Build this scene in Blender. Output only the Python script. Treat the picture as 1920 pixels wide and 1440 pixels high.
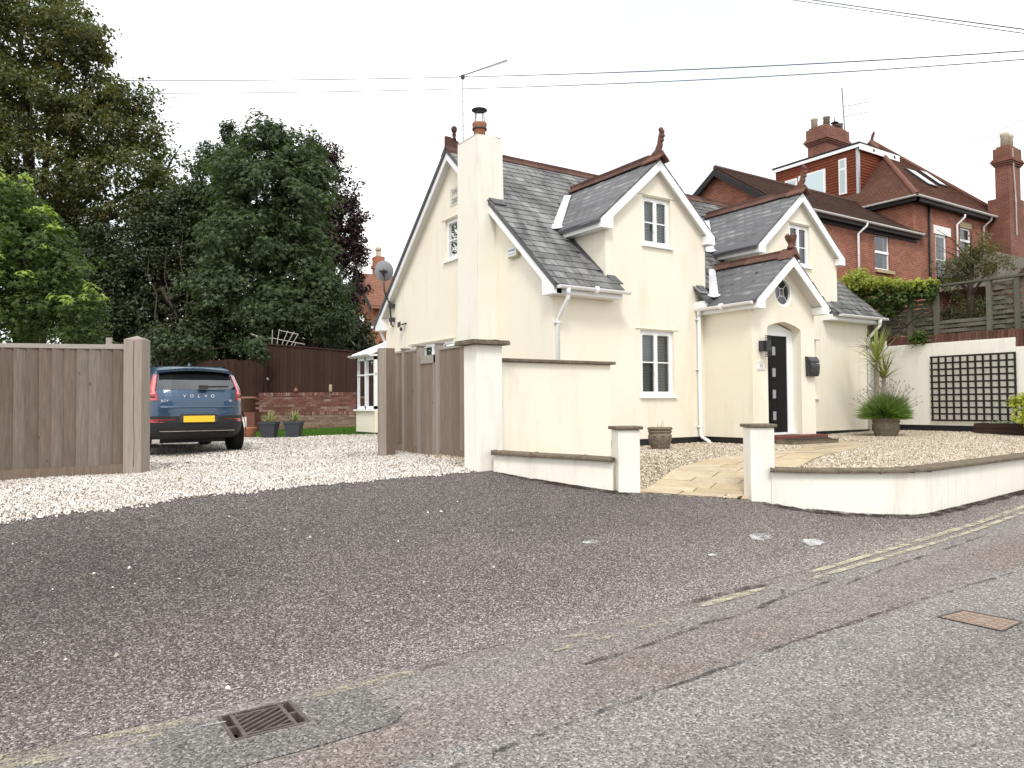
import bpy, math, random
import numpy as np
from mathutils import Vector, Matrix
from mathutils.geometry import tessellate_polygon
random.seed(7); RNG = np.random.default_rng(11)
SC = bpy.context.scene; COL = SC.collection
for _o in list(bpy.data.objects): bpy.data.objects.remove(_o)
# ------------------------------------------------------------------ camera
_yaw, _pit, _rol = [math.radians(a) for a in (33.672, 1.578, -0.463)]
_fw = Vector((math.sin(_yaw), math.cos(_yaw), 0)); _rt = Vector((math.cos(_yaw), -math.sin(_yaw), 0)); _up = Vector((0, 0, 1))
_f2 = _fw*math.cos(_pit)+_up*math.sin(_pit); _u2 = _up*math.cos(_pit)-_fw*math.sin(_pit)
_r3 = _rt*math.cos(_rol)+_u2*math.sin(_rol); _u3 = _u2*math.cos(_rol)-_rt*math.sin(_rol)
cam = bpy.data.cameras.new('camera'); camo = bpy.data.objects.new('camera', cam); COL.objects.link(camo)
_m = Matrix((_r3, _u3, -_f2)).transposed().to_4x4(); _m.translation = (0, 0, 1.6)
camo.matrix_world = _m; cam.sensor_width = 36.0; cam.lens = 1397.5/1920*36.0; cam.clip_start = .05; cam.clip_end = 900
SC.camera = camo
# ------------------------------------------------------------------ world: bright overcast sky, thin blue behind the cloud
W = bpy.data.worlds.new('World'); SC.world = W; W.use_nodes = True
nt = W.node_tree; nt.nodes.clear()
wo = nt.nodes.new('ShaderNodeOutputWorld'); bg = nt.nodes.new('ShaderNodeBackground')
sky = nt.nodes.new('ShaderNodeTexSky'); sky.sky_type = 'NISHITA'; sky.sun_disc = False
SUN_EL, SUN_AZ = math.radians(52), math.radians(215)      # azimuth clockwise from +Y
sky.sun_elevation = SUN_EL; sky.sun_rotation = SUN_AZ; sky.air_density = 1.2; sky.dust_density = 2.0
sk = nt.nodes.new('ShaderNodeVectorMath'); sk.operation = 'SCALE'; sk.inputs['Scale'].default_value = .12
nt.links.new(sky.outputs[0], sk.inputs[0])
tc = nt.nodes.new('ShaderNodeTexCoord'); ns = nt.nodes.new('ShaderNodeTexNoise'); ns.inputs['Scale'].default_value = 2.2
ns.inputs['Detail'].default_value = 4; nt.links.new(tc.outputs['Generated'], ns.inputs['Vector'])
mr = nt.nodes.new('ShaderNodeMapRange'); mr.inputs[1].default_value = .36; mr.inputs[2].default_value = .58
mr.inputs[3].default_value = .50; mr.inputs[4].default_value = .99; nt.links.new(ns.outputs['Fac'], mr.inputs[0])
mx = nt.nodes.new('ShaderNodeMix'); mx.data_type = 'RGBA'
nt.links.new(mr.outputs[0], mx.inputs['Factor']); nt.links.new(sk.outputs[0], mx.inputs['A'])
mx.inputs['B'].default_value = (1.36, 1.36, 1.35, 1)
nt.links.new(mx.outputs['Result'], bg.inputs[0]); bg.inputs[1].default_value = 1.0; nt.links.new(bg.outputs[0], wo.inputs[0])
sl = bpy.data.lights.new('sun', 'SUN'); sl.energy = 1.5; sl.angle = math.radians(14); sl.color = (1, .96, .9)
so = bpy.data.objects.new('sun', sl); COL.objects.link(so)
_sd = Vector((math.sin(SUN_AZ)*math.cos(SUN_EL), math.cos(SUN_AZ)*math.cos(SUN_EL), math.sin(SUN_EL)))
so.rotation_euler = _sd.to_track_quat('Z', 'Y').to_euler(); so.location = (-20, -20, 40)
SC.view_settings.view_transform = 'Standard'; SC.view_settings.look = 'None'; SC.view_settings.gamma = 1
SC.view_settings.exposure = 0.38
SC.render.engine = 'CYCLES'
try:
    SC.cycles.use_denoising = True; SC.cycles.denoiser = 'OPENIMAGEDENOISE'; SC.cycles.denoising_input_passes = 'RGB_ALBEDO_NORMAL'
except Exception: pass
SC.cycles.max_bounces = 6; SC.cycles.transparent_max_bounces = 8; SC.cycles.diffuse_bounces = 3; SC.cycles.glossy_bounces = 3
SC.cycles.caustics_reflective = False; SC.cycles.caustics_refractive = False

# ================================================================== helpers
MATS = {}
class MB:
    """collects faces; build() links them as one mesh object"""
    def __init__(s): s.v = []; s.f = []; s.smooth = False
    def quad(s, a, b, c, d): n = len(s.v); s.v += [a, b, c, d]; s.f.append((n, n+1, n+2, n+3)); return s
    def tri(s, a, b, c): n = len(s.v); s.v += [a, b, c]; s.f.append((n, n+1, n+2)); return s
    def box(s, x0, x1, y0, y1, z0, z1):
        n = len(s.v); s.v += [(x, y, z) for z in (z0, z1) for y in (y0, y1) for x in (x0, x1)]
        s.f += [tuple(n+i for i in q) for q in ((0,2,3,1),(4,5,7,6),(0,1,5,4),(2,6,7,3),(0,4,6,2),(1,3,7,5))]; return s
    def obox(s, o, U, V, N, u0, u1, v0, v1, n0, n1):
        o, U, V, N = Vector(o), Vector(U), Vector(V), Vector(N)
        n = len(s.v); s.v += [tuple(o+U*u+V*v+N*w) for w in (n0, n1) for v in (v0, v1) for u in (u0, u1)]
        s.f += [tuple(n+i for i in q) for q in ((0,2,3,1),(4,5,7,6),(0,1,5,4),(2,6,7,3),(0,4,6,2),(1,3,7,5))]; return s
    def prism(s, pts, d):
        """pts: closed 3D polygon, d: extrusion vector"""
        d = Vector(d); P = [Vector(p) for p in pts]; k = len(P); n = len(s.v)
        s.v += [tuple(p) for p in P]+[tuple(p+d) for p in P]
        for t in tessellate_polygon([P]): s.f.append(tuple(n+i for i in t)); s.f.append(tuple(n+k+i for i in reversed(t)))
        for i in range(k): j = (i+1) % k; s.f.append((n+i, n+j, n+k+j, n+k+i))
        return s
    def tube(s, path, r, seg=8, cap=True):
        P = [Vector(p) for p in path]; k = len(P); rr = r if hasattr(r, '__len__') else [r]*k
        n = len(s.v); prev = None
        for i, p in enumerate(P):
            t = (P[min(i+1, k-1)]-P[max(i-1, 0)]).normalized()
            if prev is None: a = t.orthogonal().normalized()
            else: a = (prev-t*prev.dot(t)); a = a.normalized() if a.length > 1e-6 else t.orthogonal().normalized()
            prev = a; b = t.cross(a)
            for j in range(seg):
                th = 2*math.pi*j/seg; s.v.append(tuple(p+(a*math.cos(th)+b*math.sin(th))*rr[i]))
        for i in range(k-1):
            for j in range(seg):
                q = (j+1) % seg; s.f.append((n+i*seg+j, n+i*seg+q, n+(i+1)*seg+q, n+(i+1)*seg+j))
        if cap: s.f.append(tuple(n+j for j in reversed(range(seg)))); s.f.append(tuple(n+(k-1)*seg+j for j in range(seg)))
        return s
    def lathe(s, prof, c, seg=20, close=False):
        n = len(s.v); k = len(prof)
        for r, z in prof:
            for j in range(seg):
                th = 2*math.pi*j/seg; s.v.append((c[0]+r*math.cos(th), c[1]+r*math.sin(th), c[2]+z))
        for i in range(k-1):
            for j in range(seg):
                q = (j+1) % seg; s.f.append((n+i*seg+j, n+i*seg+q, n+(i+1)*seg+q, n+(i+1)*seg+j))
        s.f.append(tuple(n+j for j in reversed(range(seg)))); s.f.append(tuple(n+(k-1)*seg+j for j in range(seg)))
        return s
    def half_pipe(s, a, b, r, down=(0,0,-1), seg=8, t=.006):
        """open gutter from a to b"""
        a, b = Vector(a), Vector(b); d = (b-a).normalized(); dn = Vector(down); sd = d.cross(dn).normalized()
        pr = [(sd*math.cos(math.pi*i/seg)+dn*math.sin(math.pi*i/seg)) for i in range(seg+1)]
        ring = [p*r for p in pr]+[p*(r-t) for p in reversed(pr)]
        return s.prism([a+p for p in ring], b-a)
    def build(s, name, mat, parent=None, smooth=None, bevel=0, **kw):
        me = bpy.data.meshes.new(name); me.from_pydata([tuple(v) for v in s.v], [], s.f); me.update()
        if mat: me.materials.append(MATS[mat] if isinstance(mat, str) else mat)
        o = bpy.data.objects.new(name, me)
        if s.smooth if smooth is None else smooth:
            me.shade_smooth()
        if bevel:
            mo = o.modifiers.new('bevel', 'BEVEL'); mo.width = bevel; mo.segments = 2; mo.limit_method = 'ANGLE'; mo.angle_limit = math.radians(40)
        return link(o, parent, **kw)
def link(o, parent=None, **kw):
    COL.objects.link(o)
    if parent is not None:
        o.parent = parent; root = Vector((0, 0, 0)); p = parent
        while p is not None:
            if p.type == 'EMPTY': root = Vector(p['base']); break
            p = p.parent
        if parent.type == 'EMPTY': o.matrix_parent_inverse = Matrix.Translation(-root)
    for k, v in kw.items(): o[k] = v
    return o
def thing(name, label, cat, base, group=None):
    o = bpy.data.objects.new(name, None); COL.objects.link(o); o.location = base; o.empty_display_size = .2
    o['base'] = tuple(base); o['label'] = label; o['category'] = cat
    if group: o['group'] = group
    return o
def tag(o, label, cat, group=None):
    o['label'] = label; o['category'] = cat
    if group: o['group'] = group
    return o
def piece(name, me, loc, M, parent):
    """one of many alike pieces sharing mesh data"""
    o = bpy.data.objects.new(name, me); M4 = M.to_4x4(); M4.translation = loc
    o.matrix_basis = M4; return link(o, parent)
def np_mesh(name, V, F, mat, parent=None, rnd=None, smooth=False, **kw):
    """V (n,3), F (m,k) -> object; rnd: per-face value stored as attribute 'rnd'"""
    V = np.asarray(V, np.float32); F = np.asarray(F, np.int32); m, k = F.shape
    me = bpy.data.meshes.new(name); me.vertices.add(len(V)); me.vertices.foreach_set('co', V.ravel())
    me.loops.add(m*k); me.loops.foreach_set('vertex_index', F.ravel())
    me.polygons.add(m); me.polygons.foreach_set('loop_start', np.arange(0, m*k, k, dtype=np.int32))
    if rnd is not None:
        a = me.attributes.new('rnd', 'FLOAT', 'FACE'); a.data.foreach_set('value', np.asarray(rnd, np.float32))
    me.update(calc_edges=True)
    if smooth: me.shade_smooth()
    me.materials.append(MATS[mat]); o = bpy.data.objects.new(name, me); return link(o, parent, **kw)
def wall_poly(mb, outer, holes, T, depth):
    """flat wall with openings: T maps (s,z,d) to 3D; holes get reveals of the given depth"""
    loops = [[Vector((p[0], p[1], 0)) for p in outer]]+[[Vector((p[0], p[1], 0)) for p in h] for h in holes]
    flat = [p for l in loops for p in l]; n = len(mb.v)
    mb.v += [T(p.x, p.y, 0) for p in flat]
    for t in tessellate_polygon(loops): mb.f.append(tuple(n+i for i in t))
    for h in holes:
        k = len(h)
        for i in range(k):
            a, b = h[i], h[(i+1) % k]; mb.quad(T(a[0], a[1], 0), T(b[0], b[1], 0), T(b[0], b[1], depth), T(a[0], a[1], depth))
    return mb
def rect(a, b, c, d): return [(a, c), (b, c), (b, d), (a, d)]
def sstep(a, b, x):
    t = np.clip((x-a)/(b-a), 0, 1); return t*t*(3-2*t)
# ------------------------------------------------------------------ terrain heights
HT = [-50, 0, .5, 1.9, 2.78, 4.2, 5, 20]; HZ = [0, 0, .03, .25, .42, .68, .71, .74]
def zroad(X): return .035*np.log1p(np.exp((X-4.)*1.5))/1.5
def G(X, Y):
    X = np.asarray(X, float); Y = np.asarray(Y, float)
    return zroad(X)+np.interp(Y-4.2, HT, HZ)-.05*np.maximum(0, 1.5-X)*np.clip((Y-5)/5, 0, 1)
def Gg(X, Y):
    X = np.asarray(X, float); Y = np.asarray(Y, float)
    side = (X-7.7)*.217-(Y-6.16)*.976                  # >0 to the right of the path
    return .765+.008*(X-9)+.02*sstep(15.3, 18, X)+.06*sstep(7.4, 8.6, Y)*(1-sstep(8.2, 9.2, X))-.35*(1-sstep(0, 3.2, np.hypot(X-7.05, Y-6.5)))*(1-sstep(-.05, .6, side))-.03*sstep(0, 1, side)
# ================================================================== materials
def mat(name, base, rough=.7, spec=.3, metal=0, build=None, bump=None, trans=0):
    m = bpy.data.materials.new(name); m.use_nodes = True; t = m.node_tree; b = t.nodes['Principled BSDF']
    b.inputs['Base Color'].default_value = (*base, 1); b.inputs['Roughness'].default_value = rough
    b.inputs['Specular IOR Level'].default_value = spec; b.inputs['Metallic'].default_value = metal
    if build: build(t, b)
    MATS[name] = m; return m
def N(t, kind, **kw):
    n = t.nodes.new('ShaderNode'+kind)
    for k, v in kw.items():
        if k in n.inputs: n.inputs[k].default_value = v
        else: setattr(n, k, v)
    return n
def pos(t, scale=(1, 1, 1), obj=False, rot=(0, 0, 0)):
    mp = N(t, 'Mapping'); mp.inputs['Scale'].default_value = scale; mp.inputs['Rotation'].default_value = rot
    if obj: t.links.new(N(t, 'TexCoord').outputs['Object'], mp.inputs[0])
    else: t.links.new(N(t, 'NewGeometry').outputs['Position'], mp.inputs[0])
    return mp.outputs[0]
def noise(t, vec, scale, detail=3, rough=.55):
    n = N(t, 'TexNoise', Scale=scale, Detail=detail, Roughness=rough); t.links.new(vec, n.inputs['Vector']); return n.outputs['Fac']
def ramp(t, fac, stops):
    r = N(t, 'ValToRGB'); e = r.color_ramp.elements
    while len(e) < len(stops): e.new(.5)
    for i, (p, c) in enumerate(stops): e[i].position = p; e[i].color = (*c, 1) if len(c) == 3 else c
    t.links.new(fac, r.inputs[0]); return r.outputs['Color']
def mixc(t, fac, a, b, mode='MIX'):
    m = N(t, 'Mix'); m.data_type = 'RGBA'; m.blend_type = mode
    for s, x in (('Factor', fac), ('A', a), ('B', b)):
        if isinstance(x, (int, float)): m.inputs[s].default_value = x
        elif isinstance(x, tuple): m.inputs[s].default_value = (*x, 1)
        else: t.links.new(x, m.inputs[s])
    return m.outputs['Result']
def mth(t, op, a, b=None, c=None):
    m = N(t, 'Math'); m.operation = op
    for i, x in enumerate((a, b, c)):
        if x is None: continue
        if isinstance(x, (int, float)): m.inputs[i].default_value = x
        else: t.links.new(x, m.inputs[i])
    return m.outputs[0]
def mrange(t, v, a, b, c, d):
    m = N(t, 'MapRange'); t.links.new(v, m.inputs[0])
    for i, x in enumerate((a, b, c, d)): m.inputs[i+1].default_value = x
    return m.outputs[0]
def bump(t, b, h, strength=.3, dist=.01):
    n = N(t, 'Bump', Strength=strength, Distance=dist); t.links.new(h, n.inputs['Height']); t.links.new(n.outputs[0], b.inputs['Normal'])
def setc(t, b, c): t.links.new(c, b.inputs['Base Color'])
def rnd(t):
    """per-piece random: face attribute plus object random"""
    a = N(t, 'Attribute', attribute_name='rnd'); o = N(t, 'ObjectInfo')
    return mth(t, 'FRACT', mth(t, 'ADD', a.outputs['Fac'], o.outputs['Random']))

def m_render(c1, c2, c3):
    def f(t, b):
        p = pos(t); st = pos(t, (1.2, 1.2, .22))
        big = noise(t, p, .7, 4, .6); drip = noise(t, st, 2.2, 5, .65); fine = noise(t, p, 60, 3)
        c = mixc(t, mrange(t, big, .35, .7, 0, 1), c1, c2)
        c = mixc(t, mrange(t, drip, .53, .76, 0, .7), c, c3)
        spots = noise(t, p, 9, 6, .75); c = mixc(t, mrange(t, spots, .68, .82, 0, .35), c, (.45, .40, .30))
        setc(t, b, c); bump(t, b, mth(t, 'ADD', fine, mth(t, 'MULTIPLY', noise(t, p, 7, 2), 1.5)), .22, .004)
    return f
def m_render_dirty(c1, c2, c3):
    base = m_render(c1, c2, c3)
    def f(t, b):
        base(t, b); old = b.inputs['Base Color'].links[0].from_socket
        st = noise(t, pos(t, (9, 9, .7)), 1.0, 6, .75); c = mixc(t, mrange(t, st, .56, .78, 0, .55), old, (.50, .46, .38))
        bl = noise(t, pos(t), 2.6, 6, .8); c = mixc(t, mrange(t, bl, .60, .78, 0, .5), c, (.52, .47, .38)); setc(t, b, c)
    return f
mat('cream_render', (.8, .75, .6), .85, .15, build=m_render((.845, .80, .68), (.815, .76, .63), (.70, .635, .51)))
mat('chimney_render', (.8, .75, .6), .85, .15, build=m_render((.83, .81, .725), (.80, .765, .66), (.60, .57, .49)))
mat('wall_render', (.8, .77, .68), .85, .15, build=m_render_dirty((.84, .82, .76), (.82, .785, .70), (.62, .58, .50)))
mat('white_upvc', (.86, .87, .88), .35, .4)
mat('white_paint', (.80, .80, .78), .5, .3, build=lambda t, b: setc(t, b, mixc(t, mrange(t, noise(t, pos(t, (2, 2, .6)), 3, 5, .7), .5, .8, 0, .5), (.82, .82, .81), (.55, .55, .52))))
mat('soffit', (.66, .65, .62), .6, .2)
mat('black_paint', (.012, .012, .014), .45, .4)
mat('black_door', (.005, .005, .006), .5, .18)
mat('dark_metal', (.03, .032, .036), .4, .5)
mat('galvanised', (.45, .46, .48), .4, .5, .6)
mat('cable', (.05, .05, .055), .6, .1)
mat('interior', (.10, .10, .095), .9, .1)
mat('blind', (.58, .58, .55), .7, .15)
mat('curtain', (.62, .62, .60), .9, .1)
def m_glass(tint, refl=1.0):
    def f(t, b):
        out = [n for n in t.nodes if n.type == 'OUTPUT_MATERIAL'][0]
        g = N(t, 'BsdfGlossy', Roughness=.02); g.inputs['Color'].default_value = (.95, .97, 1, 1)
        tr = N(t, 'BsdfTransparent'); tr.inputs['Color'].default_value = (*tint, 1)
        fr = N(t, 'Fresnel', IOR=1.5); wob = N(t, 'Bump', Strength=.03, Distance=.02)
        t.links.new(noise(t, pos(t), 1.6, 1), wob.inputs['Height']); t.links.new(wob.outputs[0], g.inputs['Normal'])
        ms = N(t, 'MixShader'); t.links.new(mth(t, 'MULTIPLY_ADD', fr.outputs[0], 1.15*refl, .02), ms.inputs[0])
        t.links.new(tr.outputs[0], ms.inputs[1]); t.links.new(g.outputs[0], ms.inputs[2]); t.links.new(ms.outputs[0], out.inputs[0])
    return f
mat('glass', (.1, .1, .1), build=m_glass((.72, .78, .78)))
mat('car_glass', (.1, .1, .1), build=m_glass((.10, .11, .12), 2.2))
def m_slate(t, b):
    p = pos(t); r = rnd(t)
    c = ramp(t, r, [(0, (.135, .137, .138)), (.3, (.18, .182, .181)), (.7, (.215, .216, .213)), (1, (.27, .27, .265))])
    st = noise(t, pos(t, (3.6, .8, .8)), 1.2, 6, .75); c = mixc(t, mrange(t, st, .46, .62, 0, .8), c, (.050, .050, .050))
    s2 = noise(t, pos(t, (.8, .8, .8)), .9, 3); c = mixc(t, mrange(t, s2, .5, .7, 0, .6), c, (.06, .06, .058))
    l = noise(t, p, 16, 4, .7); c = mixc(t, mrange(t, l, .64, .74, 0, .7), c, (.40, .40, .37))
    g = noise(t, p, 5, 4); c = mixc(t, mrange(t, g, .6, .8, 0, .35), c, (.13, .12, .075))
    setc(t, b, c); bump(t, b, noise(t, p, 35, 4), .35, .004)
mat('slate', (.1, .1, .11), .62, .35, build=m_slate)
def m_terra(t, b):
    p = pos(t); c = ramp(t, rnd(t), [(0, (.082, .043, .035)), (.5, (.118, .057, .045)), (1, (.145, .078, .060))])
    c = mixc(t, mrange(t, noise(t, p, 5, 5, .7), .45, .75, 0, .75), c, (.065, .04, .034))
    c = mixc(t, mrange(t, noise(t, p, 22, 4, .7), .62, .72, 0, .8), c, (.42, .36, .27)); setc(t, b, c); bump(t, b, noise(t, p, 40, 4), .4, .005)
mat('ridge_clay', (.2, .08, .05), .85, .2, build=m_terra)
mat('finial_clay', (.2, .08, .05), .85, .2, build=lambda t, b: (setc(t, b, mixc(t, mrange(t, noise(t, pos(t), 14, 4), .4, .7, 0, 1), (.19, .088, .064), (.085, .052, .042))), bump(t, b, noise(t, pos(t), 50, 3), .3, .004)))
mat('terracotta', (.45, .2, .11), .8, .2, build=lambda t, b: setc(t, b, mixc(t, mrange(t, noise(t, pos(t), 9, 4), .4, .75, 0, 1), (.37, .155, .085), (.28, .15, .10))))
mat('pot_dark_clay', (.3, .17, .12), .85, .2, build=lambda t, b: setc(t, b, mixc(t, mrange(t, noise(t, pos(t), 9, 4), .4, .75, 0, 1), (.28, .15, .11), (.20, .13, .10))))
def m_lead(t, b):
    p = pos(t); setc(t, b, mixc(t, mrange(t, noise(t, p, 12, 5, .7), .4, .7, 0, 1), (.62, .63, .63), (.36, .37, .38))); bump(t, b, noise(t, p, 18, 3), .4, .006)
mat('lead', (.5, .5, .5), .55, .4, build=m_lead)
mat('lead_dark', (.1, .1, .11), .6, .35)
def m_brick(scale, cols, mortar, rowh=.25):
    """flat bond for brickwork too far off to pick apart; wall-aligned by world position"""
    def f(t, b):
        g = N(t, 'NewGeometry'); sx = N(t, 'SeparateXYZ'); t.links.new(g.outputs['Position'], sx.inputs[0])
        nx = N(t, 'SeparateXYZ'); t.links.new(g.outputs['True Normal'], nx.inputs[0])
        isx = mth(t, 'GREATER_THAN', mth(t, 'ABSOLUTE', nx.outputs[0]), .7)
        u = N(t, 'Mix'); t.links.new(isx, u.inputs['Factor']); t.links.new(sx.outputs[0], u.inputs['A']); t.links.new(sx.outputs[1], u.inputs['B'])
        cb = N(t, 'CombineXYZ'); t.links.new(u.outputs['Result'], cb.inputs[0]); t.links.new(sx.outputs[2], cb.inputs[1])
        br = N(t, 'TexBrick', Scale=scale); br.inputs['Mortar Size'].default_value = .012; br.inputs['Mortar Smooth'].default_value = .3
        br.inputs['Brick Width'].default_value = .225; br.inputs['Row Height'].default_value = .075; br.inputs['Bias'].default_value = -.2
        br.inputs['Color1'].default_value = (*cols[0], 1); br.inputs['Color2'].default_value = (*cols[1], 1); br.inputs['Mortar'].default_value = (*mortar, 1)
        t.links.new(cb.outputs[0], br.inputs['Vector']); p = pos(t)
        c = mixc(t, mrange(t, noise(t, p, .9, 5, .7), .42, .72, 0, .8), br.outputs['Color'], cols[2])
        c = mixc(t, mrange(t, noise(t, p, 7, 4, .7), .55, .75, 0, .4), c, (.10, .04, .03))
        setc(t, b, c); bump(t, b, mth(t, 'SUBTRACT', 1, br.outputs['Fac']), .5, .01)
    return f
mat('red_brick_far', (.3, .1, .06), .85, .2, build=m_brick(1.0, ((.25, .078, .05), (.40, .135, .08), (.175, .058, .04)), (.34, .225, .17)))
mat('stack_brick', (.2, .08, .05), .85, .2, build=m_brick(1.0, ((.19, .066, .046), (.29, .105, .068), (.12, .05, .04)), (.26, .18, .14)))
mat('orange_brick_far', (.4, .14, .07), .85, .2, build=m_brick(1.0, ((.38, .13, .065), (.44, .165, .085), (.33, .11, .06)), (.40, .26, .18)))
def m_brickpiece(stops):
    def f(t, b):
        p = pos(t); c = ramp(t, rnd(t), stops); c = mixc(t, mrange(t, noise(t, p, 12, 4, .7), .5, .75, 0, .6), c, (.09, .065, .055))
        c = mixc(t, mrange(t, noise(t, p, 45, 3), .62, .75, 0, .5), c, (.45, .40, .34)); setc(t, b, c); bump(t, b, noise(t, p, 60, 3), .4, .004)
    return f
mat('garden_brick', (.3, .12, .08), .9, .15, build=m_brickpiece([(0, (.135, .055, .043)), (.4, (.195, .082, .063)), (.7, (.235, .125, .098)), (1, (.30, .215, .175))]))
mat('coping_brick', (.15, .07, .05), .9, .1, build=m_brickpiece([(0, (.085, .042, .034)), (.5, (.125, .058, .045)), (1, (.16, .085, .065))]))
mat('garden_brick_pale', (.3, .2, .14), .9, .15, build=m_brickpiece([(0, (.19, .12, .085)), (.5, (.25, .17, .12)), (1, (.31, .225, .165))]))
mat('mortar', (.32, .27, .22), .95, .1)
def m_tile(c1, c2, c3, rows):
    def f(t, b):
        p = pos(t); n1 = noise(t, p, 1.1, 5, .7); n2 = noise(t, p, 24, 3, .7)
        c = mixc(t, mrange(t, n1, .35, .7, 0, 1), c1, c2); c = mixc(t, mrange(t, n2, .5, .75, 0, .6), c, c3)
        o = N(t, 'Attribute', attribute_name='rnd'); c = mixc(t, mrange(t, o.outputs['Fac'], 0, 1, 0, .35), c, c3); setc(t, b, c); bump(t, b, n2, .5, .01)
    return f
mat('clay_tile', (.2, .09, .06), .85, .2, build=m_tile((.155, .072, .052), (.20, .095, .065), (.085, .05, .042), 1))
mat('clay_tile_brown', (.1, .06, .05), .85, .2, build=m_tile((.085, .050, .042), (.118, .066, .050), (.045, .033, .029), 1))
mat('hung_tile', (.3, .1, .06), .8, .2, build=m_tile((.30, .088, .05), (.36, .115, .062), (.20, .06, .04), 1))
mat('hung_gap', (.05, .02, .015), .9, .1)
mat('clay_tile_far', (.3, .14, .1), .85, .2, build=m_tile((.32, .16, .11), (.38, .20, .14), (.22, .11, .08), 1))
def m_wood(stops, grain=(.06, .05, .045), knots=True, gs=(26, 26, 1.3)):
    def f(t, b):
        oi = N(t, 'ObjectInfo'); sh = N(t, 'VectorMath', operation='SCALE'); cm = N(t, 'CombineXYZ')
        t.links.new(mth(t, 'MULTIPLY', oi.outputs['Random'], 37), cm.inputs[2]); t.links.new(mth(t, 'MULTIPLY', oi.outputs['Random'], 11), cm.inputs[0])
        ad = N(t, 'VectorMath', operation='ADD'); t.links.new(N(t, 'NewGeometry').outputs['Position'], ad.inputs[0]); t.links.new(cm.outputs[0], ad.inputs[1])
        mp = N(t, 'Mapping'); mp.inputs['Scale'].default_value = gs; t.links.new(ad.outputs[0], mp.inputs[0])
        g1 = noise(t, mp.outputs[0], 2.2, 6, .7); g2 = noise(t, ad.outputs[0], 2.3, 3)
        c = ramp(t, oi.outputs['Random'], stops)
        c = mixc(t, mrange(t, g2, .35, .7, 0, .3), c, stops[len(stops)//2][1])
        c = mixc(t, mrange(t, g1, .36, .66, .5, 0), c, grain)
        if knots:
            mk = N(t, 'Mapping'); mk.inputs['Scale'].default_value = (7.5, 7.5, 4.6); t.links.new(ad.outputs[0], mk.inputs[0])
            v = N(t, 'TexVoronoi', Scale=1.0); t.links.new(mk.outputs[0], v.inputs['Vector'])
            sc_ = N(t, 'SeparateColor'); t.links.new(v.outputs['Color'], sc_.inputs[0]); rad = mth(t, 'MULTIPLY', mth(t, 'MULTIPLY', sc_.outputs[0], sc_.outputs[0]), .16)
            kd = mth(t, 'SUBTRACT', v.outputs['Distance'], rad); c = mixc(t, mrange(t, kd, -.03, .03, .8, 0), c, (.06, .045, .036))
        setc(t, b, c); bump(t, b, g1, .5, .006)
    return f
mat('fence_wood', (.2, .15, .11), .85, .2, build=m_wood([(0, (.125, .090, .066)), (.2, (.225, .180, .146)), (.4, (.145, .105, .076)), (.6, (.25, .215, .182)), (.8, (.18, .136, .104)), (1, (.215, .158, .116))]))
mat('side_wood', (.3, .25, .2), .85, .2, build=m_wood([(0, (.175, .130, .098)), (.35, (.30, .250, .205)), (.65, (.22, .168, .128)), (1, (.27, .21, .162))], (.10, .075, .057)))
mat('post_wood', (.3, .27, .23), .85, .2, build=m_wood([(0, (.32, .275, .235)), (.5, (.35, .305, .26)), (1, (.30, .25, .21))], (.17, .14, .115), knots=False, gs=(22, 22, .9)))
mat('rail_wood', (.4, .37, .33), .85, .2, build=m_wood([(0, (.40, .37, .325)), (1, (.34, .31, .27))], (.2, .17, .14), knots=False, gs=(2, 2, 30)))
mat('dark_fence', (.05, .025, .018), .85, .2, build=m_wood([(0, (.050, .024, .019)), (.5, (.068, .034, .026)), (1, (.042, .022, .018))], (.022, .012, .010), knots=False))
mat('weathered_slat', (.2, .19, .15), .9, .15, build=m_wood([(0, (.135, .125, .098)), (.5, (.175, .165, .13)), (1, (.115, .115, .088))], (.06, .06, .045), knots=False, gs=(3, 3, 30)))
mat('pale_lath', (.5, .46, .42), .85, .2)
mat('black_trellis', (.022, .016, .013), .6, .3)
mat('trough_wood', (.06, .035, .025), .8, .2, build=m_wood([(0, (.07, .042, .03)), (1, (.05, .03, .024))], (.025, .016, .012), knots=False, gs=(2, 2, 26)))
def m_stone(c1, c2, c3, s=8):
    def f(t, b):
        p = pos(t); c = mixc(t, mrange(t, noise(t, p, s, 5, .7), .38, .66, 0, 1), c1, c2); c = mixc(t, mrange(t, noise(t, p, s*4, 4, .7), .52, .7, 0, .8), c, c3)
        setc(t, b, c); bump(t, b, mth(t, 'ADD', noise(t, p, s*5, 4, .7), noise(t, p, s, 3)), .6, .012)
    return f
mat('coping_stone', (.2, .17, .13), .95, .1, build=m_stone((.19, .155, .115), (.10, .082, .062), (.29, .255, .20), 11))
mat('urn_stone', (.3, .26, .2), .95, .1, build=m_stone((.235, .20, .15), (.16, .135, .10), (.33, .28, .20), 14))
def m_slab(t, b):
    p = pos(t); r = rnd(t); c = ramp(t, r, [(0, (.42, .335, .22)), (.4, (.50, .41, .275)), (.7, (.46, .385, .28)), (1, (.55, .46, .32))])
    c = mixc(t, mrange(t, noise(t, p, 4, 6, .75), .45, .72, 0, .7), c, (.33, .255, .165)); c = mixc(t, mrange(t, noise(t, p, 22, 4, .7), .58, .75, 0, .6), c, (.24, .185, .12))
    setc(t, b, c); bump(t, b, noise(t, p, 14, 5, .7), .5, .012)
mat('sandstone_slab', (.5, .4, .27), .9, .15, build=m_slab)
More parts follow.
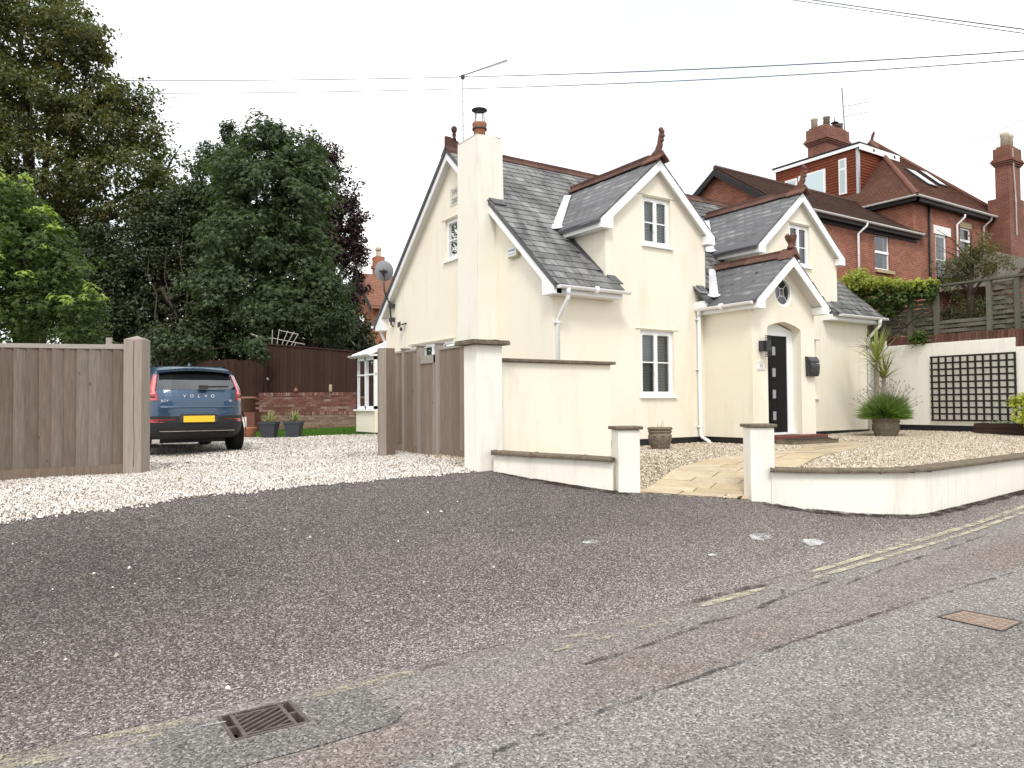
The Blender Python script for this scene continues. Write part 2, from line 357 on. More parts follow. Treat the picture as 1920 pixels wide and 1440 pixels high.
def m_tarmac(c1, c2, c3, agg, pale):
    def f(t, b):
        p = pos(t); big = noise(t, p, .32, 4, .6); mid = noise(t, p, 1.7, 5, .65)
        v = N(t, 'TexVoronoi', Scale=agg); t.links.new(p, v.inputs['Vector']); sv = N(t, 'SeparateColor'); t.links.new(v.outputs['Color'], sv.inputs[0])
        v2 = N(t, 'TexVoronoi', Scale=agg*2.3); t.links.new(p, v2.inputs['Vector']); sv2 = N(t, 'SeparateColor'); t.links.new(v2.outputs['Color'], sv2.inputs[0])
        c = mixc(t, mrange(t, big, .36, .64, 0, 1), c1, c2); c = mixc(t, mrange(t, mid, .42, .7, 0, .5), c, c3)
        sp = mth(t, 'MULTIPLY', sv.outputs[0], sv.outputs[0])
        c = mixc(t, mrange(t, sp, .30, 1, 0, .80), c, pale); c = mixc(t, mrange(t, sv.outputs[1], .0, .5, .9, 0), c, tuple(x*.28 for x in c1))
        c = mixc(t, mrange(t, sv2.outputs[0], .6, 1, 0, .5), c, pale)
        gr = noise(t, p, agg*.9, 2); setc(t, b, c); bump(t, b, mth(t, 'ADD', mth(t, 'MULTIPLY', v.outputs['Distance'], -1.2), gr), .55, .012)
    return f
def m_apron(t, b):
    m_tarmac((.043, .036, .035), (.066, .055, .053), (.094, .080, .075), 92, (.39, .355, .33))(t, b)
    old = b.inputs['Base Color'].links[0].from_socket; g = N(t, 'SeparateXYZ'); t.links.new(N(t, 'NewGeometry').outputs['Position'], g.inputs[0])
    y = mth(t, 'ADD', g.outputs[1], mth(t, 'MULTIPLY', noise(t, pos(t), .9, 4), 1.6))
    worn = mth(t, 'MULTIPLY', mrange(t, y, 5.0, 7.4, 1, 0), mrange(t, g.outputs[0], -.2, 3.0, .35, 1))     # surface worn pale by turning wheels near the road
    c = mixc(t, mth(t, 'MULTIPLY', worn, .8), old, (1.75, 1.70, 1.68), 'MULTIPLY')
    blob = N(t, 'VectorMath', operation='DISTANCE'); t.links.new(N(t, 'NewGeometry').outputs['Position'], blob.inputs[0]); blob.inputs[1].default_value = (.2, 6.6, .3)
    dk = mth(t, 'ADD', blob.outputs['Value'], mth(t, 'MULTIPLY', noise(t, pos(t), 1.2, 4), 1.4)); c = mixc(t, mrange(t, dk, 1.2, 2.6, .55, 0), c, (.55, .54, .55), 'MULTIPLY')   # darker uneven patch at the left
    ye = mth(t, 'ADD', g.outputs[1], mth(t, 'MULTIPLY', noise(t, pos(t), 4, 5, .7), .7)); c = mixc(t, mrange(t, ye, 4.55, 5.1, .8, 0), c, (1.26, 1.28, 1.28), 'MULTIPLY')
    setc(t, b, c)
def m_road(t, b):
    m_tarmac((.165, .153, .144), (.21, .195, .184), (.185, .165, .153), 84, (.54, .51, .485))(t, b)
    old = b.inputs['Base Color'].links[0].from_socket; g = N(t, 'SeparateXYZ'); t.links.new(N(t, 'NewGeometry').outputs['Position'], g.inputs[0])
    yw = mth(t, 'ADD', g.outputs[1], mth(t, 'MULTIPLY', noise(t, pos(t), 1.8, 4), .18)); yw = mth(t, 'ADD', yw, mth(t, 'MULTIPLY', noise(t, pos(t), 9, 3), .06))
    # older pinkish surfacing band near the edge, grey wheel track beyond it
    pk = mth(t, 'MULTIPLY', mth(t, 'MULTIPLY', mrange(t, yw, 3.16, 3.22, 0, 1), mrange(t, yw, 3.60, 4.0, 1, 0)), mrange(t, noise(t, pos(t), 1.1, 4), .3, .6, .35, 1)); c = mixc(t, pk, old, (.88, .79, .76), 'MULTIPLY')
    c = mixc(t, mrange(t, yw, 3.75, 4.25, 0, .55), c, (.80, .74, .71), 'MULTIPLY')
    c = mixc(t, mth(t, 'MULTIPLY', mrange(t, yw, 2.05, 2.25, 0, 1), mrange(t, yw, 2.45, 2.7, 1, 0)), c, (.84, .83, .82), 'MULTIPLY'); setc(t, b, c)
mat('drive_tarmac', (.07, .055, .052), .9, .2, build=m_apron)
mat('road_asphalt', (.15, .14, .13), .9, .2, build=m_road)
mat('patch_asphalt', (.08, .08, .078), .9, .2, build=m_tarmac((.115, .106, .099), (.145, .134, .125), (.125, .113, .105), 84, (.42, .395, .37)))
def m_line(c, thr):
    def f(t, b):
        p = pos(t); out = [n for n in t.nodes if n.type == 'OUTPUT_MATERIAL'][0]
        w = mth(t, 'ADD', mth(t, 'MULTIPLY', noise(t, p, 5, 5, .75), .8), mth(t, 'MULTIPLY', noise(t, p, 90, 3, .8), .7)); k = mrange(t, w, thr, thr+.16, 0, .9)
        setc(t, b, mixc(t, noise(t, p, 30, 3), c, tuple(x*.72 for x in c))); tr = N(t, 'BsdfTransparent'); ms = N(t, 'MixShader')
        t.links.new(k, ms.inputs[0]); t.links.new(tr.outputs[0], ms.inputs[1]); t.links.new(b.outputs[0], ms.inputs[2]); t.links.new(ms.outputs[0], out.inputs[0])
    return f
mat('crack_fill', (.03, .028, .027), .95, .1, build=m_line((.075, .066, .062), .70))
mat('yellow_paint', (.6, .5, .16), .8, .2, build=m_line((.55, .50, .33), .76))
mat('yellow_paint_bold', (.6, .5, .16), .8, .2, build=m_line((.60, .56, .40), .66))
mat('white_spill', (.7, .7, .68), .9, .1, build=m_line((.60, .61, .60), .64))
mat('moss_dirt', (.06, .04, .03), .95, .05, build=m_line((.050, .036, .028), .66))
def m_pebble(stops):
    def f(t, b):
        c = ramp(t, rnd(t), stops); c = mixc(t, mrange(t, noise(t, pos(t), .9, 4, .6), .45, .75, 0, .35), c, (.30, .23, .16)); setc(t, b, c)
    return f
mat('drive_pebble', (.6, .55, .5), .8, .25, build=m_pebble([(0, (.09, .065, .05)), (.18, (.25, .195, .155)), (.36, (.47, .42, .37)), (.65, (.65, .62, .58)), (1, (.84, .82, .79))]))
mat('garden_pebble', (.5, .44, .33), .8, .25, build=m_pebble([(0, (.10, .07, .045)), (.2, (.29, .225, .15)), (.5, (.45, .375, .27)), (.8, (.58, .52, .42)), (1, (.76, .72, .65))]))
mat('gravel_bed', (.4, .34, .28), .95, .1, build=m_tarmac((.40, .34, .29), (.46, .40, .34), (.34, .28, .22), 55, (.80, .76, .71)))
mat('garden_bed', (.4, .33, .23), .95, .1, build=m_tarmac((.37, .30, .20), (.43, .36, .25), (.31, .245, .16), 50, (.76, .70, .60)))
mat('earth', (.07, .05, .035), .95, .1, build=m_stone((.07, .05, .035), (.05, .045, .03), (.10, .075, .05), 3))
mat('lawn_soil', (.06, .10, .02), .95, .1)
mat('compost', (.03, .022, .016), .95, .05)
def m_leaf(cols, trans=.35, dead=None):
    def f(t, b):
        out = [n for n in t.nodes if n.type == 'OUTPUT_MATERIAL'][0]; r = rnd(t); p = pos(t)
        c = ramp(t, r, [(i/(len(cols)-1), cc) for i, cc in enumerate(cols)])
        c = mixc(t, mrange(t, noise(t, p, .55, 3), .35, .65, 0, .45), c, tuple(x*.62 for x in cols[len(cols)//2]))
        setc(t, b, c); tl = N(t, 'BsdfTranslucent'); t.links.new(mixc(t, 1.0, c, (1.5, 1.7, .7), 'MULTIPLY'), tl.inputs['Color'])
        ms = N(t, 'MixShader'); ms.inputs[0].default_value = trans; t.links.new(b.outputs[0], ms.inputs[1]); t.links.new(tl.outputs[0], ms.inputs[2]); t.links.new(ms.outputs[0], out.inputs[0])
    return f
mat('leaf_lime', (.06, .08, .03), .55, .35, build=m_leaf([(.055, .072, .026), (.080, .098, .034), (.105, .118, .042), (.135, .13, .052)]))
mat('leaf_seed', (.25, .19, .07), .7, .2, build=m_leaf([(.17, .135, .045), (.26, .195, .07), (.34, .25, .10)]))
mat('leaf_sycamore', (.05, .09, .035), .55, .22, build=m_leaf([(.040, .064, .030), (.060, .090, .042), (.084, .118, .058), (.115, .15, .08)]))
mat('leaf_maple', (.05, .09, .03), .55, .25, build=m_leaf([(.038, .062, .018), (.055, .088, .024), (.075, .115, .032), (.11, .16, .045)]))
mat('leaf_bright', (.3, .42, .06), .5, .35, build=m_leaf([(.22, .31, .06), (.31, .42, .085), (.42, .54, .13)]))
mat('leaf_ivy', (.03, .05, .02), .5, .4, build=m_leaf([(.020, .030, .012), (.032, .045, .018), (.048, .064, .025), (.07, .078, .034)], .2))
mat('leaf_laurel', (.04, .07, .03), .45, .45, build=m_leaf([(.028, .050, .021), (.040, .068, .027), (.055, .088, .033), (.075, .10, .042)], .25))
mat('leaf_copper', (.03, .014, .016), .5, .4, build=m_leaf([(.020, .010, .012), (.032, .014, .017), (.048, .020, .022), (.06, .03, .028)], .2))
mat('leaf_vine', (.25, .3, .06), .5, .35, build=m_leaf([(.16, .22, .035), (.27, .32, .055), (.38, .40, .08), (.46, .46, .12)], .4))
mat('leaf_vine_dark', (.1, .16, .04), .5, .35, build=m_leaf([(.055, .095, .022), (.085, .13, .03), (.13, .175, .045)], .3))
mat('leaf_scrub', (.1, .1, .04), .6, .3, build=m_leaf([(.055, .065, .025), (.08, .09, .032), (.13, .12, .05), (.19, .15, .07)], .3))
mat('leaf_lavender', (.12, .2, .05), .6, .3, build=m_leaf([(.11, .17, .045), (.16, .245, .062), (.23, .32, .09)], .3))
mat('lavender_spike', (.24, .22, .18), .8, .2)
mat('leaf_cordyline', (.26, .3, .1), .5, .35, build=m_leaf([(.17, .22, .065), (.26, .30, .10), (.38, .37, .16)], .3))
mat('leaf_cordyline_dry', (.42, .36, .2), .7, .2, build=m_leaf([(.33, .27, .14), (.44, .36, .2)], .2))
mat('leaf_yucca', (.25, .28, .12), .5, .35, build=m_leaf([(.09, .13, .06), (.30, .32, .13), (.52, .50, .26)], .2))
mat('leaf_gold', (.5, .5, .1), .5, .35, build=m_leaf([(.26, .32, .04), (.45, .48, .075), (.62, .60, .14)], .35))
mat('leaf_silver', (.3, .33, .25), .7, .2, build=m_leaf([(.22, .25, .18), (.36, .39, .31), (.6, .6, .55)], .2))
mat('grass', (.06, .14, .02), .6, .3, build=m_leaf([(.055, .13, .014), (.085, .185, .022), (.12, .22, .035)], .3))
mat('dry_twig', (.2, .16, .12), .9, .1)
mat('creeper_bark', (.09, .072, .055), .9, .1)
mat('bark', (.07, .055, .042), .95, .1, build=m_stone((.075, .06, .046), (.045, .036, .028), (.11, .095, .075), 6))
mat('palm_bark', (.3, .26, .19), .95, .1, build=m_stone((.30, .255, .185), (.20, .165, .12), (.36, .31, .23), 20))
# car
def m_carpaint(t, b):
    b.inputs['Coat Weight'].default_value = .8; b.inputs['Coat Roughness'].default_value = .04; fl = noise(t, pos(t), 900, 2)
    setc(t, b, mixc(t, mrange(t, fl, .4, .7, 0, 1), (.020, .055, .110), (.032, .076, .142)))
mat('car_paint', (.03, .07, .13), .38, .5, .35, build=m_carpaint)
mat('car_cladding', (.018, .019, .021), .55, .35)
mat('car_gloss_black', (.006, .006, .007), .12, .5)
mat('car_painted_shade', (.004, .004, .005), .5, .1)  # near-black colour standing in for shade on the rear glass
mat('tyre', (.012, .012, .013), .85, .2)
mat('wheel_alloy', (.25, .26, .28), .3, .5, .8)
mat('chrome', (.75, .76, .78), .15, .5, 1)
mat('tail_red', (.42, .012, .018), .18, .5, build=lambda t, b: b.inputs['Coat Weight'].__setattr__('default_value', 1.0))
mat('tail_pale', (.80, .22, .22), .15, .5)
mat('tail_dark', (.10, .004, .006), .2, .5)
mat('plate_yellow', (.82, .52, .03), .45, .3)
mat('alarm_box', (.75, .76, .74), .5, .3)
mat('alarm_side', (.45, .46, .33), .6, .3)
mat('blue_print', (.12, .17, .30), .6, .2)
mat('grey_print', (.13, .13, .13), .7, .2)
mat('plaque', (.78, .78, .75), .6, .2)
mat('date_stone', (.62, .60, .52), .9, .1)
mat('dish_grey', (.30, .31, .33), .45, .4)
mat('lamp_lens', (.5, .5, .48), .3, .4)
mat('mailbox', (.035, .036, .042), .35, .45)
mat('iron', (.13, .105, .092), .65, .35, .4, build=lambda t, b: (setc(t, b, mixc(t, mrange(t, noise(t, pos(t), 18, 4), .4, .7, 0, 1), (.16, .13, .115), (.09, .07, .06)))))
mat('rust_plate', (.3, .19, .13), .8, .2, build=lambda t, b: setc(t, b, mixc(t, mrange(t, noise(t, pos(t), 16, 4), .4, .7, 0, 1), (.30, .225, .18), (.23, .18, .15))))
mat('pit', (.008, .007, .006), .95, .05)
mat('red_step', (.15, .055, .042), .8, .2)
mat('door_mat', (.06, .055, .05), .95, .05)
mat('planter_grey', (.055, .06, .07), .6, .3)
mat('owl', (.45, .38, .28), .85, .1)
mat('chimney_pot_buff', (.52, .46, .36), .85, .15)
mat('chimney_pot_grey', (.22, .20, .17), .85, .15)
mat('stone_lintel', (.42, .34, .22), .9, .1)
mat('timber_grey', (.24, .22, .19), .9, .15, build=m_wood([(0, (.22, .20, .17)), (.5, (.28, .26, .225)), (1, (.18, .165, .145))], (.12, .105, .09), knots=False))
mat('black_fascia', (.02, .018, .017), .6, .3)
mat('skylight', (.5, .52, .55), .2, .5)
mat('screen_blind', (.62, .74, .78), .5, .3)
mat('cons_roof', (.82, .83, .83), .3, .4)
# ================================================================== ground
def inside(poly, X, Y):
    X = np.asarray(X, float); Y = np.asarray(Y, float); r = np.zeros(X.shape, bool); n = len(poly)
    for i in range(n):
        x1, y1 = poly[i]; x2, y2 = poly[(i+1) % n]
        c = ((y1 > Y) != (y2 > Y)) & (X < (x2-x1)*(Y-y1)/(y2-y1+1e-12)+x1); r ^= c
    return r
GARDEN = [(5.22, 8.60), (5.30, 8.36), (5.58, 7.88), (5.98, 7.36), (6.22, 7.10), (6.40, 6.93), (7.72, 6.10), (7.86, 5.72), (8.10, 5.42), (8.52, 5.08), (9.16, 4.80), (12.2, 4.88), (18.6, 4.95),
          (18.6, 10.6), (5.3, 10.6)]
GX = [-3, 0, .93, 1.92, 3.23, 4.87, 5.3, 9]; GY = [7.95, 8.14, 8.25, 8.37, 8.50, 8.50, 8.50, 8.50]
def edge_y(X): return np.interp(X, GX, GY)+.035*np.sin(np.asarray(X)*5.1)+.02*np.sin(np.asarray(X)*13.7+1)
def sheet(name, xs, ys, zf, mat, keep=None, dz=0, **kw):
    X, Y = np.meshgrid(xs, ys); Z = zf(X, Y)+dz; V = np.stack([X, Y, Z], -1).reshape(-1, 3); nx, ny = len(xs), len(ys)
    i = np.arange(nx*ny).reshape(ny, nx); F = np.stack([i[:-1, :-1], i[:-1, 1:], i[1:, 1:], i[1:, :-1]], -1).reshape(-1, 4)
    if keep is not None:
        c = V[F].mean(1); F = F[keep(c[:, 0], c[:, 1])]
    return np_mesh(name, V, F, mat, smooth=True, kind='structure', **kw)
ar = np.arange
MB().quad((-400, -400, -.8), (400, -400, -.8), (400, 400, -.8), (-400, 400, -.8)).build('ground', 'earth', kind='structure')
xs = np.concatenate([ar(-40, -3, 1.), ar(-3, 13, .125), ar(13, 46, 1.)])
HOLE = (.88, 1.255, 3.755, 4.09)            # gully opening in the road
road = sheet('road', np.concatenate([ar(-40, -3, 1.), ar(-3, .8, .25), [.88, 1.06, 1.255], ar(1.4, 13, .25), ar(13, 46, 1.)]), np.concatenate([ar(-9, 3.6, .5), [3.755, 4.09, 4.21]]), lambda X, Y: zroad(X), 'road_asphalt',
             keep=lambda x, y: ~((x > .88) & (x < 1.255) & (y > 3.755) & (y < 4.09)))
tarmac = sheet('driveway_apron', np.concatenate([ar(-30, -4, 1.), ar(-4, 12.5, .08), ar(12.5, 46, 1.)]), np.concatenate([[4.205], ar(4.28, 9.0, .08)]), G, 'drive_tarmac',
               keep=lambda x, y: ~inside(GARDEN, x, y) & (y < edge_y(x)+.2) & ((x < 8.8) | (y < 5.0)), dz=.002)
drive = sheet('gravel_drive', ar(-9, 18.6, .25), np.concatenate([ar(7.7, 9, .06), ar(9, 26, .5)]), G, 'gravel_bed', keep=lambda x, y: (y > edge_y(x)) & ((x < 5.4) | (y > 8.55)) & ((x < 7.9) | (y > 17.3)), dz=.006)
PL = [(6.46, 6.92), (7.10, 7.18), (7.62, 7.42), (8.10, 7.44), (9.15, 7.50), (10.2, 7.60), (11.3, 7.95), (12.0, 8.35)]
PR = [(7.70, 6.16), (8.20, 6.40), (8.95, 6.52), (9.45, 6.55), (10.5, 6.85), (12.0, 7.35), (13.2, 7.85), (13.9, 8.3)]
PATH = PL+[(12.0, 9.2), (13.9, 9.2)]+PR[::-1]
def Gp(X, Y):                                            # path surface: ramps up from the tarmac, then level
    X = np.asarray(X, float); Y = np.asarray(Y, float); d = (X-7.08)*.52+(Y-6.54)*.85
    cr = np.clip(((X-6.46)*1.24-(Y-6.92)*.76)/2.115, 0, 1); r = sstep(-.15, 1.75, d); return (.478-.118*cr)*(1-r)+.79*r
def edge_dist(poly, n, X, Y):
    d = np.full(X.shape, 9.)
    for (x1, y1), (x2, y2) in zip(poly[:n-1], poly[1:n]):
        t_ = np.clip(((X-x1)*(x2-x1)+(Y-y1)*(y2-y1))/((x2-x1)**2+(y2-y1)**2+1e-9), 0, 1); d = np.minimum(d, np.hypot(X-x1-t_*(x2-x1), Y-y1-t_*(y2-y1)))
    return d
garden = sheet('garden_gravel_bed', ar(5.2, 18.6, .1), ar(4.7, 10.6, .1), lambda X, Y: np.where(inside(PATH, X, Y), np.minimum(Gg(X, Y), Gp(X, Y))-.06, Gg(X, Y)), 'garden_bed', keep=lambda x, y: inside(GARDEN, x, y) & ((edge_dist(GARDEN, 13, x, y) > .11) | ((x > 6.5) & (x < 7.6))))
terrace = MB().box(18.62, 70, -6, 70, -.7, 3.05).build('upper_terrace', 'earth', kind='structure')
backland = MB().quad((-40, 24.4, .5), (18.6, 24.4, .5), (18.6, 90, .8), (-40, 90, .8)).quad((-40, 9, .3), (-9, 9, .3), (-9, 24.4, .5), (-40, 24.4, .5)).build('back_garden_ground', 'earth', kind='structure')
# road markings and wear (thin sheets on the road)
def strip(name, pts, w, mat, parent, dz, wig=.0, step=.12):
    P = [Vector((x, y, 0)) for x, y in pts]; L = []; 
    for a, b in zip(P[:-1], P[1:]):
        n = max(1, int((b-a).length/step)); L += [a.lerp(b, i/n) for i in range(n)]
    L.append(P[-1]); m = MB(); prev = None
    for i, p in enumerate(L):
        d = (L[min(i+1, len(L)-1)]-L[max(i-1, 0)]).normalized(); s = Vector((-d.y, d.x, 0)); ww = w*(1+random.uniform(-wig, wig)); q = p+s*random.uniform(-wig, wig)*w*.5
        if wig and (i == 0 or i == len(L)-1): ww *= .25
        a, b = q+s*ww/2, q-s*ww/2; a.z = float(G(a.x, a.y))+dz; b.z = float(G(b.x, b.y))+dz
        if prev: m.quad(prev[1], b, a, prev[0])
        prev = (a, b)
    return m.build(name, mat, parent)
def blotch(name, cx, cy, rx, ry, mat, parent, dz, n=22, rot=0, z=G):
    pts = []
    for i in range(n):
        th = 2*math.pi*i/n; k = random.uniform(.72, 1.1); x, y = rx*k*math.cos(th), ry*k*math.sin(th); c, s = math.cos(rot), math.sin(rot)
        X, Y = cx+x*c-y*s, cy+x*s+y*c; pts.append(Vector((X, Y, float(z(X, Y))+dz)))
    m = MB(); c = Vector((cx, cy, float(z(cx, cy))+dz))
    for i in range(n): m.tri(c, pts[i], pts[(i+1) % n])
    return m.build(name, mat, parent)
strip('asphalt_patch', [(.42, 3.60), (.7, 3.59), (.9, 3.60), (1.3, 3.61), (1.72, 3.64)], .29, 'patch_asphalt', road, .004, .06)
strip('asphalt_patch', [(1.46, 3.70), (1.46, 4.06)], .40, 'patch_asphalt', road, .0035, .0)
strip('asphalt_patch', [(.71, 3.70), (.71, 4.06)], .33, 'patch_asphalt', road, .0035, .0)
strip('yellow_line', [(5.95, 4.12), (7, 4.15), (8.03, 4.17), (9.28, 4.22), (10.7, 4.33), (14, 4.4), (24, 4.5)], .075, 'yellow_paint_bold', road, .009, .10)
strip('yellow_line', [(5.7, 3.98), (7, 4.0), (8.0, 4.02), (8.96, 4.06), (10.3, 4.17), (14, 4.25), (24, 4.35)], .065, 'yellow_paint_bold', road, .009, .14)
strip('yellow_line', [(4.42, 4.03), (4.8, 4.05), (5.2, 4.05)], .09, 'yellow_paint_bold', road, .009, .2)
strip('yellow_line', [(2.9, 3.90), (3.4, 3.90), (4.3, 3.93)], .055, 'yellow_paint', road, .009, .3)
strip('yellow_line', [(3.0, 4.05), (3.7, 4.06), (4.2, 4.05)], .07, 'yellow_paint', road, .009, .3)
strip('yellow_line', [(1.35, 4.06), (1.75, 4.07), (2.2, 4.05)], .085, 'yellow_paint', road, .009, .3)
strip('yellow_line', [(-3, 4.2), (-.5, 4.17), (.1, 4.16), (.86, 4.10)], .085, 'yellow_paint', road, .009, .25)
strip('yellow_line', [(-3, 4.07), (-.5, 4.05), (.1, 4.04), (.70, 4.00)], .075, 'yellow_paint', road, .009, .3)
strip('white_mark', [(.76, 4.0), (.9, 3.985)], .035, 'white_spill', road, .011, .1)
strip('crack', [(2.9, 3.60), (3.5, 3.63), (4.1, 3.72), (4.5, 3.70), (5.1, 3.80), (5.9, 3.86)], .04, 'crack_fill', road, .006, .5)
strip('crack', [(5.8, 3.7), (6.6, 3.78), (7.6, 3.8), (8.6, 3.86)], .035, 'crack_fill', road, .006, .5)
strip('crack', [(4.3, 4.13), (4.7, 4.16), (5.2, 4.14), (5.4, 4.10)], .06, 'crack_fill', road, .006, .5)
strip('crack', [(2.0, 4.1), (2.4, 4.12)], .05, 'crack_fill', road, .006, .5)
strip('crack', [(5.25, 4.06), (5.3, 3.95), (5.2, 3.85), (5.0, 3.78)], .025, 'crack_fill', road, .0065, .5)
strip('surface_joint', [(1.5, 2.92), (2.84, 3.03), (4.35, 3.10), (5.63, 3.09), (7.2, 3.0)], .03, 'crack_fill', road, .0055, .6)
for cx, cy, rx, ry in ((6.52, 5.11, .17, .10), (5.91, 5.02, .06, .04), (5.6, 4.96, .05, .03), (4.75, 5.75, .10, .05), (6.9, 4.75, .14, .10)):
    blotch('cement_splash', cx, cy, rx, ry, 'white_spill', tarmac, .008)
# loose grit and a few pale stones kicked onto the tarmac
def pebbles(name, P, r, mat, flat=.95, **kw):
    """P (n,3) centres; low polyhedra with random squash and spin"""
    n = len(P); base = np.array([(1, 0, -.5), (.1, 1, -.4), (-1, .1, -.5), (0, -1, -.4), (.1, 0, 1)], float)
    F0 = np.array([(0, 1, 4), (1, 2, 4), (2, 3, 4), (3, 0, 4)])
    th = RNG.uniform(0, 2*np.pi, n); c, s = np.cos(th), np.sin(th)
    V = base[None]*np.stack([r*RNG.uniform(.8, 1.5, n), r*RNG.uniform(.65, 1.1, n), r*flat*RNG.uniform(.6, 1.2, n)], -1)[:, None, :]
    V = V*RNG.uniform(.7, 1.25, (n, 5, 1)); tl = RNG.uniform(-.5, .5, (n, 1))
    x, y, z = V[..., 0], V[..., 1], V[..., 2]; z = z+x*tl
    V = np.stack([x*c[:, None]-y*s[:, None], x*s[:, None]+y*c[:, None], z], -1)+P[:, None, :]
    F = (F0[None]+5*np.arange(n)[:, None, None]).reshape(-1, 3)
    return np_mesh(name, V.reshape(-1, 3), F, mat, rnd=np.repeat(RNG.random(n), 4), kind='stuff', **kw)
x = RNG.uniform(-2, 11, 3000); y = 4.0+RNG.random(3000)*4.4; k = ~inside(GARDEN, x, y) & (y < edge_y(x)); x, y = x[k], y[k]
pebbles('loose_grit', np.stack([x, y, G(x, y)+.004], -1), RNG.uniform(.0025, .006, len(x)), 'garden_pebble', label='tiny loose stones scattered over the dark tarmac apron', category='grit')
x = RNG.uniform(-.5, 5, 46); y = RNG.uniform(4.4, 8.3, 46)
pebbles('stray_pebbles', np.stack([x, y, G(x, y)+.008], -1), RNG.uniform(.008, .017, 46), 'drive_pebble', label='stray white pebbles lying on the dark tarmac apron', category='pebbles')
# drive gravel
LAWN = [(4.3, 21.0), (5.1, 19.7), (5.5, 19.35), (6.1, 18.75), (6.9, 17.75), (7.5, 17.3), (7.5, 18.0), (9.4, 21.6), (5.6, 24.0)]
def scatter_drive(n, x0, x1, y0, y1):
    x = RNG.uniform(x0, x1, n); y = RNG.uniform(y0, y1, n); k = (y > edge_y(x)-.02-.10*RNG.random(n)**3) & ((x < 5.3) | (y > 8.9)) & ~inside(LAWN, x, y); return x[k], y[k]
a1 = scatter_drive(125000, -2.2, 5.6, 7.9, 11.5); a2 = scatter_drive(80000, -1.5, 7.7, 11.5, 19.6)
x = np.concatenate([a1[0], a2[0]]); y = np.concatenate([a1[1], a2[1]])
r = np.concatenate([RNG.uniform(.008, .0155, len(a1[0])), RNG.uniform(.010, .019, len(a2[0]))])
hump = .025*np.sin(x*2.1+y*.7)*np.sin(y*1.3-x*.4)+.02*RNG.random(len(x))
pebbles('drive_gravel', np.stack([x, y, G(x, y)+.012+hump*np.clip((y-edge_y(x))*3, 0, 1)], -1), r, 'drive_pebble', label='loose white and buff gravel spread over the drive', category='gravel')
# garden gravel (not where the path lies)
x = RNG.uniform(5.3, 18.4, 135000); y = RNG.uniform(4.8, 10.45, 135000); k = inside(GARDEN, x, y) & ~inside(PATH, x, y) & ((edge_dist(GARDEN, 13, x, y) > .25) | ((x > 6.5) & (x < 7.7) & (y > 6.3))) & ~((x > 11.6) & (x < 13.7) & (y > 9.2)); x, y = x[k], y[k]
pebbles('garden_gravel', np.stack([x, y, Gg(x, y)+.010+.015*RNG.random(len(x))], -1), RNG.uniform(.009, .0185, len(x)), 'garden_pebble', label='buff pea gravel filling the front garden beds', category='gravel')
# garden path of sandstone slabs, laid in bands across the path
path = thing('garden_path', 'buff sandstone slab path from the gate piers to the porch', 'path', (9.5, 7.2, .6)); path['kind'] = 'structure'
def lerp_line(L, t):
    t = t*(len(L)-1); i = min(int(t), len(L)-2); f = t-i; return (L[i][0]*(1-f)+L[i+1][0]*f, L[i][1]*(1-f)+L[i+1][1]*f)
def slab(q, z0=.02, th=.06):
    c = Vector((sum(p[0] for p in q)/4, sum(p[1] for p in q)/4, 0)); P = []
    for p in q:
        v = Vector((p[0], p[1], 0)); v = c+(v-c)*(1-.012/max(.1, (v-c).length)); v.z = float(Gp(v.x, v.y))+z0+random.uniform(-.004, .004); P.append(v)
    return MB().prism([p-Vector((0, 0, th)) for p in P], (0, 0, th)).build('paving_slab', 'sandstone_slab', path, bevel=.006)
bands = [0, .055, .10, .165, .21, .27, .33, .39, .46, .53, .61, .69, .78, .87, 1.0]
for i, (t0, t1) in enumerate(zip(bands[:-1], bands[1:])):
    a0, b0, a1, b1 = lerp_line(PL, t0), lerp_line(PR, t0), lerp_line(PL, t1), lerp_line(PR, t1)
    cuts = [0, random.uniform(.40, .62), 1] if i % 3 else [0, random.uniform(.28, .4), random.uniform(.62, .75), 1]
    for c0, c1 in zip(cuts[:-1], cuts[1:]):
        def mid(a, b, c): return (a[0]*(1-c)+b[0]*c, a[1]*(1-c)+b[1]*c)
        slab([mid(a0, b0, c0), mid(a0, b0, c1), mid(a1, b1, c1), mid(a1, b1, c0)])
for x0, x1 in ((11.95, 12.6), (12.61, 13.25), (13.26, 13.9)): slab([(x0, 8.34), (x1, 8.34), (x1, 9.0), (x0, 9.0)], .02)
bed = MB(); 
for i in range(28):
    t0, t1 = i/28, (i+1)/28; q = [lerp_line(PL, t0), lerp_line(PR, t0), lerp_line(PR, t1), lerp_line(PL, t1)]
    bed.quad(*[(p[0], p[1], float(Gp(*p))-.008) for p in q])
bed.build('joint_bed', 'earth', path)
# lawn strip by the back wall
lawn = sheet('lawn', ar(4.2, 9.5, .12), ar(17.2, 24.1, .12), G, 'lawn_soil', keep=lambda x, y: inside(LAWN, x, y), dz=.025)
n = 16000; x = RNG.uniform(4.3, 9.4, n); y = RNG.uniform(17.3, 24, n); k = inside(LAWN, x, y); x, y = x[k], y[k]; n = len(x)
h = RNG.uniform(.03, .07, n); th = RNG.uniform(0, 6.28, n); dx, dy = np.cos(th)*.012, np.sin(th)*.012; ln = RNG.uniform(-.03, .03, (n, 2))
zl = G(x, y)+.02; V = np.stack([np.stack([x-dx, y-dy, zl], -1), np.stack([x+dx, y+dy, zl], -1), np.stack([x+ln[:, 0], y+ln[:, 1], zl+h], -1)], 1).reshape(-1, 3)
np_mesh('lawn_grass', V, np.arange(3*n).reshape(n, 3), 'grass', rnd=RNG.random(n), kind='stuff', label='short green grass of the small lawn by the brick wall', category='grass')
MB().tube([(p[0]-.05, p[1]-.05, float(G(*p))+.01) for p in LAWN[1:6]], .03, 6).build('lawn_edging', 'coping_stone', lawn)

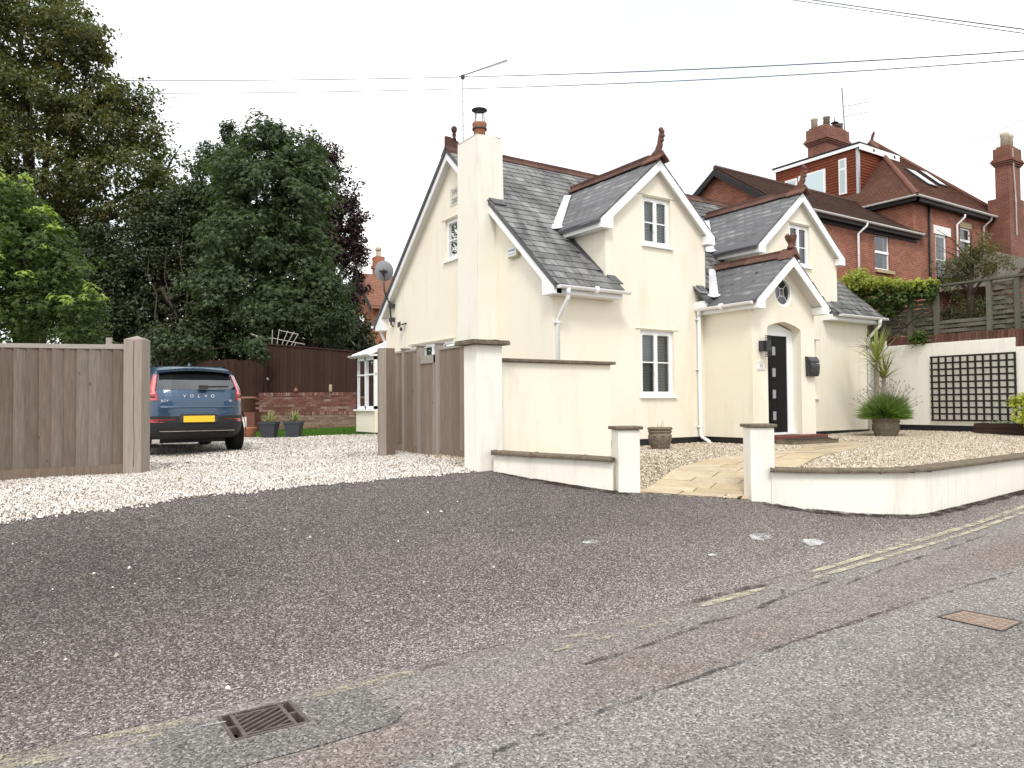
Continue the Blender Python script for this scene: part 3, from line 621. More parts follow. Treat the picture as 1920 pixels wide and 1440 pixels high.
# ================================================================== the cream cottage
YF, YP, XG, XE, YB, YR = 10.44, 9.246, 7.83, 17.53, 17.51, 13.98
EZ, EY, RS = 3.66, 10.12, .894                     # main roof: eave height, eave line, rise per metre
def zmain(Y): return EZ+RS*(Y-EY)
COT = thing('cottage', 'cream rendered cottage with slate roof, gabled dormers and porch', 'house', (12.6, 13.9, .7))
D1 = dict(c=10.365, hw=1.575, wl=9.056, wr=11.727, za=6.36, ze=4.98, y=YF-.13, wall=YF)
D2 = dict(c=14.86, hw=1.637, wl=13.42, wr=16.30, za=6.40, ze=5.00, y=YF-.13, wall=YF)
PO = dict(c=12.635, hw=1.176, wl=11.66, wr=13.61, za=4.50, ze=3.53, y=YP-.25, wall=YP)
for d in (D1, D2, PO): d['s'] = (d['za']-d['ze'])/d['hw']
Tf = lambda Y: (lambda s, z, d: (s, Y+d, z)); Tg = lambda X, k=1: (lambda s, z, d: (X+k*d, s, z))
def gtop(d, x, dz=-.10): return d['za']-d['s']*abs(x-d['c'])+dz
W1 = (9.905, 10.80, 1.735, 3.01); W2 = (10.0, 10.755, 4.655, 5.61); W3 = (14.52, 15.262, 4.70, 5.655); W4 = (14.35, 15.43, 1.70, 3.03)
ZB = .925
wm = MB()
outer = [(XG, ZB), (XE, ZB), (XE, 3.86), (D2['wr'], 3.86), (D2['wr'], gtop(D2, D2['wr'])), (D2['c'], D2['za']-.10), (D2['wl'], gtop(D2, D2['wl'])), (D2['wl'], 3.86),
         (D1['wr'], 3.86), (D1['wr'], gtop(D1, D1['wr'])), (D1['c'], D1['za']-.10), (D1['wl'], gtop(D1, D1['wl'])), (D1['wl'], 3.86), (XG, 3.86)]
wall_poly(wm, outer, [rect(*w) for w in (W1, W2, W3, W4)], Tf(YF), .16)
wm.build('front_wall', 'cream_render', COT)
GW1 = (13.35, 14.37, 4.74, 5.64); GW2 = (14.02, 16.08, 1.95, 3.02)
gm = MB(); wall_poly(gm, [(YF, ZB), (YB, ZB), (YB, 3.82), (YR, zmain(YR)-.12), (YF, 3.86)], [rect(*GW1), rect(*GW2)], Tg(XG), .16); gm.build('gable_wall', 'cream_render', COT)
bm_ = MB(); wall_poly(bm_, [(YF, ZB), (YB, ZB), (YB, 3.82), (YR, zmain(YR)-.12), (YF, 3.86)], [], Tg(XE), -.16); wall_poly(bm_, [(XG, ZB), (XE, ZB), (XE, 3.85), (XG, 3.85)], [], Tf(YB), 0); bm_.build('rear_wall', 'cream_render', COT)
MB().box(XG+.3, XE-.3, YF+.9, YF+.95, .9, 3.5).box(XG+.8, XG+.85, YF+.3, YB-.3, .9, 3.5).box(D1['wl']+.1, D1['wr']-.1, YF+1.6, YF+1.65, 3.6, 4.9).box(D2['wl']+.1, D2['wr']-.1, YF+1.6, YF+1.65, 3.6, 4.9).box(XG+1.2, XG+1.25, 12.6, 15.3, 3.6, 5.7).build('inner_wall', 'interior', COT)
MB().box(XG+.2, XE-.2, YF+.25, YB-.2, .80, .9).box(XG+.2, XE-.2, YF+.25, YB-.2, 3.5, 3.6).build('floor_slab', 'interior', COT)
for d, nm in ((D1, 'dormer_cheek'), (D2, 'dormer_cheek')):
    for s in ('wl', 'wr'):
        x = d[s]; zt = gtop(d, x, -.06); ye = (zt-EZ)/RS+EY
        MB().tri((x, YF, zmain(YF)-.3), (x, YF, zt), (x, ye+.05, zt)).tri((x, YF, zmain(YF)-.3), (x, ye+.05, zt), (x, ye+.3, zt-.3)).build(nm, 'cream_render', COT)
        MB().obox((x, YF-.0, 0), (0, 1, RS), (0, 0, 1), ((-1 if s == 'wl' else 1), 0, 0), .06, ye-YF, zmain(YF)+.0, zmain(YF)+.05, .003, .03).build('lead_flashing', 'lead_dark', COT)
pl = MB().box(XG+.015, XE-.015, YF+.015, YF+.2, .45, ZB).box(XG+.015, XG+.2, YF+.2, YB-.02, .45, ZB).box(11.66+.015, 12.10, YP+.015, YF+.0, .45, ZB).box(13.17, 13.61-.015, YP+.015, YF+.0, .45, ZB)
pl.build('plinth', 'black_paint', COT)
# porch walls
DO = [(12.111, ZB), (13.16, ZB), (13.16, 3.03), (13.12, 3.075), (12.95, 3.13), (12.80, 3.165), (12.635, 3.19), (12.47, 3.17), (12.30, 3.135), (12.15, 3.09), (12.111, 3.04)]
RC = (12.645, 3.785); RO = [(RC[0]+.285*math.cos(a*math.pi/14), RC[1]+.30*math.sin(a*math.pi/14)) for a in range(28)]
pm = MB(); pouter = [(PO['wl'], ZB), (12.111, ZB)]+DO[:1:-1][::1]
pouter = [(PO['wl'], ZB), DO[0]]+[DO[i] for i in range(10, 1, -1)]+[DO[1], (PO['wr'], ZB), (PO['wr'], gtop(PO, PO['wr'])), (PO['c'], PO['za']-.1), (PO['wl'], gtop(PO, PO['wl']))]
wall_poly(pm, pouter, [RO], Tf(YP), .10)
for i in range(10, 0, -1):
    a, b = DO[(i+1) % 11], DO[i]; pm.quad((a[0], YP, a[1]), (b[0], YP, b[1]), (b[0], YP+.24, b[1]), (a[0], YP+.24, a[1]))
for x in (PO['wl'], PO['wr']): pm.quad((x, YP, ZB), (x, YF, ZB), (x, YF, 3.52), (x, YP, 3.52))
pm.build('porch_wall', 'cream_render', COT)
# ------------------------------------------------------------------ slate roofs
SL_W, SL_G = .255, .208
def slate_mesh(name, w, l, th=.013):
    m = MB(); m.box(-w/2+.0035, w/2-.0035, 0, l, -th, 0); me = bpy.data.meshes.new(name); me.from_pydata(m.v, [], m.f); me.materials.append(MATS['slate']); me.update(); return me
SLATE_ME = slate_mesh('slate', SL_W, SL_G*1.75)
def roof_slates(part, O, U, V, nu, nv, ok, first, budget, width=SL_W, gauge=SL_G, umin=-9, umax=99, vmax=99):
    """lay slates; the first `budget` (by key `first`) become objects of their own, the rest one joined part"""
    O, U, V = Vector(O), Vector(U).normalized(), Vector(V).normalized(); Nn = U.cross(V).normalized()
    tilt = math.radians(3.4); Vt = (V*math.cos(tilt)-Nn*math.sin(tilt)); Nt = U.cross(Vt).normalized(); L = []
    for r in range(nv):
        for c in range(-1, nu+1):
            u = (c+(.5 if r % 2 else 0)+.5)*width; v = r*gauge-.03; lo, hi = max(u-width/2, umin), min(u+width/2, umax)
            if hi-lo < .05: continue
            su, u = (hi-lo)/width, (lo+hi)/2; sv = min(1, (vmax-v)/(gauge*1.75)); p = O+U*u+V*v
            if sv > .25 and ok(u, v, p+V*gauge*.5): L.append((p+Nn*(.028+random.uniform(0, .004))+U*random.uniform(-.003, .003)+V*random.uniform(-.006, .006), u, v, su, sv))
    L.sort(key=lambda q: first(q[1], q[2])); M = Matrix((U, Vt, Nt)).transposed(); rest = MB(); vals = []
    for i, (p, u, v, su, sv) in enumerate(L):
        R = M @ Matrix.Rotation(random.uniform(-.010, .010), 3, 'Z') @ Matrix.Diagonal((su, sv, 1))
        if i < budget: piece('slate', SLATE_ME, p, R, part)
        else:
            n = len(rest.v)
            for q in SLATE_ME.vertices: rest.v.append(tuple(p+R @ q.co))
            rest.f += [tuple(n+j for j in f.vertices) for f in SLATE_ME.polygons]; vals += [random.random()]*6
    if rest.f: np_mesh('slating', np.array(rest.v), np.array(rest.f), 'slate', part, rnd=vals, kind='stuff')
    return min(budget, len(L))
XV0, XV1 = XG-.17, XE+.17
def in_dormer(d, X, Y):
    """is this spot of the main roof under a dormer?"""
    zd = d['za']-d['s']*abs(X-d['c'])
    return (d['wl']-.02 < X < d['wr']+.02 and Y > d['wall']+.02 and zd > zmain(Y)-.02) or (abs(X-d['c']) < d['hw']-.05 and zd > zmain(Y)+.06 and Y > YF+.5)
def main_ok(u, v, p):
    if p.x < XV0-.05 or p.x > XV1+.05 or p.y > YR-.02: return False
    if 7.40 < p.x < 7.98 and 12.27 < p.y < 13.02: return False
    if p.y < YF-.02 and not (p.x < 9.27 or 11.42 < p.x < 11.60 or p.x > 15.72): return False
    if abs(p.x-PO['c']) < 1.1 and zmain(p.y) < PO['za']-PO['s']*abs(p.x-PO['c'])-.02: return False
    if p.x > 11.73 and p.x < 13.4 and p.y < YF: return False
    return not (in_dormer(D1, p.x, p.y) or in_dormer(D2, p.x, p.y))
Uv = Vector((1, 0, 0)); Vf = Vector((0, 1, RS)).normalized(); Vb = Vector((0, -1, RS)).normalized()
# decks under the slates
ROOF = MB()
th = .06
sl_len = lambda y: (y, zmain(y))
def deck(m, x0, x1, y0, y1): m.prism([(x0, y0, zmain(y0)), (x0, y1, zmain(y1)), (x0, y1, zmain(y1)-th*1.3), (x0, y0, zmain(y0)-th*1.3)], (x1-x0, 0, 0))
deck(ROOF, XV0-.012, 9.06, EY+.02, YR); deck(ROOF, 9.06, 9.25, EY+.02, YF-.01); deck(ROOF, 9.06, 13.42, YF+.75, YR); deck(ROOF, 11.727, 13.42, YF+.1, YF+.75)
deck(ROOF, 13.42, 16.3, YF+.75, YR); deck(ROOF, 16.3, XV1-.02, EY+.02, YR); deck(ROOF, 15.7, 16.3, EY+.02, YF-.01); deck(ROOF, 11.40, 11.727, EY+.02, YF+.1)
ROOF.prism([(XV0-.04, YR, zmain(YR)), (XV0-.04, 2*YR-EY, EZ), (XV0-.04, 2*YR-EY, EZ-.09), (XV0-.04, YR, zmain(YR)-.09)], (XV1-XV0+.02, 0, 0))
MR = ROOF.build('main_roof', 'lead_dark', COT)
used = roof_slates(MR, (XV0, EY, EZ), Uv, Vf, 40, 26, main_ok, lambda u, v: u-.0*v, 262, umin=0, umax=XV1-XV0, vmax=math.hypot(YR-EY, RS*(YR-EY))-.02)
bs = MB(); 
roof_slates(MR, (XV1, 2*YR-EY, EZ), -Uv, Vb, 40, 25, lambda u, v, p: XV0-.05 < p.x < XV1+.05, lambda u, v: u, 0, umin=0, umax=XV1-XV0, vmax=math.hypot(YR-EY, RS*(YR-EY))-.02)
# dormer and porch roofs
def gable_roof(d, name, yback, budget):
    m = MB(); c, hw, za, ze, y0 = d['c'], d['hw'], d['za'], d['ze'], d['y']
    for s in (-1, 1): m.prism([(c, y0+.02, za), (c+s*hw, y0+.02, ze), (c+s*hw, y0+.02, ze-.07), (c, y0+.02, za-.08)], (0, yback-y0, 0))
    part = m.build(name, 'lead_dark', COT); ln = math.hypot(hw, za-ze)
    for s in (-1, 1):
        U = Vector((0, -s, 0)); O = Vector((c+s*hw, yback if s > 0 else y0, ze)); V = Vector((-s*hw, 0, za-ze))
        ok = lambda u, v, p: y0-.06 < p.y < yback and zmain(p.y) < p.z+.06 and v < ln-.08
        roof_slates(part, O, U, V, int((yback-y0)/SL_W)+2, int(ln/SL_G)+1, ok, lambda u, v: u, budget if s < 0 else 0, umin=(0 if s < 0 else -1), umax=(yback-y0 if s > 0 else 99), vmax=ln-.015)
    return part
R1 = gable_roof(D1, 'dormer_roof', (D1['za']-EZ)/RS+EY+.1, 20)
R2 = gable_roof(D2, 'dormer_roof', (D2['za']-EZ)/RS+EY+.1, 10)
RP = gable_roof(PO, 'porch_roof', YF+.75, 8)
# ridge tiles: crested, laid end to end
def ridge_mesh(L, fin=.085):
    w, h, t = .112, .10, .014; pr = [(-w, -h), (-w-.004, -h+.015), (-.020, .012), (-.012, .018), (-.012, fin), (.012, fin), (.012, .018), (.020, .012), (w+.004, -h+.015), (w, -h), (0, -.012)]
    m = MB(); m.prism([(0, x, z) for x, z in pr], (L-.006, 0, 0)); me = bpy.data.meshes.new('ridge_tile'); me.from_pydata([tuple(v) for v in m.v], [], m.f); me.materials.append(MATS['ridge_clay']); me.update(); return me
RT = {}
def ridge(part, a, b, L, fin=.085, slope=None):
    a, b = Vector(a), Vector(b); d = (b-a); n = max(1, round(d.length/L)); L = d.length/n; key = (round(L, 4), fin)
    if key not in RT: RT[key] = ridge_mesh(L, fin)
    X = d.normalized(); Y = Vector((0, 0, 1)).cross(X); M = Matrix((X, Y, X.cross(Y))).transposed()
    for i in range(n): piece('ridge_tile', RT[key], a+d*(i/n)+Vector((0, 0, .045+random.uniform(-.003, .003))), M, part)
ridge(MR, (XV0+.30, YR, zmain(YR)), (XV1, YR, zmain(YR)), .42)
for d, p, yb in ((D1, R1, (D1['za']-EZ)/RS+EY-.02), (D2, R2, (D2['za']-EZ)/RS+EY-.02)):
    ridge(p, (d['c'], d['y']+.30, d['za']), (d['c'], yb, d['za']), .40, .09)
ridge(RP, (PO['c'], PO['y']+.26, PO['za']), (PO['c'], YF+.55, PO['za']), .42, .07)
# finials
def scroll_finial(part, c, y, z, k=1.0):
    m = MB(); P = lambda a, b: (c, y+a*k, z+b*k)
    m.prism([P(.34, -.02), P(.34, .06), P(.24, .07), P(.12, .14), P(.055, .24), P(.03, .36), P(-.01, .46), P(-.06, .50), P(-.085, .43), P(-.06, .40), P(-.07, .33), P(-.045, .27), P(-.055, .20), P(-.02, .12), P(-.07, .08), P(-.09, -.02)], (.05*k, 0, 0))
    for v in range(len(m.v)): m.v[v] = (m.v[v][0]-.025*k, m.v[v][1], m.v[v][2])
    for a, b, r in ((-.03, .50, .05), (-.07, .45, .042), (-.075, .37, .045), (-.06, .29, .04)):
        m.lathe([(r*.2, -r), (r*.8, -r*.6), (r, 0), (r*.8, r*.6), (r*.2, r)], P(a, b), 10)
    m.prism([P(-.10, -.10), P(.34, -.10), P(.34, .03), P(-.10, .03)], (0, 0, 0)) if False else None
    for s in (-1, 1): m.prism([(c, y-.10*k, z+.045), (c+s*.15, y-.10*k, z-.09), (c+s*.15, y-.10*k, z-.12), (c, y-.10*k, z+.01)], (0, .46*k, 0))
    m.build('finial', 'finial_clay', part)
scroll_finial(R1, D1['c'], D1['y'], D1['za']+.04); scroll_finial(R2, D2['c'], D2['y'], D2['za']+.04)
m = MB(); m.lathe([(.075, 0), (.075, .03), (.05, .06), (.06, .10), (.10, .17), (.12, .24), (.07, .20), (.02, .20)], (PO['c'], PO['y']+.06, PO['za']+.12), 12)
for a in range(6): th_ = a*math.pi/3; m.lathe([(.012, 0), (.03, .03), (.004, .09)], (PO['c']+.085*math.cos(th_), PO['y']+.06+.085*math.sin(th_), PO['za']+.32), 6)
for s in (-1, 1): m.prism([(PO['c'], PO['y']-.05, PO['za']+.13), (PO['c']+s*.16, PO['y']-.05, PO['za']-.10), (PO['c'], PO['y']-.05, PO['za']-.0)], (0, .32, 0))
m.build('finial', 'finial_clay', RP)
m = MB(); zt = zmain(YR); m.lathe([(.05, 0), (.05, .03), (.035, .05), (.04, .10), (.052, .13), (.03, .15), (.045, .17), (.06, .20), (.068, .245), (.055, .29), (.02, .31)], (XV0+.20, YR, zt+.22), 14)
m.prism([(XV0-.02, YR-.02, zt-.02), (XV0-.02, YR-.02, zt+.27), (XV0+.1, YR-.02, zt+.27), (XV0+.30, YR-.02, zt+.20), (XV0+.36, YR-.02, zt+.02)], (0, .06, 0))
for s in (-1, 1): m.prism([(XV0-.03, YR, zt+.07), (XV0-.03, YR+s*.18, zt-.10), (XV0-.03, YR+s*.18, zt-.14), (XV0-.03, YR, zt)], (.40, 0, 0))
m.build('finial', 'ridge_clay', MR)
# valley leads: broad pale strips where dormer roofs meet the main roof, rounded toe
def valley(part, d, side, ztop, zbot, w=.10):
    P = []
    for z in (zbot, ztop):
        X = d['c']+side*(d['za']-z)/d['s']; Y = (z-EZ)/RS+EY; P.append(Vector((X, Y, z+.05)))
    a, b = P; dv = (b-a).normalized(); n = (Vector((0, -RS, 1)).normalized()+Vector((side*d['s'], 0, 1)).normalized()).normalized(); s = dv.cross(n).normalized()
    pts = [a+s*w*1.0, b+s*w*.75, b-s*w*.75, a-s*w*1.0, a-dv*.06-s*w*1.5, a-dv*.14-s*w*.9, a-dv*.17, a-dv*.14+s*w*.9, a-dv*.06+s*w*1.5]
    MB().prism([p+n*.02 for p in pts], n*.012).build('valley_lead', 'lead', part)
for s in (-1, 1): valley(R1, D1, s, 6.12, 5.04); valley(R2, D2, s, 6.15, 5.06); valley(RP, PO, s, 4.42, 3.72, .09)
# ------------------------------------------------------------------ gable trim
def trim(part_parent, c, hw, za, ze, T, wall_d, wl, wr, eave_len):
    """T(s,z,d): d=0 is the barge face, d grows towards the house"""
    s = (za-ze)/hw; vd = .19
    for k in (-1, 1):
        wx = abs((wr if k > 0 else wl)-c); xb = hw-.055; kink = wx-.02
        b = [(0, za-.05), (k*(kink+.03), za-.05-s*(kink+.03)), (k*(kink+.03), za-.05-s*(kink+.03)-vd), (0, za-.05-vd)]
        MB().prism([T(c+x, z, 0) for x, z in b], Vector(T(0, 0, .025))-Vector(T(0, 0, 0))).build('bargeboard', 'white_upvc', part_parent)
        sf = [(0, za-.05-vd+.03), (k*(kink), za-.05-s*kink-vd+.03), (k*kink, za-.05-s*kink-vd+.045), (0, za-.05-vd+.045)]
        MB().prism([T(c+x, z, .026) for x, z in sf], Vector(T(0, 0, wall_d-.02))-Vector(T(0, 0, 0))).build('soffit', 'soffit', part_parent)
        bx = [(k*kink, za-.05-s*kink), (k*xb, za-.05-s*xb), (k*xb, ze-.155), (k*(kink-.06), ze-.155), (k*(kink-.06), za-.05-s*(kink-.06)-vd+.0), (k*kink, za-.05-s*kink-vd)]
        MB().prism([T(c+x, z, -.006) for x, z in bx], Vector(T(0, 0, max(wall_d, .06)+.004))-Vector(T(0, 0, 0))).build('eaves_box', 'white_upvc', part_parent)
        ev = [(k*(wx-.02), ze-.150), (k*(xb-.004), ze-.150), (k*(xb-.004), za-.055-s*xb), (k*(wx-.02), za-.055-s*xb-.02)]
        if eave_len: MB().prism([T(c+x, z, max(wall_d, .06)) for x, z in ev], Vector(T(0, 0, eave_len))-Vector(T(0, 0, 0))).build('eaves_fascia', 'white_upvc', part_parent)
for d, part, el in ((D1, R1, 1.36), (D2, R2, 1.38), (PO, RP, 1.28)):
    trim(part, d['c'], d['hw'], d['za'], d['ze'], (lambda y0: (lambda s, z, e: (s, y0+e, z)))(d['y']), d['wall']-d['y'], d['wl'], d['wr'], el)
trim(MR, YR, YR-EY, zmain(YR), EZ, lambda s, z, e: (XV0+e, s, z), XG-XV0, YF, YB, 0)
trim(MR, YR, YR-EY, zmain(YR), EZ, lambda s, z, e: (XV1-e, s, z), XV1-XE, YF, YB, 0)
# main eaves: fascia, soffit, gutters, downpipes
def eaves(x0, x1):
    MB().box(x0, x1, EY+.055, YF, EZ-.15, EZ-.02).build('eaves_fascia', 'white_upvc', MR)
eaves(XV0+.06, 9.22); eaves(11.42, 11.60); eaves(15.70, XV1-.06)
MB().box(XV0+.06, XV1-.06, YB, 2*YR-EY-.055, EZ-.15, EZ-.02).build('eaves_fascia', 'white_upvc', MR)
gy = EY-.03
MB().half_pipe((XV0+.03, gy, EZ-.02), (9.33, gy, EZ-.02), .058).box(XV0+.03, XV0+.04, gy-.055, gy+.055, EZ-.07, EZ-.02).box(9.32, 9.332, gy-.055, gy+.055, EZ-.07, EZ-.02).tube([(8.5, gy, EZ-.045), (8.56, gy, EZ-.045)], .066, 12).build('gutter', 'white_upvc', COT)
MB().half_pipe((15.86, gy, EZ-.02), (XV1+.10, gy, EZ-.02), .058).box(15.86, 15.872, gy-.055, gy+.055, EZ-.07, EZ-.02).box(XV1+.09, XV1+.10, gy-.055, gy+.055, EZ-.07, EZ-.02).build('gutter', 'white_upvc', COT)
gx = PO['c']-PO['hw']-.03
MB().half_pipe((gx, YF+.02, PO['ze']-.03), (gx, PO['y']+.05, PO['ze']-.03), .055).box(gx-.05, gx+.05, PO['y']+.05, PO['y']+.06, PO['ze']-.08, PO['ze']-.03).tube([(gx, 9.75, PO['ze']-.055), (gx, 9.81, PO['ze']-.055)], .062, 12).build('gutter', 'white_upvc', COT)
gx2 = PO['c']+PO['hw']+.03
MB().half_pipe((gx2, YF+.02, PO['ze']-.03), (gx2, PO['y']+.05, PO['ze']-.03), .055).build('gutter', 'white_upvc', COT)
def downpipe(pts, clips, cdir, r=.034):
    m = MB(); m.tube(pts, r, 10); m.smooth = True
    for p in clips: m.box(p[0]-.05, p[0]+.05, p[1]-.04, p[1]+.05, p[2]-.012, p[2]+.012)
    m.tube([Vector(pts[0])+Vector((0, 0, .02)), Vector(pts[0])-Vector((0, 0, .12))], .045, 10)
    m.build('downpipe', 'white_upvc', COT)
downpipe([(7.90, gy, EZ-.06), (7.90, gy, EZ-.22), (7.90, gy+.04, EZ-.27), (7.90, YF-.10, EZ-.52), (7.90, YF-.05, EZ-.58), (7.90, YF-.05, .80)], [(7.90, YF-.05, 3.03), (7.90, YF-.05, 1.9)], 0)
downpipe([(gx+.03, YF-.06, PO['ze']-.06), (gx+.03, YF-.06, .98), (gx+.03, YF-.09, .92), (gx-.0, YF-.30, .84), (gx-.02, YF-.36, .76)], [(gx+.03, YF-.05, z) for z in (3.28, 2.27, 1.12)], 0)
downpipe([(17.50, gy, EZ-.06), (17.50, gy, EZ-.20), (17.50, gy+.05, EZ-.26), (17.50, YF-.10, EZ-.45), (17.50, YF-.05, EZ-.52), (17.50, YF-.05, .80)], [(17.50, YF-.05, z) for z in (3.0, 1.9)], 0)
xb_ = XG+.05; yb_ = 2*YR-EY+.03
MB().half_pipe((XV0-.06, yb_, EZ-.02), (XE, yb_, EZ-.02), .058).build('gutter', 'white_upvc', COT)
downpipe([(7.86, yb_, EZ-.06), (7.86, yb_, EZ-.2), (7.86, yb_-.05, EZ-.26), (7.86, YB+.08, EZ-.48), (7.86, YB+.06, EZ-.55), (7.86, YB+.06, .8)], [(7.86, YB+.05, 3.0)], 0)
for x0, z in ((9.075, zmain(YF)+.02), (11.45, zmain(YF)+.02), (16.02, zmain(YF)+.02)):
    MB().prism([(x0, YF-.012, z+.02), (x0, YF-.012, z-.035), (x0, YF-.14, z-.115), (x0, YF-.14, z-.10)], (.20 if x0 < 16 else .27, 0, 0)).build('lead_flashing', 'lead_dark', COT)
# ------------------------------------------------------------------ windows
def window(part_parent, T, w, name='window', panes=2, bar=.5, blind='blind', sill=True, lintel=.06, fw=.05, d0=.06, mat='white_upvc', sash=True):
    """T(s,z,d) d into the wall; w=(s0,s1,z0,z1)"""
    s0, s1, z0, z1 = w; D = lambda d: Vector(T(0, 0, d))-Vector(T(0, 0, 0))
    def bx(m, a, b, c, e, da, db): return m.prism([T(a, c, da), T(b, c, da), T(b, e, da), T(a, e, da)], D(db-da)) if b > a and e > c else m
    m = MB(); bx(m, s0, s1, z0, z0+fw, d0, d0+.07); bx(m, s0, s1, z1-fw, z1, d0, d0+.07); bx(m, s0, s0+fw, z0+fw, z1-fw, d0, d0+.07); bx(m, s1-fw, s1, z0+fw, z1-fw, d0, d0+.07)
    W = m.build(name, mat, part_parent); pw = (s1-s0-2*fw)/panes
    for i in range(panes):
        a, b = s0+fw+i*pw, s0+fw+(i+1)*pw; m = MB(); f = .042
        if sash:
            bx(m, a, b, z0+fw, z0+fw+f, d0-.012, d0+.05); bx(m, a, b, z1-fw-f, z1-fw, d0-.012, d0+.05); bx(m, a, a+f, z0+fw+f, z1-fw-f, d0-.012, d0+.05); bx(m, b-f, b, z0+fw+f, z1-fw-f, d0-.012, d0+.05); m.build('sash', mat, W)
        else: f = .012
        pa, pb, pc, pd = a+f, b-f, z0+fw+f, z1-fw-f
        MB().quad(T(pa, pc, d0+.02), T(pb, pc, d0+.02), T(pb, pd, d0+.02), T(pa, pd, d0+.02)).build('pane', 'glass', W)
        if bar: zb = pc+(pd-pc)*bar; bx(MB(), pa, pb, zb-.012, zb+.012, d0+.004, d0+.03).build('glazing_bar', mat, W)
        if i == 0 and sash: bx(MB(), b-f-.02, b-f-.005, (z0+z1)/2-.17, (z0+z1)/2-.03, d0-.03, d0-.013).build('handle', mat, W)
        if sash: bx(MB(), a+.10, b-.10, z1-fw-f+.010, z1-fw-f+.024, d0-.018, d0-.012).build('vent', 'soffit', W)
    if blind == 'blind':
        m = MB(); n = int((z1-z0-.1)/.030)
        for k in range(n):
            z = z0+.06+k*.030; m.quad(T(s0+.04, z, d0+.10), T(s1-.04, z, d0+.10), T(s1-.04, z+.024, d0+.115), T(s0+.04, z+.024, d0+.115))
        m.build('blind', 'blind', W)
    elif blind == 'curtain':
        m = MB()
        for a, b in ((s0, s0+(s1-s0)*.18), (s1-(s1-s0)*.18, s1)):
            for k in range(4): u0, u1 = a+(b-a)*k/4, a+(b-a)*(k+1)/4; m.quad(T(u0, z0, d0+.12+.03*(k % 2)), T(u1, z0, d0+.12+.03*((k+1) % 2)), T(u1, z1, d0+.12+.03*((k+1) % 2)), T(u0, z1, d0+.12+.03*(k % 2)))
        m.build('curtain', 'curtain', W)
    if sill: bx(MB(), s0-.03, s1+.04, z0-.035, z0-.002, -.05, d0).build('sill', mat, W)
    if lintel: bx(MB(), s0-.13, s1+.13, z1+.022, z1+.032, -.018, .0).build('lintel_drip', 'cream_render', W)
    return W
TF = lambda s, z, d: (s, YF+d, z); TGL = lambda s, z, d: (XG+d, s, z); TPF = lambda s, z, d: (s, YP+d, z)
window(COT, TF, W1, bar=.52); window(COT, TF, W2, bar=.48); window(COT, TF, W3, bar=.47, blind='curtain'); window(COT, TF, W4, bar=.5)
window(COT, TGL, GW1, bar=.5, blind=None, panes=2); window(COT, TGL, GW2, panes=4, bar=None)
# round porch window: ring frame, leaded pane
m = MB(); r0, r1 = .285, .235
ring = lambda r, d, n=28: [(RC[0]+r*math.cos(2*math.pi*i/n), YP+d, RC[1]+r*1.05*math.sin(2*math.pi*i/n)) for i in range(n)]
A, B_, C_ = ring(r0, .025), ring(r1, .025), ring(r1, .09)
for i in range(28): j = (i+1) % 28; m.quad(A[i], A[j], B_[j], B_[i]); m.quad(B_[i], B_[j], C_[j], C_[i])
RW = m.build('round_window', 'white_upvc', COT); m = MB(); m.v = ring(r1, .07); m.f = [tuple(range(28))]; m.build('pane', 'glass', RW)
m = MB()
def lead_bar(p, q): a = Vector((RC[0]+p[0], YP+.062, RC[1]+p[1])); b = Vector((RC[0]+q[0], YP+.062, RC[1]+q[1])); m.tube([a, b], .007, 5)
for sx in (-1, 1):
    for sz in (-1, 1): lead_bar((.06*sx, .075*sz), (.17*sx, .17*sz))
    lead_bar((.06*sx, -.075), (.06*sx, .075))
lead_bar((-.06, .075), (.06, .075)); lead_bar((-.06, -.075), (.06, -.075)); m.build('glazing_bar', 'white_upvc', RW)
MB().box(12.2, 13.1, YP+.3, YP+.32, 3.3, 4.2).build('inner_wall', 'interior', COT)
# front door
DY = YP+.20
fr = MB().box(12.111, 12.20, DY, DY+.07, 1.0, 3.0).box(12.985, 13.16, DY, DY+.07, 1.0, 3.0).box(12.20, 12.985, DY, DY+.07, 2.93, 3.0).prism([(12.112, DY+.01, 3.0), (13.159, DY+.01, 3.0), (13.159, DY+.01, 3.04), (12.635, DY+.01, 3.185), (12.112, DY+.01, 3.05)], (0, .05, 0)).box(12.111, 13.16, DY-.06, DY+.07, .96, 1.0)
DOOR = fr.build('front_door', 'white_upvc', COT)
MB().box(12.205, 12.98, DY+.015, DY+.06, 1.005, 2.925).build('door_leaf', 'black_door', DOOR)
for z in (2.62, 2.19, 1.76, 1.33):
    MB().box(12.44, 12.69, DY+.005, DY+.018, z-.13, z+.14).build('light_frame', 'black_door', DOOR); MB().quad((12.515, DY+.002, z-.08), (12.615, DY+.002, z-.08), (12.615, DY+.002, z+.09), (12.515, DY+.002, z+.09)).build('pane', 'dish_grey', DOOR)
MB().box(12.24, 12.26, DY-.03, DY+.012, 1.85, 2.1).build('handle', 'chrome', DOOR)
MB().box(12.0, 13.55, 8.93, YP+.24, .76, .955).build('door_step', 'red_step', COT, bevel=.012)
MB().prism([(11.98, 8.62, .70), (13.35, 8.58, .70), (13.5, 8.93, .70), (11.9, 8.93, .70)], (0, 0, .185)).build('step_slab', 'coping_stone', COT, bevel=.015)
tag(MB().box(12.15, 13.25, 8.66, 8.90, .887, .905).build('door_mat', 'door_mat'), 'dark doormat lying on the step below the black front door', 'doormat')
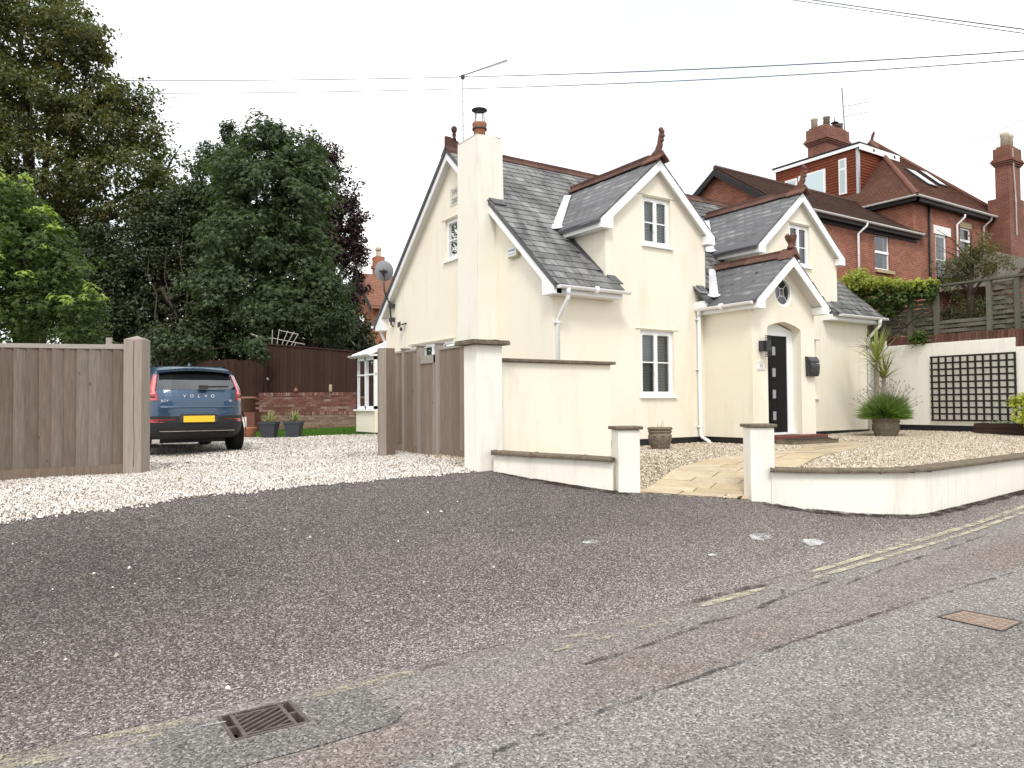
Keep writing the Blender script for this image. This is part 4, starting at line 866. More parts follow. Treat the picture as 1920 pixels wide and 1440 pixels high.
# chimney
m = MB().prism([(7.40, 12.275, .55), (7.86, 12.275, .55), (7.86, 12.275, 5.57), (8.0, 12.275, 5.63), (7.975, 12.275, 6.84), (7.70, 12.275, 6.875), (7.405, 12.275, 6.86), (7.395, 12.275, 5.5)], (0, .74, 0))
CH = m.build('chimney_stack', 'chimney_render', COT, bevel=.012)
MB().box(7.42, 7.96, 12.29, 13.0, 6.85, 6.885).build('chimney_flaunching', 'ridge_clay', CH)
MB().lathe([(.115, 0), (.118, .20), (.125, .22), (.125, .25), (.14, .28), (.148, .345), (.15, .37), (.125, .365), (.12, .25)], (7.69, 12.64, 6.86), 20).build('chimney_pot', 'terracotta', CH, smooth=True)
m = MB().lathe([(.01, .0), (.155, .005), (.16, .02), (.02, .05)], (7.69, 12.64, 7.485), 20).lathe([(.151, 0), (.153, .012), (.151, .024)], (7.69, 12.64, 7.10), 16)
for a in range(4): th_ = a*math.pi/2+.4; m.tube([(7.69+.13*math.cos(th_), 12.64+.13*math.sin(th_), 7.14), (7.69+.10*math.cos(th_), 12.64+.10*math.sin(th_), 7.49)], .009, 4)
m.build('chimney_cowl', 'dark_metal', CH)
MB().prism([(7.62, 12.262, 5.60), (7.99, 12.262, 5.655), (7.99, 12.262, 5.60), (7.70, 12.262, 5.50)], (0, .012, 0)).prism([(7.66, 12.27, 5.635), (7.98, 12.27, 5.635), (7.98, 12.10, 5.49), (7.68, 12.10, 5.49)], (0, -.01, .012)).build('chimney_flashing', 'lead_dark', CH)
# date stone with cut lettering
ds = MB().prism([(XG-.006, 13.60, 5.90), (XG-.006, 14.10, 5.90), (XG-.006, 14.10, 6.28), (XG-.006, 13.60, 6.28)], (-.004, 0, 0)).build('date_stone', 'date_stone', COT)
def lettering(txt, loc, rot, size, mat, parent, label=None, space=1.0, name='lettering', ext=.001):
    cu = bpy.data.curves.new(name, 'FONT'); cu.body = txt; cu.size = size; cu.extrude = ext; cu.align_x = 'CENTER'; cu.align_y = 'CENTER'; cu.space_character = space; cu.materials.append(MATS[mat])
    tmp = bpy.data.objects.new(name, cu); COL.objects.link(tmp); bpy.context.view_layer.update()
    me = bpy.data.meshes.new_from_object(tmp.evaluated_get(bpy.context.evaluated_depsgraph_get())); bpy.data.objects.remove(tmp); me.name = name
    if not me.materials: me.materials.append(MATS[mat])
    o = bpy.data.objects.new(name, me); o.location = loc; o.rotation_euler = rot; link(o, parent); return o
RG = (math.pi/2, 0, -math.pi/2); RF = (math.pi/2, 0, 0)
lettering('SW', (XG-.013, 13.90, 6.17), RG, .15, 'grey_print', ds); lettering('2005', (XG-.013, 13.87, 5.99), RG, .15, 'grey_print', ds)

for y_, z0_, z1_ in ((11.15, 2.4, 3.45), (10.77, 2.2, 3.6)):
    m = MB(); n_ = 10; pp = [(y_+random.uniform(-.012, .012), z0_+(z1_-z0_)*i/n_) for i in range(n_+1)]
    for (a, b), (c, d) in zip(pp[:-1], pp[1:]): m.quad((XG-.0015, a-.003, b), (XG-.0015, a+.003, b), (XG-.0015, c+.003, d), (XG-.0015, c-.003, d))
    m.build('hairline_crack', 'soffit', COT)
# ================================================================== small things fixed to the cottage
t = thing('tv_aerial', 'tall grey television aerial on a mast behind the cream chimney', 'aerial', (7.43, 12.85, 6.8))
m = MB().tube([(7.43, 12.85, 5.9), (7.43, 12.85, 8.22)], .016, 6)
for z in (6.95, 7.2, 7.45, 7.7, 7.95): m.tube([(7.43, 12.85, z-.01), (7.43, 12.85, z+.01)], .02, 6)
m.build('mast', 'galvanised', t)
a, b = Vector((7.37, 12.9, 8.2)), Vector((8.14, 12.3, 8.50)); dv = (b-a).normalized(); sd = Vector((0, 0, 1)).cross(dv).normalized(); up2 = dv.cross(sd)
m = MB().tube([a, b], .016, 6).tube([a+Vector((.03, -.02, -.03)), b+Vector((0, 0, -.03))], .006, 5); m.build('boom', 'galvanised', t)
m = MB()
for i in range(16): p = a.lerp(b, .1+.88*i/15); m.tube([p-sd*.10, p+sd*.10], .0035, 4)
m.build('element', 'galvanised', t); MB().box(7.40, 7.46, 12.82, 12.88, 8.15, 8.23).build('clamp', 'dark_metal', t)
t = thing('satellite_dish', 'grey satellite dish on a bent pole at the gable verge', 'dish', (7.72, 17.0, 3.6))
DC = Vector((7.56, 17.03, 4.93)); dn = Vector((.50, .70, .25)).normalized(); e1 = dn.cross(Vector((0, 0, 1))).normalized(); e2 = e1.cross(dn)
m = MB(); rings = []
for r in (.0, .08, .15, .20, .235): rings.append([DC+dn*(.9*r*r-.02)+(e1*math.cos(2*math.pi*k/24)+e2*1.08*math.sin(2*math.pi*k/24))*max(r, .001) for k in range(24)])
for off in (0, -.012):
    for i in range(4):
        for k in range(24): q = (k+1) % 24; m.quad(rings[i][k]+dn*off, rings[i][q]+dn*off, rings[i+1][q]+dn*off, rings[i+1][k]+dn*off)
m.build('dish', 'dish_grey', t, smooth=True)
MB().tube([(7.80, 17.0, 3.56), (7.74, 17.0, 3.60), (7.71, 17.0, 4.12), (7.60, 17.0, 4.32), (7.56, 17.0, 4.44), (7.54, 17.02, 4.88)], .022, 8).build('pole', 'dark_metal', t, smooth=True)
MB().box(7.70, 7.82, 16.95, 17.05, 3.68, 3.78).box(7.70, 7.82, 16.95, 17.05, 4.02, 4.12).build('bracket', 'dark_metal', t)
MB().tube([DC-dn*.02, DC-dn*.09+Vector((0, 0, -.02))], .05, 8).tube([DC+e1*.1-dn*.06, DC-e1*.1-dn*.06], .025, 6).build('mount', 'dark_metal', t)
MB().tube([DC-e2*.22, DC+dn*.26-e2*.16], .012, 6).tube([DC+dn*.26-e2*.17, DC+dn*.34-e2*.16], .03, 8).build('feed_arm', 'dark_metal', t)
t = thing('floodlight', 'small black floodlight with sensor on the gable wall', 'lamp', (XG, 16.44, 3.5))
MB().tube([(XG, 16.32, 3.58), (XG-.10, 16.40, 3.55)], .018, 6).build('arm', 'dark_metal', t)
MB().obox((XG-.12, 16.46, 3.56), Vector((-.7, .3, -.3)).normalized(), Vector((.3, .7, 0)).normalized(), (0, 0, 1), -.03, .05, -.07, .07, -.06, .06).build('head', 'dark_metal', t, bevel=.01)
MB().obox((XG-.12, 16.46, 3.56), Vector((-.7, .3, -.3)).normalized(), Vector((.3, .7, 0)).normalized(), (0, 0, 1), .05, .055, -.05, .05, -.04, .04).build('lens', 'lamp_lens', t)
MB().lathe([(.02, 0), (.035, .02), (.035, .07), (.02, .09)], (XG-.09, 16.44, 3.40), 10).build('sensor', 'dark_metal', t)
t = thing('alarm_box', 'white burglar alarm box on the gable under the verge', 'alarm box', (XG, 11.56, 4.4))
MB().box(XG-.085, XG-.0, 11.42, 11.74, 4.36, 4.56).build('back_box', 'alarm_side', t, bevel=.015); MB().box(XG-.10, XG-.082, 11.44, 11.72, 4.385, 4.545).build('front_panel', 'alarm_box', t, bevel=.006)
m = MB(); y = 11.70
while y > 11.47:
    w_ = random.choice((.006, .009, .014)); m.box(XG-.1025, XG-.101, y-w_, y, 4.475+random.uniform(0, .006), 4.515-random.uniform(0, .006)); m.box(XG-.1025, XG-.101, y-w_*.7, y, 4.415+random.uniform(0, .004), 4.435); y -= w_+random.uniform(.004, .010)
m.build('printed_mark', 'blue_print', t)
t = thing('wall_lantern', 'black up-and-down wall lamp left of the front door', 'lamp', (11.97, YP, 2.5))
MB().box(11.845, 11.92, YP-.10, YP, 2.58, 2.78).build('back_plate', 'dark_metal', t); MB().tube([(11.955, YP-.13, 2.57), (11.955, YP-.13, 2.79)], .058, 14).build('body', 'dark_metal', t, smooth=False)
m = MB()
for z in (2.815, 2.845, 2.875, 2.545, 2.515, 2.485): m.tube([(11.955, YP-.13, z-.006), (11.955, YP-.13, z+.006)], .056, 14)
m.tube([(11.955, YP-.13, 2.48), (11.955, YP-.13, 2.88)], .012, 6); m.build('fin', 'dark_metal', t)
t = thing('mailbox', 'dark grey letterbox on the porch wall right of the door', 'mailbox', (13.45, YP, 2.1))
m = MB(); pr = [(0, 2.13), (.09, 2.13), (.115, 2.20), (.125, 2.32), (.10, 2.42), (.0, 2.42)]; m.prism([(13.30, YP-.002-a, z) for a, z in pr], (.29, 0, 0)); m.build('box', 'mailbox', t, bevel=.008)
MB().prism([(13.29, YP-.002, 2.42), (13.29, YP-.12, 2.42), (13.29, YP-.06, 2.51), (13.29, YP-.002, 2.52)], (.31, 0, 0)).build('lid', 'mailbox', t, bevel=.006)
MB().box(13.50, 13.56, YP-.118, YP-.112, 2.375, 2.39).build('name_slot', 'chrome', t)
t = thing('number_plaque', 'small white house number plaque beside the front door', 'plaque', (11.88, YP, 2.28))
MB().box(11.80, 11.99, YP-.012, YP, 2.25, 2.36).build('plate', 'plaque', t); MB().box(11.79, 12.0, YP-.016, YP, 2.225, 2.245).prism([(11.79, YP-.014, 2.36), (12.0, YP-.014, 2.36), (11.895, YP-.014, 2.42)], (0, .013, 0)).build('moulding', 'soffit', t)
lettering('15', (11.895, YP-.014, 2.305), RF, .105, 'grey_print', t)
# ------------------------------------------------------------------ conservatory at the back corner
t = thing('conservatory', 'white framed conservatory with cream dwarf wall behind the gable', 'conservatory', (8.6, 18.2, .8))
cx0, cx1, cy0, cy1, cz0, cz1, cz2 = 7.55, 10.6, 17.58, 18.82, .70, 1.46, 2.86
MB().box(cx0, cx1, cy0, cy1, .92, cz1).build('dwarf_wall', 'cream_render', t); MB().box(cx0+.02, cx1, cy0, cy1-.02, cz0, .92).build('plinth', 'black_paint', t)
MB().box(cx0-.06, cx1, cy0, cy1+.06, cz1, cz1+.05).build('sill', 'white_upvc', t)
m = MB(); 
for y in (cy0, cy0+.58, cy1-.08): m.box(cx0, cx0+.07, y, y+.08, cz1+.05, cz2)
for x in (cx0, cx0+.9, cx0+1.8, cx1-.08): m.box(x, x+.08, cy1-.07, cy1, cz1+.05, cz2)
m.box(cx0, cx0+.07, cy0, cy1, cz2-.09, cz2).box(cx0, cx0+.07, cy0, cy1, cz1+.05, cz1+.13).box(cx0, cx1, cy1-.07, cy1, cz2-.09, cz2).box(cx0, cx1, cy1-.07, cy1, cz1+.05, cz1+.13)
m.box(cx0+.01, cx0+.05, cy0, cy1, 2.38, 2.42); m.build('frame', 'white_upvc', t)
for a, b in ((cy0+.08, cy0+.58), (cy0+.66, cy1-.08)): MB().quad((cx0+.04, a, cz1+.1), (cx0+.04, b, cz1+.1), (cx0+.04, b, cz2-.08), (cx0+.04, a, cz2-.08)).build('pane', 'glass', t)
for a, b in ((cx0+.08, cx0+.9), (cx0+.98, cx0+1.8), (cx0+1.88, cx1-.08)): MB().quad((a, cy1-.04, cz1+.1), (b, cy1-.04, cz1+.1), (b, cy1-.04, cz2-.08), (a, cy1-.04, cz2-.08)).build('pane', 'glass', t)
MB().prism([(cx0-.12, cy1+.12, cz2), (cx0-.12, cy0, cz2), (cx0-.12, cy0, cz2+.05), (cx0-.12, cy1+.12, cz2+.05)], (cx1-cx0+.1, 0, 0)).half_pipe((cx0-.14, cy1+.14, cz2+.06), (cx0-.14, cy0, cz2+.06), .05).build('gutter', 'white_upvc', t)
m = MB(); E = [(cx0-.08, cy1+.08, cz2+.06), (cx0-.08, cy0, cz2+.06), (cx0+1.0, cy0, 3.45), (cx0+1.0, cy0+.3, 3.45), (cx1, cy1+.08, cz2+.06), (cx1, cy0+.3, 3.45)]
m.quad(E[0], E[1], E[2], E[3]); m.quad(E[0], E[3], E[5], E[4]); m.build('roof_panel', 'cons_roof', t)
m = MB().tube([E[0], E[3]], .035, 6).tube([E[1], E[2]], .03, 6).tube([E[3], E[5]], .04, 6)
for k in (.33, .66): m.tube([Vector(E[0]).lerp(Vector(E[1]), k), Vector(E[3]).lerp(Vector(E[2]), k)], .022, 5)
m.build('roof_bar', 'white_upvc', t)
MB().box(cx0+.4, cx1, cy0+.1, cy0+.12, .9, 2.8).build('inner_wall', 'interior', t)
# ================================================================== rendered garden walls
t = thing('garden_wall', 'cream rendered garden wall with tall capped pier left of the path', 'wall', (5.25, 8.6, .6))
MB().box(5.05, 5.45, 8.41, 8.76, .35, 2.40).build('tall_pier', 'wall_render', t, bevel=.012)
MB().box(4.95, 5.53, 8.33, 8.84, 2.40, 2.445).prism([(4.96, 8.34, 2.445), (5.52, 8.34, 2.445), (5.52, 8.83, 2.445), (4.96, 8.83, 2.445)], (0, 0, .012)).build('pier_cap', 'coping_stone', t, bevel=.012)
zt = 2.19
MB().box(5.45, 7.50, 8.56, 8.74, .5, zt).build('screen_wall', 'cream_render', t, bevel=.01)
x = 5.43
while x < 7.5: MB().box(x, min(x+.60, 7.56), 8.50, 8.80, zt, zt+.045).build('coping', 'coping_stone', t, bevel=.01); x += .605
def low_wall(pts, ztops, thick, zb, parent, cop=.042, cw=.07, piece_len=None, flip=1, mat='wall_render'):
    """rendered low wall along pts, coping stones on top"""
    P = [Vector((p[0], p[1], 0)) for p in pts]; n = len(P); S = []
    for i in range(n):
        d = (P[min(i+1, n-1)]-P[max(i-1, 0)]).normalized(); S.append(Vector((-d.y, d.x, 0)))
    m = MB()
    def ring(i, a, b, z0, z1): p, s = P[i], S[i]; return [Vector((p+s*a).to_tuple()[:2]+(z0,)), Vector((p+s*b).to_tuple()[:2]+(z0,)), Vector((p+s*b).to_tuple()[:2]+(z1,)), Vector((p+s*a).to_tuple()[:2]+(z1,))]
    def loft(m, idx, a, b, z0, z1):
        R = [ring(i, a, b, z0(i), z1(i)) for i in idx]; k = len(m.v)
        for r in R: m.v += [tuple(v) for v in r]
        for j in range(len(R)-1):
            for q in range(4): m.f.append((k+j*4+q, k+j*4+(q+1) % 4, k+(j+1)*4+(q+1) % 4, k+(j+1)*4+q))
        m.f.append((k, k+1, k+2, k+3)); e = k+(len(R)-1)*4; m.f.append((e+3, e+2, e+1, e))
    loft(m, range(n), -thick/2, thick/2, lambda i: zb, lambda i: ztops[i]); m.build('low_wall', mat, parent, smooth=False)
    i = 0
    while i < n-1:
        j = min(n-1, i+(piece_len or 3)); c = MB(); loft(c, range(i, j+1), -thick/2-cw, thick/2+cw*.6, lambda q: ztops[q], lambda q: ztops[q]+cop); c.build('coping', 'coping_stone', parent, bevel=.01); i = j
def curve_pts(P, n):
    """Catmull-Rom through P"""
    out = []; Q = [P[0]]+list(P)+[P[-1]]
    for i in range(1, len(Q)-2):
        for k in range(n):
            u = k/n; a, b, c, d = [Vector((*q, 0)) for q in Q[i-1:i+3]]
            v = .5*((2*b)+(c-a)*u+(2*a-5*b+4*c-d)*u*u+(3*b-a-3*c+d)*u**3); out.append((v.x, v.y))
    out.append(tuple(P[-1])); return out
Lp = curve_pts([(5.34, 8.40), (5.64, 7.95), (6.04, 7.43), (6.28, 7.12)], 4); low_wall(Lp, [.95-.075*i/(len(Lp)-1) for i in range(len(Lp))], .20, .2, t, piece_len=4)
def pier(parent, x, y, ang, w, z0, z1, cap):
    c, s = math.cos(ang), math.sin(ang); U, V = Vector((c, s, 0)), Vector((-s, c, 0))
    MB().obox((x, y, 0), U, V, (0, 0, 1), -w/2, w/2, -w/2, w/2, z0, z1).build('pier', 'wall_render', parent, bevel=.012)
    MB().obox((x, y, 0), U, V, (0, 0, 1), -w/2-cap, w/2+cap, -w/2-cap, w/2+cap, z1, z1+.042).build('pier_cap', 'coping_stone', parent, bevel=.012)
pier(t, 6.42, 7.06, math.radians(-24), .285, .2, 1.275, .035)
t = thing('garden_wall', 'white rendered low wall curving round the front garden right of the path', 'wall', (8.0, 5.8, .3))
pier(t, 7.82, 6.13, math.radians(-33), .30, .1, 1.29, .03)
Rp = curve_pts([(7.90, 5.98), (8.06, 5.68), (8.32, 5.41), (8.70, 5.13), (9.05, 4.95), (9.25, 4.90)], 4)+[(9.6, 4.90), (10.4, 4.90), (11.3, 4.92), (12.2, 4.93), (13.4, 4.94), (15, 4.95), (18.5, 4.97)]
low_wall(Rp, [.745+.010*max(0, p[0]-9) for p in Rp], .20, -.1, t, piece_len=4, cw=.07)
for i, o in enumerate([o for o in t.children if o.name.startswith('low_wall')]):
    pass
# dirt line where walls meet tarmac
strip('dirt_edge', [(5.30, 8.33), (5.50, 7.86), (5.88, 7.34), (6.20, 6.95), (6.36, 6.86)], .16, 'moss_dirt', tarmac, .007, .3)
strip('dirt_edge', [(7.66, 5.95), (7.80, 5.68), (8.08, 5.34), (8.55, 4.99), (9.15, 4.74), (10.4, 4.75), (12.2, 4.79), (18, 4.82)], .17, 'moss_dirt', tarmac, .007, .3)
# ================================================================== timber fences
def board(parent, a, U, Nn, w, z0, z1, th=.018, lean=.008, mat='fence_wood', name='board'):
    return MB().obox(a, U, Nn, (0, 0, 1), 0, w, lean, lean+th, z0, z1).build(name, mat, parent)
t = thing('timber_gate', 'weathered brown close-board timber gate left of the drive opening', 'gate', (-.4, 11.75, .6))
A = Vector((1.262, 11.39, 0)); U = Vector((-1.42, .40, 0)).normalized(); Nn = Vector((-U.y, U.x, 0)); 
if Nn.y > 0: Nn = -Nn
sN = Nn
pitch = .146; n = 26
for i in range(n):
    a = A+U*(i*pitch); zb = .83-.022*i*pitch/1.0-(.0 if i < 1 else random.uniform(0, .006))
    MB().prism([tuple(a+Vector((0, 0, zb))+sN*.0), tuple(a+U*(pitch+.012)+Vector((0, 0, zb))+sN*.030), tuple(a+U*(pitch+.012)+Vector((0, 0, 2.395))+sN*.030), tuple(a+Vector((0, 0, 2.395)))], sN*.012).build('board', 'fence_wood', t)
MB().prism([tuple(A+sN*.03+Vector((0, 0, .66))), tuple(A+U*n*pitch+sN*.03+Vector((0, 0, .66-.05*n*pitch-.08))), tuple(A+U*n*pitch+sN*.03+Vector((0, 0, .82-.022*n*pitch))), tuple(A+sN*.03+Vector((0, 0, .84)))], sN*.03).build('gravel_board', 'fence_wood', t)
MB().obox(A, U, sN, (0, 0, 1), 0, n*pitch, -.04, .045, 2.395, 2.455).build('top_rail', 'rail_wood', t, bevel=.004)
MB().obox(A, U, sN, (0, 0, 1), .02, .28, -.14, -.06, 2.44, 2.475).obox(A, U, sN, (0, 0, 1), .20, .27, -.14, -.06, 2.475, 2.56).build('back_rail', 'rail_wood', t)
MB().obox(A, U, sN, (0, 0, 1), 0, n*pitch, -.08, -.02, 1.1, 1.2).obox(A, U, sN, (0, 0, 1), 0, n*pitch, -.08, -.02, 2.0, 2.1).build('cross_rail', 'fence_wood', t)
t = thing('gate_post', 'thick square grey timber post with pyramid top beside the blue car', 'post', (1.38, 11.34, .7))
PU = Vector((.832, -.554, 0)); PV = Vector((.554, .832, 0)); c0 = Vector((1.385, 11.36, 0)); hw_ = .122
m = MB().obox(c0, PU, PV, (0, 0, 1), -hw_, hw_, -hw_, hw_, .4, 2.53); q = [c0+PU*a+PV*b+Vector((0, 0, 2.53)) for a, b in ((-hw_, -hw_), (hw_, -hw_), (hw_, hw_), (-hw_, hw_))]; ap = c0+Vector((0, 0, 2.585))
for i in range(4): m.tri(q[i], q[(i+1) % 4], ap)
P_ = m.build('post', 'post_wood', t)
m = MB(); pts = [(.018, 2.5), (.012, 2.2), (.020, 1.9), (.014, 1.5), (.028, 1.15), (.02, .8)]
for (x0, z0), (x1, z1) in zip(pts[:-1], pts[1:]):
    f = lambda x, z: tuple(c0+PU*x-PV*(hw_+.0015)+Vector((0, 0, z))); m.quad(f(x0-.003, z0), f(x0+.003, z0), f(x1+.003, z1), f(x1-.003, z1))
m.build('split', 'pit', P_)
MB().tube([tuple(A+U*.62+sN*.10+Vector((0, 0, .55))), tuple(A+U*.62+sN*.10+Vector((0, 0, .76)))], .009, 5).build('ground_bolt', 'rust_plate', t)
# side fence with gate between tall pier and the cottage yard
t = thing('side_fence', 'brown close-board side fence with narrow gate beside the tall pier', 'fence', (5.6, 10.3, .75))
U = Vector((0, 1, 0)); XF = 5.60
def fboards(y0, y1, z0, z1, w=.125, x=XF):
    y = y0
    while y < y1-.02:
        ww = min(w, y1-y); MB().prism([(x, y, z0), (x-.026, y+ww+.01, z0), (x-.026, y+ww+.01, z1), (x, y, z1)], (-.012, 0, 0)).build('board', 'side_wood', t); y += ww
fboards(8.76, 10.40, .92, 2.47); fboards(10.56, 11.06, .80, 2.37, .11); fboards(11.22, 11.66, .92, 2.50); fboards(11.78, 12.12, .92, 2.52)
for y0, y1 in ((8.76, 10.40), (11.22, 11.66), (11.78, 12.12)): MB().box(XF-.045, XF+.02, y0, y1, 2.47 if y0 < 9 else 2.51, 2.51 if y0 < 9 else 2.545).build('top_rail', 'rail_wood', t); MB().box(XF-.04, XF+.0, y0, y1, .72, .92).build('gravel_board', 'side_wood', t)
MB().box(XF-.05, XF-.012, 10.56, 11.06, 2.28, 2.41).build('gate_top', 'rail_wood', t); MB().box(XF-.05, XF+.02, 10.56, 10.59, .78, 2.4).build('gate_stile', 'post_wood', t)
for y, h in ((10.48, 2.57), (11.14, 2.575), (11.72, 2.56)):
    MB().box(XF-.05, XF+.05, y-.05, y+.05, .5, h).build('post', 'post_wood', t); MB().box(XF-.07, XF+.07, y-.07, y+.07, h, h+.03).build('post_cap', 'post_wood', t, bevel=.008)
t = thing('gate_post', 'wide brown boxed timber gatepost at the end of the side fence', 'post', (5.08, 11.35, .75))
q = [Vector((4.947, 11.345, 0)), Vector((5.035, 11.27, 0)), Vector((5.20, 11.30, 0)), Vector((5.20, 11.52, 0)), Vector((5.0, 11.52, 0))]
MB().prism([tuple(p+Vector((0, 0, .5))) for p in q], (0, 0, 2.04)).build('post', 'post_wood', t, bevel=.006)
MB().obox((5.035, 11.268, 0), Vector((.984, .178, 0)), Vector((.178, -.984, 0)), (0, 0, 1), .0, .165, .0, .015, .5, 2.535).build('facing_board', 'side_wood', t)
# black yard gate beyond the right end of the cottage
t = thing('side_gate', 'black ledged gate in the gap between cottage end and white wall', 'gate', (18.0, 10.9, .9))
for i in range(7): MB().box(17.58+i*.115, 17.58+i*.115+.108, 10.98, 11.0, .92, 2.6).build('board', 'black_paint', t)
MB().box(17.56, 18.38, 11.0, 11.03, 1.2, 1.3).box(17.56, 18.38, 11.0, 11.03, 2.2, 2.3).build('ledge', 'black_paint', t)
# ================================================================== brick garden wall and dark fence at the back
VR = Vector((.832, -.554, 0)); VF = Vector((.554, .832, 0))
def atL(px, D): return Vector((0, 0, 0))+VF*D+VR*((px-960)/1397.5*D)
BRK = MB().box(0, .215, 0, .10, 0, .065); bme = bpy.data.meshes.new('brick'); bme.from_pydata(BRK.v, [], BRK.f); bme.materials.append(MATS['garden_brick']); bme.update()
bme2 = bme.copy(); bme2.materials.clear(); bme2.materials.append(MATS['garden_brick_pale'])
SOL = MB().box(0, .065, 0, .215, 0, .10); sme = bpy.data.meshes.new('brick'); sme.from_pydata(SOL.v, [], SOL.f); sme.materials.append(MATS['garden_brick']); sme.update()
t = thing('brick_wall', 'old red brick garden wall of two tiers behind the lawn', 'wall', tuple(atL(575, 23.3)+Vector((0, 0, .8))))
def bricks(o, L, rows, z0, me, joined=False, skip=lambda r, u: False):
    M = Matrix((VR, VF, Vector((0, 0, 1)))).transposed()
    for r in range(rows):
        u = -.11 if r % 2 else 0
        while u < L-.05:
            if not skip(r, u): piece('brick', me, o+VR*u+VF*random.uniform(-.008, .004)+Vector((0, 0, z0+r*.076)), M, t)
            u += .227
o_up = atL(486, 23.4); o_lo = atL(462, 23.2); Lu, Ll = 3.55, 3.95
MB().obox(o_up, VR, VF, (0, 0, 1), .0, Lu, .02, .25, .7, 1.93).build('wall_core', 'mortar', t); MB().obox(o_lo, VR, VF, (0, 0, 1), .0, Ll, .02, .22, .6, 1.40).build('wall_core', 'mortar', t)
bricks(o_up, Lu, 7, 1.44, bme); bricks(o_lo, Ll, 7, .80, bme2)
M = Matrix((VR, VF, Vector((0, 0, 1)))).transposed()
for k in range(int(Lu/.076)): piece('brick', sme, o_up+VR*(k*.076)-VF*.02+Vector((0, 0, 1.93)), M, t)
for k in range(int(Ll/.076)): piece('brick', sme, o_lo+VR*(k*.076)-VF*.015+Vector((0, 0, 1.33)), M, t)
t = thing('dark_fence', 'tall dark brown close-board fence above the old brick wall', 'fence', tuple(atL(560, 23.7)+Vector((0, 0, 1))))
o_f = atL(503, 23.62)
for i in range(26):
    u = i*.118; zt_ = 3.56-.09*u; MB().obox(o_f, VR, VF, (0, 0, 1), u, u+.122, .012*(i % 2), .012*(i % 2)+.015, 1.8, zt_).build('board', 'dark_fence', t)
MB().obox(o_f, VR, VF, (0, 0, 1), -.10, 0, -.04, .08, .8, 3.62).build('post', 'dark_fence', t)
MB().prism([tuple(o_f+VR*0-VF*.03+Vector((0, 0, 3.56))), tuple(o_f+VR*3.1-VF*.03+Vector((0, 0, 3.28))), tuple(o_f+VR*3.1-VF*.03+Vector((0, 0, 3.31))), tuple(o_f-VF*.03+Vector((0, 0, 3.60)))], VF*.08).build('top_rail', 'dark_fence', t)
MB().tube([tuple(o_f+VR*-.01-VF*.06+Vector((0, 0, 2.50))), tuple(o_f+VR*.04-VF*.10+Vector((0, 0, 2.44)))], .03, 8).build('bell', 'chimney_pot_buff', t)
t = thing('dark_fence', 'lower dark brown fence under the ivy behind the blue car', 'fence', tuple(atL(380, 24.1)+Vector((0, 0, 1))))
o_g = atL(200, 24.1)
for i in range(46): u = i*.118; MB().obox(o_g, VR, VF, (0, 0, 1), u, u+.122, .012*(i % 2), .012*(i % 2)+.015, .7, 3.12+.02*math.sin(i)).build('board', 'dark_fence', t)
t = thing('fan_trellis', 'broken pale fan trellis leaning above the dark fence', 'trellis', tuple(atL(560, 23.9)+Vector((0, 0, 3.4))))
def tr(px, py, D=23.9): p = atL(px, D); p.z = 1.6+(762-py)/1397.5*D; return tuple(p)
for a, b in (((510, 648), (511, 618)), ((519, 648), (524, 617)), ((528, 648), (540, 620)), ((536, 648), (552, 622)), ((546, 648), (560, 626)), ((508, 633), (572, 646)), ((523, 619), (560, 627)), ((552, 648), (556, 643)), ((470, 625), (500, 635)), ((480, 630), (493, 644))):
    MB().tube([tr(*a), tr(*b)], .012, 5).build('lath', 'pale_lath', t)
# ================================================================== blue estate-style SUV seen from behind
CX, CY, CZ = 2.72, 14.12, .735
CAR = thing('parked_car', 'dark blue SUV parked on the gravel drive, rear towards the road', 'car', (CX, CY+2.2, CZ))
ST = np.array([  # z, rear x, front x, half width
 (.30, .16, 4.22, .80), (.36, .06, 4.36, .88), (.45, .015, 4.41, .915), (.60, .0, 4.425, .93), (.72, .012, 4.42, .932), (.86, .018, 4.40, .930), (.97, .030, 4.36, .922), (1.04, .045, 4.22, .910),
 (1.10, .065, 3.38, .892), (1.18, .10, 3.22, .868), (1.28, .175, 3.02, .832), (1.38, .255, 2.82, .794), (1.47, .325, 2.60, .755), (1.54, .385, 2.38, .715), (1.585, .46, 2.20, .67), (1.615, .62, 2.0, .59), (1.632, .85, 1.75, .45), (1.638, 1.05, 1.5, .25)])
NE = 4.6
def st(z): return [float(np.interp(z, ST[:, 0], ST[:, i])) for i in (1, 2, 3)]
def rear_x(y, z):
    xr, xf, w = st(z); a = (xf-xr)/2; return (xf+xr)/2-a*max(0, 1-min(1, abs(y/w))**NE)**(1/NE)
def side_y(x, z):
    xr, xf, w = st(z); a = (xf-xr)/2; return w*max(0, 1-min(1, abs((x-(xf+xr)/2)/a))**NE)**(1/NE)
def cw(x, y, z): return (CX+y, CY+x, CZ+z)
def body_rings(zs, name, mat):
    m = MB(); K = 72; k0 = 0
    for z in zs:
        xr, xf, w = st(z); a, xm = (xf-xr)/2, (xf+xr)/2
        for j in range(K):
            th = 2*math.pi*j/K; c, s = math.cos(th), math.sin(th)
            m.v.append(cw(xm-a*math.copysign(abs(c)**(2/NE), c), w*math.copysign(abs(s)**(2/NE), s), z))
    for i in range(len(zs)-1):
        for j in range(K): q = (j+1) % K; m.f.append((i*K+j, i*K+q, (i+1)*K+q, (i+1)*K+j))
    if zs[-1] > 1.6: m.f.append(tuple((len(zs)-1)*K+j for j in range(K)))
    if zs[0] < .35: m.f.append(tuple(reversed(range(K))))
    return m.build(name, mat, CAR, smooth=True)
body_rings([.71]+[z for z in ST[:, 0] if z > .715], 'body', 'car_paint')
body_rings([z for z in ST[:, 0] if z < .715]+[.71], 'bumper_cladding', 'car_cladding')
